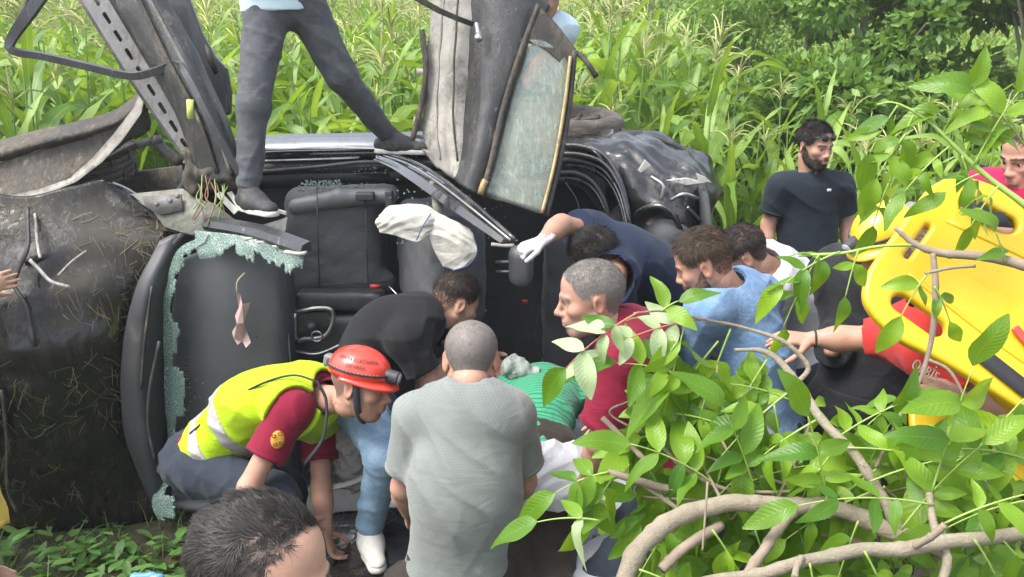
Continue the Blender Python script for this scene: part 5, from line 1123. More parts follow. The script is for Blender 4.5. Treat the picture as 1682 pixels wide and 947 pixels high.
# 1 man on the wreck
JJ = dict(P=A(455, -20, 4.22), N=A(420, -330, 4.2), head=A(420, -430, 4.12), look=(.5, -.6, -.6), fwd=(.55, -.8, 0), AL=A(640, 226, 4.52) + V((0, 0, .0)), AR=A(408, 318, 3.94), HR=A(440, 12, 4.2), HL=A(500, 8, 4.26), KR=A(415, 175, 4.02), KL=A(560, 125, 4.3), TL=(1, -.25, -.12), TR=(.75, -.7, 0), WL=A(560, -150, 3.9), WR=A(330, -180, 3.9))
J = person('man in grey jeans standing astride on top of the wreck, head out of view', JJ, SK1, dict(scalp=.9), dict(mat=C_LBLUE, hem=.10), dict(mat=C_GJEAN, loose=.008, len=.93, cuff=.036, fold=.006, res=.008), dict(mat=M_SHOEK), hres=.006, eye=False)
for s in 'LR': socks(J, s, C_WHITE)
# 2 rescuer with helmet and vest
JJ = dict(P=A(338, 745, 3.42), N=A(528, 645, 3.32), M=A(425, 664, 3.37), head=A(592, 632, 3.10), look=(.96, -.22, -.16), hup=(.2, .1, .97), fwd=(.95, 0, -.3), side=(0, -1, 0), SR=A(478, 672, 3.14), SL=A(522, 690, 3.50), ER=A(408, 800, 3.02), WR=A(500, 872, 3.12), EL=A(528, 800, 3.36), WL=A(535, 872, 3.28), DL=(.25, -.1, -.95), pnL=(1, 0, 0),
          HR=A(335, 772, 3.30), HL=A(345, 772, 3.50), KR=A(455, 815, 3.12), KL=A(470, 800, 3.55), AR=foot(-.95, 3.2), AL=foot(-1.0, 3.55), TR=(1, 0, 0), TL=(1, 0, 0))
J = person('rescuer in red helmet and yellow reflective vest bending forward', JJ, SK2, dict(scalp=.5, mat=H_BR), dict(mat=C_CRIM, sleeve=.60, seed=4, fold=.005, hem=-.02), dict(mat=C_NTROU, loose=.02, seed=5), dict(mat=M_SHOEB, sole=M_SOLEB), face=dict(jaw=.95, nose=1.05), hres=.0036, beard=dict(scalp=.28), curl=.6, hs=1.06)
def vest(J):
    root = J['root']; sp = J['sp']; N, P, M = V(J['N']), V(J['P']), V(J['M'])
    def base(g):
        f = Field(); torso(f, J, .036 + g)
        ax = np.array(tuple((V(J['SR']) - V(J['SL'])).normalized())); c = np.array(tuple((V(J['SR']) + V(J['SL'])) / 2))
        hw = (V(J['SR']) - V(J['SL'])).length / 2
        for s, sg in (('L', -1), ('R', 1)): f.cap(V(J['S' + s]) + J['sd'] * sg * .05 + sp * .05, V(J['S' + s]).lerp(V(J['E' + s]), .8) + J['sd'] * sg * .05, .095, .11, k=.012, mode='s')
        f.cap(N + (V(J['head']) - N).normalized() * .0, V(J['head']), .085, .14, k=.01, mode='s'); f.ell(N + V(J['fwd']) * .16 + V((0, 0, -.04)), (.07, .05, .1), k=.02, mode='s')
        h0 = np.array(tuple(P + sp * .03)); s_ = np.array(tuple(sp)); f.ops.append((lambda Q: (h0 - Q) @ s_, None, None, 0, 'i')); f.disp(creases(.007, 6, sp)); return f
    vo = link('reflective_vest', base(0).mesh(.008), C_VEST, root)
    sa = np.array(tuple(sp))
    for t in (.11, .26):
        c = np.array(tuple(P + sp * t)); f = base(.005); f.ops.append((lambda Q, c=c: np.abs((Q - c) @ sa) - .028, None, None, 0, 'i')); link('reflective_band', f.mesh(.008), C_TAPE, vo)
    return vo
vo = vest(J)
def band(path, wd, mat, par, name='strap', n=24, up=(0, 1, 0), th=.003): return link(name, sweep(path, rect(wd / 2, th), n, up), mat, par)
band([A(520, 625, 3.1), A(536, 660, 3.08), A(530, 720, 3.04), A(500, 762, 3.06)], .016, M_STRAP, vo, 'vest_binding', up=(-1, -.6, .3)); band([A(312, 712, 3.28), A(365, 668, 3.24), A(425, 632, 3.2), A(480, 616, 3.16), A(520, 626, 3.1)], .008, M_STRAP, vo, 'vest_binding', up=(0, -1, .5))
f = Field(); f.ell(A(456, 722, 3.02), (.026, .012, .038), np.array(Matrix.Rotation(.22, 3, 'Y'))); bd = link('sleeve_badge', f.mesh(.004), pm('orange_embroidery', (.62, .30, .03), .8, .2, 60, .4, 300), J['root'])
for q in ((452, 716), (462, 712), (454, 730), (463, 727)): link('badge_mark', lathe([(.004, .002), (.008, .003), (.009, 0)], A(q[0] - 2, q[1], 3.006), (0, -1, 0), 10), pm('brown_thread', (.22, .09, .02), .8), bd)
def helmet(J, mat, text=None, lamp=True):
    M = J['HM']; root = J['root']
    def ell(az, el, k=1.0): return M @ V((.096 * k * math.cos(el) * math.cos(az), -.012 + .120 * k * math.cos(el) * math.sin(az), .052 + .094 * k * math.sin(el)))
    vs = []; F = []; nu, nv = 48, 14
    for i in range(nu):
        for j in range(nv + 1): a = 6.2832 * i / nu; vs.append(tuple(ell(a, -.12 + (math.pi / 2 + .12) * j / nv, 1 + .022 * max(0, 1 - abs(math.cos(a)) / .16))))
    F = [(i * (nv + 1) + j, ((i + 1) % nu) * (nv + 1) + j, ((i + 1) % nu) * (nv + 1) + j + 1, i * (nv + 1) + j + 1) for i in range(nu) for j in range(nv)]
    h = link('helmet', mesh(vs, F), mat, root); solid(h, .006)
    bv = []; n2 = 40
    for i in range(n2 + 1):
        az = -.35 + (math.pi + .7) * i / n2; ft = max(0, math.sin(az)) ** 1.5
        for k, dz in ((1.0, 0), (1.05 + .24 * ft, -.010 - .014 * ft), (1.06 + .26 * ft, -.016 - .016 * ft)): p = V((.096 * k * math.cos(az), -.012 + .120 * k * math.sin(az), .044 + dz)); bv.append(tuple(M @ p))
    solid(link('peak', mesh(bv, [(i * 3 + k, (i + 1) * 3 + k, (i + 1) * 3 + k + 1, i * 3 + k + 1) for i in range(n2) for k in range(2)]), mat, h), .005)
    if lamp:
        link('lamp_strap', sweep([ell(a, .16, 1.02) for a in np.linspace(-3.3, 3.0, 30)], rect(.009, .003), 60, tuple(M.to_3x3() @ V((0, 0, 1)))), M_STRAP, h)
        for i in range(16): link('strap_stitch', tube([ell(-1.0 + .12 * i, .12, 1.05), ell(-.96 + .12 * i, .2, 1.05)], .0022, 3, 4), C_TAPE, h)
        f = Field(); c = ell(1.45, .12, 1.16); fw = M.to_3x3() @ V((0, 1, -.1)); f.cap(c - fw * .02, c + fw * .022, .024, .026, k=.01, flat=True).box(c - fw * .02 - (M.to_3x3() @ V((0, 0, .01))), (.02, .02, .02), .008); lp = link('headlamp', f.mesh(.005), M_PLAS, h); link('lamp_lens', lathe([(0, .004), (.02, .003), (.022, 0)], c + fw * .023, fw, 18), M_LENS, h)
        f = Field(); c = ell(-1.75, .08, 1.1); f.box(c, (.024, .02, .024), .01, rot=np.array(M.to_3x3())); link('battery_case', f.mesh(.005), pm('grey_plastic', (.16, .17, .17), .5, .2, 20), h)
    if text:
        for s, e0, sz in text:
            me = text_mesh(s, sz)
            for v in me.vertices: v.co = ell(.12 + v.co.x / .115, e0 + v.co.y / .10, 1.07 + v.co.z)
            link('helmet_lettering', me, M_INK, h, smooth=False)
    return h
hl = helmet(J, M_HELM, [('ARAMA KURTARMA', .66, .021), ('DEVREK', .40, .021)])
M = J['HM']; link('chin_strap', sweep([M @ V(p) for p in ((.094, .012, .04), (.086, .022, -.02), (.070, .030, -.075), (.035, .045, -.122), (0, .05, -.130), (-.035, .045, -.122), (-.08, .02, -.03))], rect(.0125, .002), 30, (0, 1, 0)), M_STRAP, hl)
f = Field(); N = V(J['N']); nd = ((M @ V((0, -.03, -.1))) - N).normalized(); f.cap(N + nd * .0, N + nd * .06, .082, .070, k=0, flat=True, flata=True).cap(N - nd * .05, N + nd * .1, .062, k=0, mode='s'); link('polo_collar', f.mesh(.006), C_CRIM, J['root'])

# 3 man in black inside the cabin
JJ = dict(P=A(585, 628, 3.50), N=A(700, 520, 3.62), M=A(625, 545, 3.62), head=A(748, 496, 3.66), look=(.80, .42, -.40), hup=(.1, .1, 1), fwd=(.8, .35, -.2), SR=A(668, 560, 3.44), SL=A(690, 522, 3.82), ER=A(706, 628, 3.42), WR=A(735, 600, 3.62), EL=A(760, 560, 3.9), WL=A(800, 590, 3.8), HR=A(585, 660, 3.40), HL=A(600, 640, 3.58), KR=A(632, 745, 3.18), AR=A(606, 872, 3.30), KL=A(660, 720, 3.6), AL=A(640, 800, 3.75), TR=(.35, -1, 0), TL=(.4, -1, 0), w=.17)
J = person('man in black t-shirt and pale jeans leaning into the cabin', JJ, SK1, dict(n=9000, len=lambda p: np.interp(p[:, 2], [-.06, .02, .07], [.004, .009, .026]), mat=H_DK, comb='messy', lift=.38, fade=.02, seed=2), dict(mat=C_BLACK, sleeve=.72, seed=7), dict(mat=C_JEAN, loose=.012, seed=8, len=.95), dict(mat=M_SHOEW), beard=dict(scalp=.35), hres=.0040)
# 4 stocky man in grey-green, back to us
JJ = dict(P=A(748, 945, 2.62), N=A(775, 650, 2.68), M=A(765, 800, 2.60), head=A(774, 592, 2.76), look=(.0, .88, -.42), hup=(0, .42, .9), fwd=(0, 1, 0), SL=A(684, 684, 2.70), SR=A(842, 684, 2.70), EL=A(662, 800, 2.72), WL=A(672, 850, 2.95), ER=A(862, 790, 2.76), WR=A(840, 830, 3.0), AL=foot(-.32, 2.62), AR=foot(.10, 2.62), kpoleL=(-.3, 1, .2), kpoleR=(.3, 1, .2))
J = person('stocky man in grey-green t-shirt with cropped grey hair, back to us', JJ, SK4, dict(n=12000, len=.0045, w=.0009, mat=H_GR, comb='forward', lift=.7, scalp=.95, seed=3), dict(mat=C_GREYT, sleeve=.74, seed=9, fold=.006, res=.007, hem=.12, loose=.012), dict(mat=C_BROWN), dict(mat=M_SHOEB, sole=M_SOLEB), face=dict(wide=1.06), fat=.012, hs=1.04, hres=.0036, neckr=.068)
# 5 man in crimson with cropped hair, profile left
JJ = dict(P=A(1105, 800, 2.86), N=A(1022, 545, 2.86), M=A(1068, 650, 2.92), head=A(972, 490, 2.85), look=(-.97, -.05, -.12), hup=(-.15, 0, 1), fwd=(-.95, .1, -.2), SL=A(1020, 590, 2.70), SR=A(1078, 545, 3.03), EL=A(985, 725, 2.68), WL=A(960, 800, 2.86), ER=A(1060, 650, 3.15), WR=A(1010, 690, 3.2), AL=foot(.5, 2.75), AR=foot(.62, 3.0))
J = person('man in crimson t-shirt with cropped grey hair in left profile', JJ, SK4, dict(n=14000, len=lambda p: np.interp(p[:, 2], [-.06, .04, .09], [.003, .005, .009]), w=.0009, mat=H_GR, comb='forward', lift=.55, scalp=.95, seed=4), dict(mat=C_CRIM, sleeve=.80, seed=12), dict(mat=C_NTROU), dict(mat=M_SHOEB, sole=M_SOLEB), face=dict(jaw=1.0, nose=1.12), beard=dict(scalp=.42), hs=1.05, hres=.0034)
f = Field(); N = V(J['N']); nd = ((J['HM'] @ V((0, -.03, -.1))) - N).normalized(); f.cap(N - nd * .01, N + nd * .05, .088, .072, k=0, flat=True, flata=True).cap(N - nd * .05, N + nd * .1, .062, k=0, mode='s'); link('polo_collar', f.mesh(.006), C_CRIM, J['root'])
# 6 bearded man in blue
JJ = dict(P=A(1265, 720, 3.12), N=A(1205, 476, 3.18), M=A(1245, 590, 3.14), head=A(1158, 432, 3.14), look=(-.86, .30, -.40), hup=(-.3, 0, 1), fwd=(-.8, .5, -.2), SL=A(1165, 510, 3.02), SR=A(1252, 490, 3.34), EL=A(1120, 600, 3.15), WL=A(1060, 640, 3.3), ER=A(1200, 600, 3.45), WR=A(1120, 640, 3.5), AL=foot(.85, 3.0), AR=foot(.95, 3.3))
J = person('bearded man in faded blue t-shirt looking down to the left', JJ, SK2, dict(n=9000, len=lambda p: np.interp(p[:, 2], [-.06, .02, .07], [.004, .010, .024]), mat=H_BR, comb='forward', lift=.45, fade=.0, seed=5), dict(mat=C_BLUE, sleeve=.72, seed=14, hem=.12), dict(mat=C_NTROU), dict(mat=M_SHOEB, sole=M_SOLEB), face=dict(nose=1.05), beard=dict(n=2200, mat=H_BR, scalp=.6), hs=1.03, hres=.0036)
# 7 man in dark navy reaching to the pillar
JJ = dict(P=A(1105, 560, 3.72), N=A(1018, 412, 3.62), M=A(1075, 450, 3.72), head=A(982, 420, 3.52), look=(-.75, .45, -.55), hup=(-.45, -.25, .85), fwd=(-.85, .2, -.4), SR=A(972, 384, 3.66), SL=A(1010, 450, 3.44), ER=A(922, 368, 3.54), WR=A(893, 393, 3.45), DR=(-.8, -.2, -.32), pnR=(.1, .3, -.95), curlR=1.4, thumb=.05, EL=A(1010, 540, 3.5), WL=A(1000, 600, 3.6), AL=foot(.72, 3.55), AR=foot(.8, 3.75))
J = person('man in dark navy t-shirt stretching a gloved hand to the car pillar', JJ, SK3, dict(n=9000, len=lambda p: np.interp(p[:, 2], [-.06, .02, .07], [.004, .012, .032]), mat=H_BK, comb='messy', lift=.4, fade=.01, seed=6), dict(mat=C_NAVY, sleeve=.50, seed=15, hem=.14, loose=.02), dict(mat=C_NTROU), dict(mat=M_SHOEB, sole=M_SOLEB), glove=('R', M_LATEX), curl=1.1, hres=.0042)
# 8 man in white
JJ = dict(P=A(1318, 600, 3.7), N=A(1262, 440, 3.66), M=A(1305, 480, 3.72), head=A(1222, 418, 3.58), look=(-.8, .25, -.6), hup=(-.55, 0, .83), fwd=(-.85, .2, -.3), side=(0.2, 1, 0), w=.16, AL=foot(1.25, 3.6), AR=foot(1.2, 3.85))
J = person('man in white t-shirt bending forward behind the man in blue', JJ, SK3, dict(n=7000, len=lambda p: np.interp(p[:, 2], [-.06, .02, .07], [.004, .009, .022]), mat=H_BK, comb='forward', lift=.45, seed=7), dict(mat=C_WHITE, sleeve=.75, seed=16), dict(mat=C_NTROU), dict(mat=M_SHOEB, sole=M_SOLEB), hres=.005)
link('sleeve_emblem', lathe([(.012, .003), (.019, .003), (.021, 0)], A(1297, 466, 3.46), (.35, -1, .2), 18), pm('grey_black_print', (.06, .065, .08), .7), J['root']); link('sleeve_emblem', lathe([(0, .004), (.007, .003), (.008, 0)], A(1297, 466, 3.46), (.35, -1, .2), 14), MATS['grey_black_print'], J['root'])
# 9 man in dark polo standing behind
gb = gz(1.75, 4.9)
JJ = dict(P=A(1330, 455, 4.9), N=A(1330, 298, 4.93), head=A(1338, 239, 4.88), look=(.42, -.88, -.14), fwd=(.12, -1, 0), w=.175, SR=A(1282, 308, 4.92), SL=A(1380, 308, 4.94), ER=A(1262, 368, 4.95), WR=A(1254, 440, 4.9), EL=A(1390, 365, 4.98), WL=A(1402, 440, 4.9), AL=foot(1.82, 4.9, gb), AR=foot(1.62, 4.9, gb))
J = person('bearded man in dark polo shirt standing upright before the maize', JJ, SK2, dict(n=9000, len=lambda p: np.interp(p[:, 2], [-.06, .02, .07], [.005, .014, .034]), mat=H_BK, comb='messy', lift=.5, seed=8), dict(mat=C_POLO, sleeve=.66, seed=17, hem=.12), dict(mat=C_NTROU), dict(mat=M_SHOEB, sole=M_SOLEB), beard=dict(n=2600, mat=H_BK, scalp=.8, len=.012), hres=.0042)
M = J['HM']
for s in (-1, 1): link('sunglass_lens', lathe([(0, .003), (.019, .002), (.023, -.002)], M @ V((s * .03, .098, .066)), M.to_3x3() @ V((s * .2, 1, .3)), 16, .8), pm('dark_lens', (.015, .015, .018), .08), J['root'])
link('sunglass_frame', tube([M @ V(p) for p in ((-.082, -.02, .03), (-.078, .05, .058), (-.05, .09, .072), (0, .105, .07), (.05, .09, .072), (.078, .05, .058), (.082, -.02, .03))], .0028, 24, 6), MATS['dark_lens'], J['root'])
link('chest_logo', box(A(1362, 312, 4.79), (.022, .004, .014)), pm('white_print', (.7, .7, .72), .7), J['root'])
f = Field(); N = V(J['N']); nd = ((M @ V((0, -.03, -.1))) - N).normalized(); f.cap(N + nd * .02, N + nd * .078, .092, .070, k=0, flat=True, flata=True).cap(N - nd * .05, N + nd * .1, .060, k=0, mode='s').ell(N + V((.015, -.085, .03)), (.022, .05, .06), k=.004, mode='s'); link('polo_collar', f.mesh(.005), cloth('teal_edged_collar', (.02, .04, .05), 700), J['root'])
# 10 man behind the raised rear door
JJ = dict(P=A(862, 150, 5.15), N=A(886, 34, 5.1), head=A(893, -8, 5.02), look=(-.35, -.7, -.65), fwd=(.1, -1, 0), w=.15, AL=A(880, 222, 5.1), AR=A(850, 222, 5.1), kpoleL=(-.3, -.4, .6), kpoleR=(-.6, -.4, .6), EL=A(890, 95, 5.05), WL=A(860, 150, 4.95), WR=A(830, 130, 4.95), ER=A(830, 90, 5.0))
person('man in pale blue shirt peering over the raised rear door', JJ, SK2, dict(n=3000, len=.02, mat=H_DK, comb='side', seed=9), dict(mat=C_LBLUE, sleeve=.8, seed=18), dict(mat=C_NTROU), dict(mat=M_SHOEB, sole=M_SOLEB), hres=.0045)
# 11 man in yellow helmet and dark jacket behind the board
JJ = dict(P=A(1410, 660, 3.2), N=A(1440, 440, 3.2), head=A(1452, 398, 3.14), look=(-.8, -.35, -.45), fwd=(-.75, -.5, 0), WR=A(1365, 575, 3.1), WL=A(1350, 560, 3.2), AL=foot(1.3, 3.1), AR=foot(1.35, 3.35))
J = person('rescuer in yellow helmet and black jacket behind the spine board', JJ, SK2, dict(scalp=.6, mat=H_DK), dict(mat=C_FIRE, sleeve=1.9, seed=19, loose=.03), dict(mat=C_FIRE, loose=.03), dict(mat=M_SHOEB, sole=M_SOLEB), hres=.0045, hands='')
helmet(J, M_HELMY)
for s in 'LR':
    w_, e_ = V(J['W' + s]), V(J['E' + s]); link('reflective_cuff', tube([w_.lerp(e_, .30), w_.lerp(e_, .48)], .066, 4, 14), pm('lime_silver_tape', (.45, .46, .2), .5, .2, 40), J['shirt'])
# 12 man in red reaching across
JJ = dict(P=A(1640, 760, 2.75), N=A(1510, 525, 2.68), M=A(1590, 630, 2.74), head=A(1525, 440, 2.74), look=(-.6, .5, -.6), hup=(-.3, 0, 1), fwd=(-.9, .2, -.2), SR=A(1468, 552, 2.82), SL=A(1530, 590, 2.54), ER=A(1395, 556, 2.90), WR=A(1335, 556, 2.92), DR=(-1, .1, 0), pnR=(0, .3, -1), EL=A(1640, 700, 2.36), WL=A(1585, 660, 2.36), DL=(-.9, .0, .3), pnL=(0, .6, -.6), AL=foot(1.35, 2.6), AR=foot(1.5, 2.8))
J = person('man in bright red t-shirt reaching his arm out to the left', JJ, SK1, dict(n=3000, len=.015, mat=H_DK, seed=10), dict(mat=C_RED, sleeve=.5, seed=20, loose=.006), dict(mat=C_BROWN), dict(mat=M_SHOEB, sole=M_SOLEB), hres=.005, curl=.3)
o0 = A(1515, 605, 2.40); ux = (A(1565, 636, 2.46) - o0).normalized(); uy = V((.3, .1, 1)); uy = (uy - ux * uy.dot(ux)).normalized()
link('shirt_lettering', text_mesh('ORBİS', .045, frame(o0 + V((0, -.02, 0)), ux, uy, ux.cross(uy))), pm('white_shirt_print', (.75, .72, .7), .7), J['root'], smooth=False)
link('bracelet', lathe([(.030, -.004), (.034, 0), (.030, .004)], V(J['WR']).lerp(V(J['ER']), .06), V(J['ER']) - V(J['WR']), 20), M_STRAP, J['root'])
# 13 person in magenta at the right edge
JJ = dict(P=A(1712, 560, 3.3), N=A(1684, 300, 3.3), head=A(1692, 256, 3.26), look=(-.9, -.3, -.3), fwd=(-.9, -.4, 0), WL=A(1600, 372, 3.0), EL=A(1625, 385, 3.05), WR=A(1620, 430, 3.3), AL=foot(1.95, 3.2), AR=foot(2.0, 3.4))
person('person in magenta-red t-shirt at the right edge holding the board', JJ, SK2, dict(n=2600, len=.02, mat=H_BK, seed=11), dict(mat=C_MAG, sleeve=.7, seed=21), dict(mat=C_NTROU), dict(mat=M_SHOEB, sole=M_SOLEB), hres=.005)
# 14 bystander closest to the camera, only the head in frame
JJ = dict(P=A(430, 1900, .95), N=A(395, 1120, 1.05), head=A(428, 954, 1.10), look=(.93, -.34, -.04), hup=(.05, .12, .98), fwd=(.9, .0, 0), AL=foot(-.25, .9), AR=foot(-.2, .7))
JJ['P'] = V(JJ['N']) + V((.02, -.02, -.55))
person('bystander nearest the camera, only his swept-back dark hair and brow showing', JJ, SK5, dict(n=36000, len=lambda p: np.interp(p[:, 2] - np.clip(p[:, 1], -.1, .05) * .55, [-.03, .03, .055, .085], [.004, .007, .014, .021]), w=.0010, mat=hairmat('swept_hair', (.007, .006, .006), (.06, .053, .046), .42), comb='back', lift=.30, rough=.16, fade=.02, clump=.6, recede=.010, scalp=.85, seed=12, segs=5), dict(mat=C_NAVY, seed=22), dict(mat=C_NTROU), dict(mat=M_SHOEB, sole=M_SOLEB), hres=.0030, beard=dict(scalp=.2), hs=.98, face=dict(nose=1.1))
# 15 left edge: hand on the bonnet, sleeve of a bystander in yellow
JJ = dict(P=V((-2.75, 3.25, .9)), N=V((-2.72, 3.3, 1.4)), head=V((-2.68, 3.32, 1.6)), look=(.9, .3, -.4), fwd=(.8, .5, 0), WL=A(-38, 470, 3.58), DL=(.9, .25, .15), pnL=(.1, 1, 0), EL=A(-130, 490, 3.4), AL=foot(-2.8, 3.3), AR=foot(-2.75, 3.1))
person('person outside the left edge with one hand resting on the bonnet', JJ, SK2, dict(n=1500, len=.02, mat=H_BK), dict(mat=C_NAVY), dict(mat=C_NTROU), dict(mat=M_SHOEB), hres=.006, curl=.25, hands='L')
JJ = dict(P=V((-1.36, 1.72, .95)), N=V((-1.36, 1.75, 1.47)), head=V((-1.33, 1.78, 1.67)), look=(.6, .8, -.3), fwd=(.5, .85, 0), AL=foot(-1.4, 1.75), AR=foot(-1.3, 1.65))
JJ['P'] = A(-104, 1010, 1.75); JJ['N'] = JJ['P'] + V((0, .02, .52)); JJ['head'] = JJ['N'] + V((0, .03, .2))
person('bystander in ochre yellow showing only as a sliver at the lower left edge', JJ, SK2, dict(n=1500, len=.02, mat=H_BK), dict(mat=C_YEL), dict(mat=C_NTROU), dict(mat=M_SHOEB), hres=.006)
# ------------------------------------------------------------------ casualty, stretcher, cloths
def striped():
    b = NB('green_striped_jersey'); sep = b.node('ShaderNodeSeparateXYZ'); b.L(b.co, sep.inputs[0])
    st = b.ramp(b.math('SINE', b.math('MULTIPLY', b.math('ADD', sep.outputs[1], b.math('MULTIPLY', b.noise(5, 2), .06)), 330)), [(.35, (0, 0, 0)), (.6, (1, 1, 1))])
    c = b.mix(b.math('MULTIPLY', st, .8), (.03, .27, .14), (.008, .10, .05)); b.set(**{'Base Color': c, 'Roughness': .85, 'Sheen Weight': .2, 'Normal': b.bump(b.noise(11, 3, .5, dist=1.2), .5, .02)}); return b.m
M_SHEET = cloth('white_sheet', (.50, .51, .53), 700, .7, .05)
JJ = dict(P=A(878, 742, 3.20), N=A(900, 632, 3.66), M=A(886, 672, 3.42), head=A(905, 640, 3.84), look=(.1, .75, -.65), hup=(0, .6, .8), fwd=(0, .2, -1), side=(1, 0, 0), WL=A(790, 690, 3.55), WR=A(985, 700, 3.5), EL=A(800, 680, 3.5), ER=A(975, 690, 3.45), AL=A(862, 1040, 2.40), AR=A(905, 1040, 2.40), kpoleL=(0, 0, -1), kpoleR=(0, 0, -1), w=.165)
person('injured person in green striped shirt lying on the stretcher', JJ, SK3, dict(n=2600, len=.02, mat=H_BK), dict(mat=striped(), sleeve=.6, seed=31, loose=.012, res=.008, hem=.16, fold=.008), dict(mat=C_BROWN), None, hres=.006, fat=-.022)
st = thing('stretcher', 'grey rescue stretcher under the injured person beside the stocky man', 'stretcher', A(905, 800, 3.1))
o0 = V((.22, 2.55, .50)); o1 = V((.24, 3.85, .62)); ux = (o1 - o0).normalized(); wz = V((1, 0, 0)); vy = wz
bed = patch([[o0 - wz * .24 + V((0, 0, .03)), o0 - V((0, 0, .02)), o0 + wz * .24 + V((0, 0, .03))], [o1 - wz * .24 + V((0, 0, .03)), o1 - V((0, 0, .02)), o1 + wz * .24 + V((0, 0, .03))]], 24, 16, .004, 8, 41)
solid(link('bed', bed, pm('pale_grey_plastic', (.5, .52, .55), .5, .1, 8, .2, 60, dirt=((.3, .28, .24), .15, 8)), st), .02)
for s in (-1, 1):
    link('rail', tube([o0 + wz * .25 * s + V((0, -.12, .04)), o0.lerp(o1, .5) + wz * .25 * s + V((0, 0, .04)), o1 + wz * .25 * s + V((0, .1, .04))], .014, 16, 10), M_GREY, st)
    for t in (.1, .9): p = o0.lerp(o1, t) + wz * .2 * s; link('leg', tube([p, V((p.x, p.y, gz(p.x, p.y)))], .014, 3, 10), M_GREY, st)
sh = pleated('white_sheet', rows([(838, 738, 3.0), (880, 724, 3.04), (925, 724, 3.04), (985, 730, 3.02)], [(838, 762, 2.90), (880, 750, 2.92), (925, 748, 2.92), (985, 756, 2.92)], [(840, 800, 2.84), (876, 785, 2.84), (915, 782, 2.84), (975, 790, 2.84)], [(842, 832, 2.80), (872, 822, 2.78), (905, 815, 2.78), (965, 815, 2.78)], [(838, 862, 2.82), (866, 850, 2.80), (900, 840, 2.80), (960, 838, 2.80)]), 70, 80, .016, 3.3, 42, M_SHEET, 0); tag(sh, 'crumpled white sheet hanging off the stretcher edge', 'sheet')
PKO = [(388, 480), (395, 484), (398, 500), (411, 497), (406, 514), (400, 530), (405, 544), (412, 562), (404, 571), (398, 560), (390, 566), (384, 556), (381, 545), (389, 532), (386, 518), (392, 505)]
pk = link('pink_cloth', plate([A(x, y, 3.84 + .022 * math.sin(i * 2.3)) for i, (x, y) in enumerate(PKO)], .003), cloth('dusty_pink_cloth', (.45, .31, .31), 700, .6), smooth=False); tag(pk, 'crumpled dusty pink rag dangling before the dashboard', 'cloth')
tw = link('dry_twig', tube([A(402, 448, 3.84), A(390, 462, 3.84), A(389, 480, 3.85)], .004, 8, 6), pm('pale_dry_twig', (.42, .36, .26), .8)); tag(tw, 'short pale dry twig stuck above the pink rag', 'twig')
f = Field(); f.ell(A(848, 606, 3.6), (.07, .06, .045)).ell(A(866, 612, 3.58), (.05, .04, .03)).disp(folds(.012, 42, 44)); cg = link('crumpled_foil', f.mesh(.006), cloth('grey_green_foil', (.26, .30, .27), 300, .9, rough=.5)); tag(cg, 'crumpled grey-green bundle at the edge of the dark cabin', 'bundle')
f = Field(); f.ell(A(585, 745, 3.5), (.11, .07, .17)).ell(A(570, 720, 3.5), (.07, .06, .12)).disp(folds(.022, 26, 45)); bg_ = link('deflated_airbag', f.mesh(.009), cloth('grey_airbag_cloth', (.30, .28, .26), 500, .8)); tag(bg_, 'limp grey airbag hanging between the rescuer and the pale jeans', 'airbag')
rm = link('broken_mirror_rim', sweep([A(548, 800, 3.36), A(580, 792, 3.34), A(606, 778, 3.34), A(617, 762, 3.36)], rect(.012, .006), 20, (0, -.6, 1)), M_WHITEP); tag(rm, 'curved pale plastic rim below the limp grey airbag', 'car trim')
for k, (x, y, Y, lb) in enumerate(((240, 952, 2.75, 'crushed blue and clear plastic bottle at the bottom left'), (1682, 798, 2.6, 'turquoise plastic scrap at the right edge'))):
    f = Field(); c = A(x, y, Y); c.z = max(c.z, gz(c.x, c.y) + .03); f.cap(c - V((.04, 0, 0)), c + V((.025, .01, 0)), .02, .018, k=.01).cap(c + V((.025, .01, 0)), c + V((.05, .015, .005)), .009).disp(folds(.008, 40, 46 + k)); tag(link('plastic_bottle', f.mesh(.006), pm('turquoise_plastic' if k else 'blue_plastic', (.05, .42, .45) if k else (.12, .30, .55), .25, .2, 30, coat=.3)), lb, 'bottle')

# ------------------------------------------------------------------ yellow spine boards
M_BOARD = pm('yellow_board_plastic', (.62, .41, .006), .4, .05, 4, .06, 160, .001, coat=.25, dirt=((.6, .42, .03), .12, 6))
def rr(cx, cy, a, b, n=6, ang=0):
    r = min(a, b); pts = []
    for q, (sx, sy) in enumerate(((1, 1), (-1, 1), (-1, -1), (1, -1))):
        for i in range(n + 1):
            t = (q + i / n) * math.pi / 2; pts.append((sx * (a - r) + r * math.cos(t), sy * (b - r) + r * math.sin(t)))
    c, s = math.cos(ang), math.sin(ang); return [(cx + x * c - y * s, cy + x * s + y * c) for x, y in pts]
half = [(0, 0), (.0, .12), (.01, .18), (.05, .235), (.16, .262), (.34, .245), (.9, .235), (1.4, .20), (1.75, .165), (1.83, .13), (1.85, .07), (1.85, 0)]
hc = crom(np.array(half), 60); OUT = [tuple(p) for p in hc] + [(x, -y) for x, y in hc[::-1][1:-1]]
HOLES = [rr(.05, 0, .022, .075)] + [rr(.165, s * .185, .095, .040, ang=s * .06) for s in (-1, 1)] + [rr(x, s * .192, .07, .022) for x in (.42, .66, .9, 1.14, 1.38) for s in (-1, 1)] + [rr(1.62, s * .14, .05, .02, ang=-s * .15) for s in (-1, 1)]
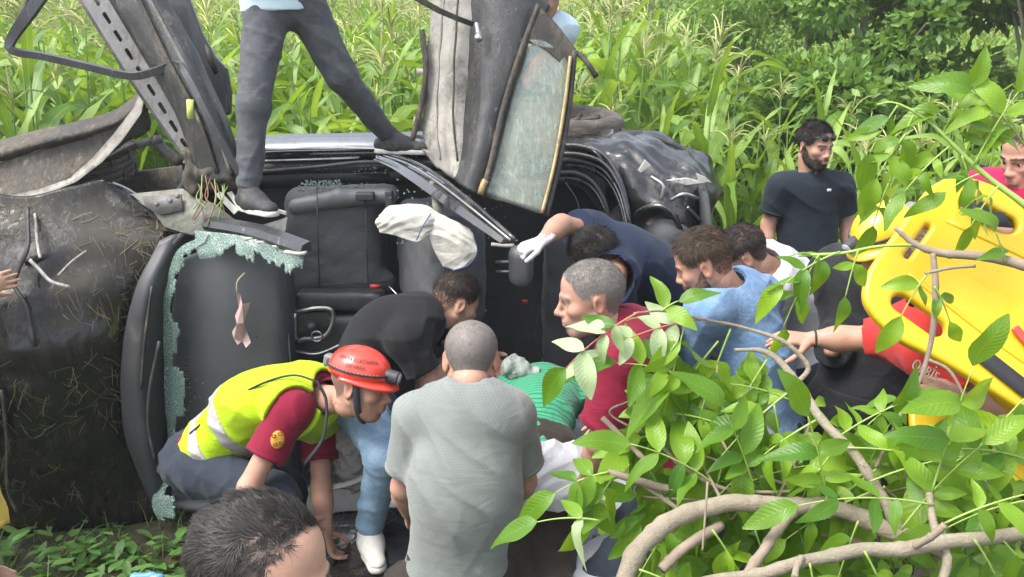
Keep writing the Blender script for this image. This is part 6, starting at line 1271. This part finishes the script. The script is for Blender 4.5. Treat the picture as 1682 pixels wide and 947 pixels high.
def board(label, o, xa, ya, straps=True):
    xa = V(xa).normalized(); ya = V(ya); ya = (ya - xa * ya.dot(xa)).normalized(); za = xa.cross(ya); M = frame(o, xa, ya, za); th = thing('spine_board', label, 'spine board', o, 'yellow spine boards')
    b_ = link('board', curve_mesh([OUT] + HOLES, .008, .014, M), M_BOARD, th, smooth=False); autosmooth(b_, 50); P = lambda x, y, z=.027: M @ V((x, y, z))
    for s in (-1, 1): link('raised_edge', tube([P(.08, s * .10, .020), P(.5, s * .14, .020), P(1.3, s * .14, .020), P(1.7, s * .1, .020)], .008, 24, 8), M_BOARD, th)
    if straps:
        for x0, x1 in ((.60, .72),):
            link('strap', sweep([P(x0, .225, 0), P(x0 + .01, .20, .028), P((x0 + x1) / 2, 0, .036), P(x1, -.2, .028), P(x1, -.225, 0)], rect(.025, .002), 30, tuple(za)), M_STRAP, th)
        link('strap', sweep([P(.35, -.19, .03), P(.6, -.215, .034), P(.95, -.2, .03)], rect(.022, .002), 20, tuple(za)), M_STRAP, th); link('strap', sweep([P(.11, .20, -.02), P(.10, .185, .03), P(.16, .165, .036), P(.21, .19, .03), P(.22, .215, -.02)], rect(.022, .002), 20, tuple(za)), M_STRAP, th)
        bevel(link('red_clip', box(P(.42, -.09, .036), (.085, .022, .014), Matrix((xa, ya, za)).transposed() @ Matrix.Rotation(-.35, 3, 'Z')), pm('red_plastic', (.6, .05, .04), .4), th, smooth=False), .004)
    return th
xa = A(1745, 575, 2.28) - A(1465, 402, 2.50); ya = A(1530, 312, 2.58) - A(1465, 402, 2.50)
board('yellow plastic spine board with handle holes held up at the right', A(1478, 384, 2.50), xa, ya)
board('second yellow spine board mostly hidden below and behind the first', A(1530, 600, 2.62), xa + V((0, 0, .12)), ya, False)

# ------------------------------------------------------------------ broken walnut branches in front
M_WAL = leafmat('walnut_leaflet', (.045, .155, .012), (.26, .44, .03), .44, .38, 'feather', back=(.26, .38, .17))
M_WPALE = leafmat('walnut_leaflet_underside', (.33, .43, .22), (.42, .52, .30), .3, .5, 'feather')
M_RACH = pm('green_leaf_stalk', (.26, .38, .08), .55, .15, 20); M_RRED = pm('reddish_leaf_stalk', (.36, .13, .08), .55)
def barkmat():
    b = NB('smooth_walnut_bark'); vo = b.noise(90, 3, .7); c = b.ramp(b.noise(5, 8, .7, dist=.6), [(.3, (.20, .17, .12)), (.55, (.30, .255, .185)), (.8, (.40, .345, .26))]); c = b.mix(b.ramp(vo, [(.66, (0, 0, 0)), (.72, (1, 1, 1))]), c, (.12, .085, .05))
    c = b.mix(b.ramp(b.noise(3, 5, .7), [(.55, (0, 0, 0)), (.75, (1, 1, 1))]), c, (.22, .21, .14)); b.set(**{'Base Color': c, 'Roughness': .8, 'Normal': b.bump(b.math('ADD', b.noise(40, 8, .75), b.noise(12, 6, .7, b.stretch((1, 1, 3)))), .8, .01)}); return b.m
M_WBARK = barkmat(); M_TWIG = pm('grey_brown_twig', (.24, .19, .14), .85, .25, 20, .4, 80)
WL = []
LR_ = random.Random(4)
for k in range(16):
    v, f, u = leaf_np(1, LR_.uniform(.38, .56), LR_.uniform(0, .75), 8, LR_.uniform(.05, .45), k * 1.7, LR_.uniform(-.3, .3)); tw_ = LR_.uniform(-.9, .9) * v[:, 0]; v = np.stack([v[:, 0], v[:, 1] * np.cos(tw_) - v[:, 2] * np.sin(tw_) * .3, v[:, 2] + v[:, 1] * np.sin(tw_)], -1)
    row = []
    for mt in (M_WAL, M_WPALE): me = mesh(v, f, 'leaflet', u); me.materials.append(mt); me.polygons.foreach_set('use_smooth', np.ones(len(me.polygons), bool)); row.append(me)
    WL.append(row)
WR = random.Random(11)
def leaflet(par, base, p, d, nrm, L, pale=False):
    d = V(d).normalized(); n = V(nrm); n = (n - d * n.dot(d)).normalized(); y = n.cross(d)
    o = bpy.data.objects.new('leaflet', WL[WR.randrange(16)][1 if pale else 0]); COL.objects.link(o); o.parent = par; o.matrix_local = frame(V(p) - base, d * L, y * L, n * L)
def compound(root, p0, d, L=.3, pairs=3, size=.12, pale=False, droop=.35, stalk=None):
    base = BASE[root.name]; p0 = V(p0); d = V(d).normalized(); pts = [p0]; p = p0.copy(); q = d.copy()
    for i in range(7): p = p + q * L / 7; pts.append(p.copy()); q = (q + V((0, 0, -droop / 5))).normalized()
    ra = link('leaf', tube(pts, .0023, 14, 5, [1.2, .9, .6]), stalk or M_RACH, root); side = d.cross(V((0, -.5, 1))).normalized()
    face = V((WR.uniform(-.5, .5), -.75 + WR.uniform(-.4, .4), .8)).normalized()
    lat = d.cross(face); lat = lat.normalized() if lat.length > .1 else side
    for k in range(pairs):
        c = pts[2 + int(k * 4.6 / max(1, pairs))]; 
        for s in (-1, 1):
            if WR.random() < .08: continue
            v = lat * s * WR.uniform(.7, 1) + d * WR.uniform(.35, .75) + V((0, 0, -droop * WR.uniform(0, 1.2))); nn = face + V((WR.uniform(-.45, .45), WR.uniform(-.3, .3), WR.uniform(-.3, .3))); leaflet(ra, base, c, v, nn, .88 * size * WR.uniform(.65, 1.2) * (.85 + .1 * k), pale and WR.random() < .8)
    leaflet(ra, base, pts[-1], q + V((WR.uniform(-.2, .2), 0, 0)), face, size * 1.0, pale and WR.random() < .8)
def limb(root, pts, r, mat=None, scl=None, n=None, name='limb', seed=0):
    nn = n or 8 * len(pts); kn = random.Random(int(pts[0][0])); base_ = crom(np.asarray(scl or [1] * 2, float).reshape(-1, 1), nn)[:, 0] * np.array([1 + (kn.uniform(.1, .22) if kn.random() < .12 else kn.uniform(-.04, .04)) for _ in range(nn)])
    return link(name, tube([A(*p) for p in pts], r, nn, 12 if r > .01 else 6, list(base_), .006 if r > .01 else .002, seed, (.1, .97, .2)), mat or M_WBARK, root)
wb = thing('walnut_branch', 'broken walnut limb with large green leaves sprawling across the lower right', 'branch', A(1300, 900, 1.7))
limb(wb, [(1015, 985, 1.62), (1050, 905, 1.68), (1110, 853, 1.75), (1185, 830, 1.8), (1260, 828, 1.82), (1340, 834, 1.82), (1420, 855, 1.8), (1490, 880, 1.76), (1560, 905, 1.72)], .020, scl=[1.0, 1, 1, 1, 1, .95, .95, 1, 1], n=60)
limb(wb, [(1120, 965, 1.55), (1230, 945, 1.56), (1330, 925, 1.58), (1420, 905, 1.6), (1500, 898, 1.62), (1580, 884, 1.64), (1700, 872, 1.68)], .0145, scl=[.7, .85, .9, 1, 1.1, 1.05, 1], n=50, seed=2)
limb(wb, [(1478, 872, 1.77), (1455, 815, 1.8), (1408, 752, 1.85), (1345, 680, 1.92), (1308, 628, 1.98), (1280, 592, 2.02), (1245, 577, 2.05), (1205, 576, 2.08)], .0115, scl=[1.5, 1.05, 1, .95, .85, .7, .5, .35], n=50, seed=3)
limb(wb, [(1309, 629, 1.97), (1328, 606, 1.98), (1316, 585, 1.99), (1280, 556, 2.0), (1225, 538, 2.02), (1160, 524, 2.02), (1090, 510, 2.0), (1040, 513, 1.98)], .0065, scl=[1, 1, .9, .8, .7, .6, .5, .4], name='twig', n=44)
limb(wb, [(1228, 950, 1.6), (1268, 890, 1.68), (1305, 842, 1.78)], .0115, M_TWIG, [1, 1, .9]); limb(wb, [(1090, 935, 1.68), (1140, 893, 1.72), (1185, 862, 1.79)], .012, M_TWIG); limb(wb, [(1310, 870, 1.9), (1370, 880, 1.88), (1440, 905, 1.84)], .009, M_TWIG, name='twig')
limb(wb, [(984, 770, 1.95), (1040, 786, 1.92), (1090, 800, 1.9), (1130, 803, 1.88)], .010, M_TWIG, [.8, 1, 1, .9], name='twig'); limb(wb, [(1050, 790, 1.92), (1085, 815, 1.9), (1118, 840, 1.88)], .006, M_WBARK, name='twig'); limb(wb, [(990, 686, 2.0), (1030, 725, 1.97), (1070, 765, 1.94)], .008, M_TWIG, [1, .9, .8], name='twig')
limb(wb, [(1082, 724, 1.96), (1120, 765, 1.93), (1180, 800, 1.9), (1240, 808, 1.88), (1330, 806, 1.86)], .006, M_TWIG, [.7, 1, 1, .8, .6], name='twig'); limb(wb, [(1545, 960, 1.58), (1556, 915, 1.62), (1536, 862, 1.66), (1528, 808, 1.7)], .010, M_WBARK, [1, 1, .9, .7], name='twig'); limb(wb, [(1502, 895, 1.6), (1530, 880, 1.58), (1552, 862, 1.57)], .008, M_TWIG, name='twig')
limb(wb, [(1306, 948, 1.52), (1310, 930, 1.55), (1318, 915, 1.58)], .007, M_WBARK, name='twig'); limb(wb, [(1155, 905, 1.7), (1160, 840, 1.72), (1163, 790, 1.75)], .0025, M_TWIG, name='twig')
def dpx(x, y): return V((x, -.05, -y))
for (x, y, Y, dx, dy, L, pr, sz, pale, st_) in [(1160, 524, 2.02, -1, .1, .26, 3, .12, True, M_RRED), (1050, 512, 1.98, -.8, .45, .22, 3, .12, True, M_RRED), (1085, 512, 2.0, .5, -.5, .05, 1, .10, False, None), (1130, 515, 2.0, -.2, .9, .26, 3, .15, False, None), (1200, 540, 2.02, -.3, .9, .3, 3, .15, False, None), (1180, 560, 2.05, -.6, .8, .3, 3, .14, False, None),
        (1260, 590, 2.03, -.5, .9, .3, 3, .14, False, None), (1000, 775, 1.93, -.8, .15, .14, 2, .13, False, None), (1010, 780, 1.93, -.4, .6, .14, 2, .13, False, None), (1300, 640, 1.95, -.7, .6, .3, 3, .15, False, None), (1340, 690, 1.9, -.8, .5, .3, 3, .14, False, None), (1380, 725, 1.86, -.5, .8, .28, 3, .14, False, None), (1310, 640, 1.95, .7, .6, .2, 2, .12, False, None), (1390, 735, 1.85, .9, .0, .34, 3, .13, False, None),
        (1430, 790, 1.8, .8, -.4, .3, 3, .13, False, None), (1530, 810, 1.7, .1, -1, .3, 3, .12, False, None), (1550, 860, 1.6, .8, -.5, .26, 3, .12, False, None), (1535, 830, 1.68, -.8, -.2, .3, 3, .12, False, None), (1240, 808, 1.88, -.3, -.9, .25, 3, .14, False, None), (1180, 800, 1.9, -.6, -.5, .25, 3, .14, False, None), (1120, 840, 1.86, -.5, .7, .2, 2, .12, False, None), (1330, 925, 1.56, .2, .8, .15, 2, .11, False, None), (1420, 905, 1.56, .4, .7, .2, 3, .10, False, None),
        (1170, 870, 1.7, .5, .7, .2, 3, .12, False, None), (1240, 870, 1.85, .3, .8, .2, 3, .13, False, None), (1050, 935, 1.6, .8, .3, .2, 3, .10, False, None), (985, 855, 1.75, -.9, -.2, .14, 1, .12, True, None), (1480, 870, 1.74, .4, -.8, .26, 3, .12, False, None), (1600, 885, 1.62, .5, .7, .2, 3, .10, False, None), (1640, 880, 1.65, .6, .6, .2, 3, .10, False, None), (1360, 830, 1.8, -.2, -.8, .24, 2, .14, False, None), (1410, 855, 1.74, -.2, .7, .16, 1, .15, False, None)]:
    compound(wb, A(x, y, Y), dpx(dx, dy), L, pr, sz, pale, .35, st_)
poly = [(1000, 700), (1080, 560), (1180, 570), (1290, 640), (1400, 690), (1470, 720), (1560, 760), (1600, 800), (1560, 830), (1450, 850), (1300, 800), (1150, 820), (1060, 800)]
def inside(x, y, P):
    c = False; j = len(P) - 1
    for i in range(len(P)):
        if (P[i][1] > y) != (P[j][1] > y) and x < (P[j][0] - P[i][0]) * (y - P[i][1]) / (P[j][1] - P[i][1]) + P[i][0]: c = not c
        j = i
    return c
n = 0
while n < 13:
    x, y = WR.uniform(980, 1600), WR.uniform(550, 860)
    if inside(x, y, poly):
        n += 1; Y = 1.98 - (y - 550) * .0006 + WR.uniform(0, .18); limb(wb, [(x, y, Y), (x + WR.uniform(-30, 30), y + 40, Y + .03), (1300 + WR.uniform(-150, 150), 826, 1.84)], .004, M_TWIG, [.5, .8, 1], name='twig'); compound(wb, A(x, y, Y), dpx(WR.uniform(-1, 1), WR.uniform(-.6, .9)), WR.uniform(.2, .3), 3, WR.uniform(.10, .14))
ws = thing('walnut_sapling', 'thin walnut branches with bright leaves hanging over the spine board', 'branch', A(1690, 600, 2.0))
limb(ws, [(1760, 470, 1.95), (1682, 438, 2.0), (1610, 422, 2.05), (1545, 416, 2.08), (1505, 402, 2.1), (1470, 374, 2.12)], .011, M_TWIG, [1.4, 1.2, 1, .9, .7, .4], seed=5); limb(ws, [(1532, 415, 2.08), (1536, 470, 2.06), (1530, 550, 2.04), (1512, 620, 2.02), (1490, 660, 2.0)], .008, M_TWIG, [.9, 1, .9, .7, .4], name='twig'); limb(ws, [(1525, 590, 2.02), (1560, 610, 2.0), (1590, 665, 1.98), (1605, 690, 1.97)], .004, M_TWIG, name='twig')
limb(ws, [(1760, 400, 2.2), (1680, 335, 2.24), (1615, 285, 2.28), (1560, 232, 2.3), (1520, 196, 2.32), (1470, 170, 2.34), (1440, 172, 2.36)], .007, M_RACH, [1.3, 1.2, 1, .8, .6, .4, .3], name='twig'); limb(ws, [(1600, 436, 2.04), (1560, 440, 2.02), (1520, 448, 2.0)], .004, M_TWIG, name='twig'); limb(ws, [(1500, 403, 2.1), (1440, 405, 2.1), (1380, 415, 2.12), (1310, 420, 2.14)], .004, M_RACH, name='twig'); limb(ws, [(1500, 640, 2.0), (1470, 700, 1.95), (1440, 770, 1.9)], .005, M_TWIG, name='twig')
limb(ws, [(1800, 560, 1.9), (1760, 470, 1.95)], .016, M_TWIG); limb(ws, [(1830, 1400, 1.9), (1820, 900, 1.9), (1800, 560, 1.9), (1770, 405, 2.2)], .02, M_WBARK)
for (x, y, Y, dx, dy, L, pr, sz) in [(1380, 413, 2.12, -.9, .35, .16, 2, .11), (1345, 418, 2.12, -.4, .8, .20, 2, .12), (1410, 410, 2.1, -.2, .9, .12, 1, .10), (1525, 447, 2.0, -.5, .8, .12, 1, .11), (1535, 470, 2.05, .4, .6, .10, 1, .08), (1475, 172, 2.36, -.5, .8, .14, 2, .12), (1500, 205, 2.33, -.6, .8, .16, 2, .12), (1610, 285, 2.28, -.6, .2, .10, 1, .10), (1640, 305, 2.25, -.5, .7, .12, 2, .09), (1600, 270, 2.28, .3, -.9, .2, 3, .12),
        (1505, 640, 2.02, -.8, .5, .18, 2, .11), (1600, 680, 1.97, .7, .4, .24, 3, .12), (1700, 640, 1.9, -.6, .6, .16, 1, .17), (1700, 690, 1.85, -.8, .3, .22, 2, .2), (1650, 430, 2.0, -.3, -.8, .08, 1, .08), (1440, 770, 1.9, -.5, .4, .24, 3, .12), (1460, 715, 1.93, .6, .4, .26, 3, .12), (1700, 820, 1.7, -.8, .1, .2, 2, .11)]:
    compound(ws, A(x, y, Y), dpx(dx, dy), L, pr, sz)


for (x, y, Y, dx, dy, L, pr, sz) in [(1690, 250, 2.3, -.5, -.6, .24, 3, .12), (1680, 210, 2.35, -.7, -.3, .24, 3, .12), (1560, 240, 2.3, -.6, .5, .16, 2, .11), (1545, 225, 2.31, .3, -.9, .14, 2, .10), (1580, 255, 2.29, .4, .9, .14, 2, .10), (1460, 300, 2.34, -.3, .9, .12, 2, .10), (1700, 760, 1.75, -.7, -.3, .2, 3, .12)]:
    compound(ws, A(x, y, Y), dpx(dx, dy), L, pr, sz)
limb(ws, [(1700, 330, 2.25), (1695, 280, 2.3), (1680, 205, 2.35)], .004, M_RACH, name='twig'); limb(ws, [(1500, 188, 2.33), (1475, 240, 2.34), (1460, 300, 2.34)], .003, M_RACH, name='twig')
fill_ = []; FR = np.random.default_rng(21); LB = [leaf_np(1, FR.uniform(.4, .55), FR.uniform(0, .6), 6, FR.uniform(.1, .4), k) for k in range(6)]
poly2 = [(1040, 620), (1120, 580), (1200, 600), (1300, 670), (1400, 710), (1480, 740), (1560, 770), (1690, 790), (1690, 947), (1120, 947), (1020, 900), (980, 820), (1010, 720)]
while len(fill_) < 420:
    x, y = FR.uniform(960, 1700), FR.uniform(570, 960)
    if not inside(x, y, poly2): continue
    p = np.array(tuple(A(x, y, 2.12 - (y - 570) * .0005 + FR.uniform(-.05, .25)))); d = unit((FR.normal(), FR.normal() * .4, FR.normal() * .5 - .5)); n_ = unit((FR.normal() * .5, -.7, .9)); n_ = unit(n_ - d * (n_ @ d)); q = np.cross(n_, d); v, f, u = LB[int(FR.integers(0, 6))]
    fill_.append((p + (v * FR.uniform(.06, .125)) @ np.stack([d, q, n_]), f, u))
v, f, u = join_np(fill_); tag(link('leaf_mass', mesh(v, f, uv=u), M_WAL, wb), kind='stuff')

# ------------------------------------------------------------------ thin haze volume added to lift the shadows and wash out the blacks
b = NB('shadow_lift_haze'); b.n.remove(b.p); pv = b.node('ShaderNodeVolumePrincipled'); pv.inputs['Density'].default_value = .003; pv.inputs['Color'].default_value = (.95, .97, 1, 1); pv.inputs['Anisotropy'].default_value = .3
b.L(pv.outputs[0], b.out.inputs['Volume']); hz = link('haze', box((0, 30, 6.75), (230, 220, 15.5)), b.m, smooth=False); tag(hz, 'thin pale haze added over the whole scene to lift the shadows', 'haze', kind='stuff')
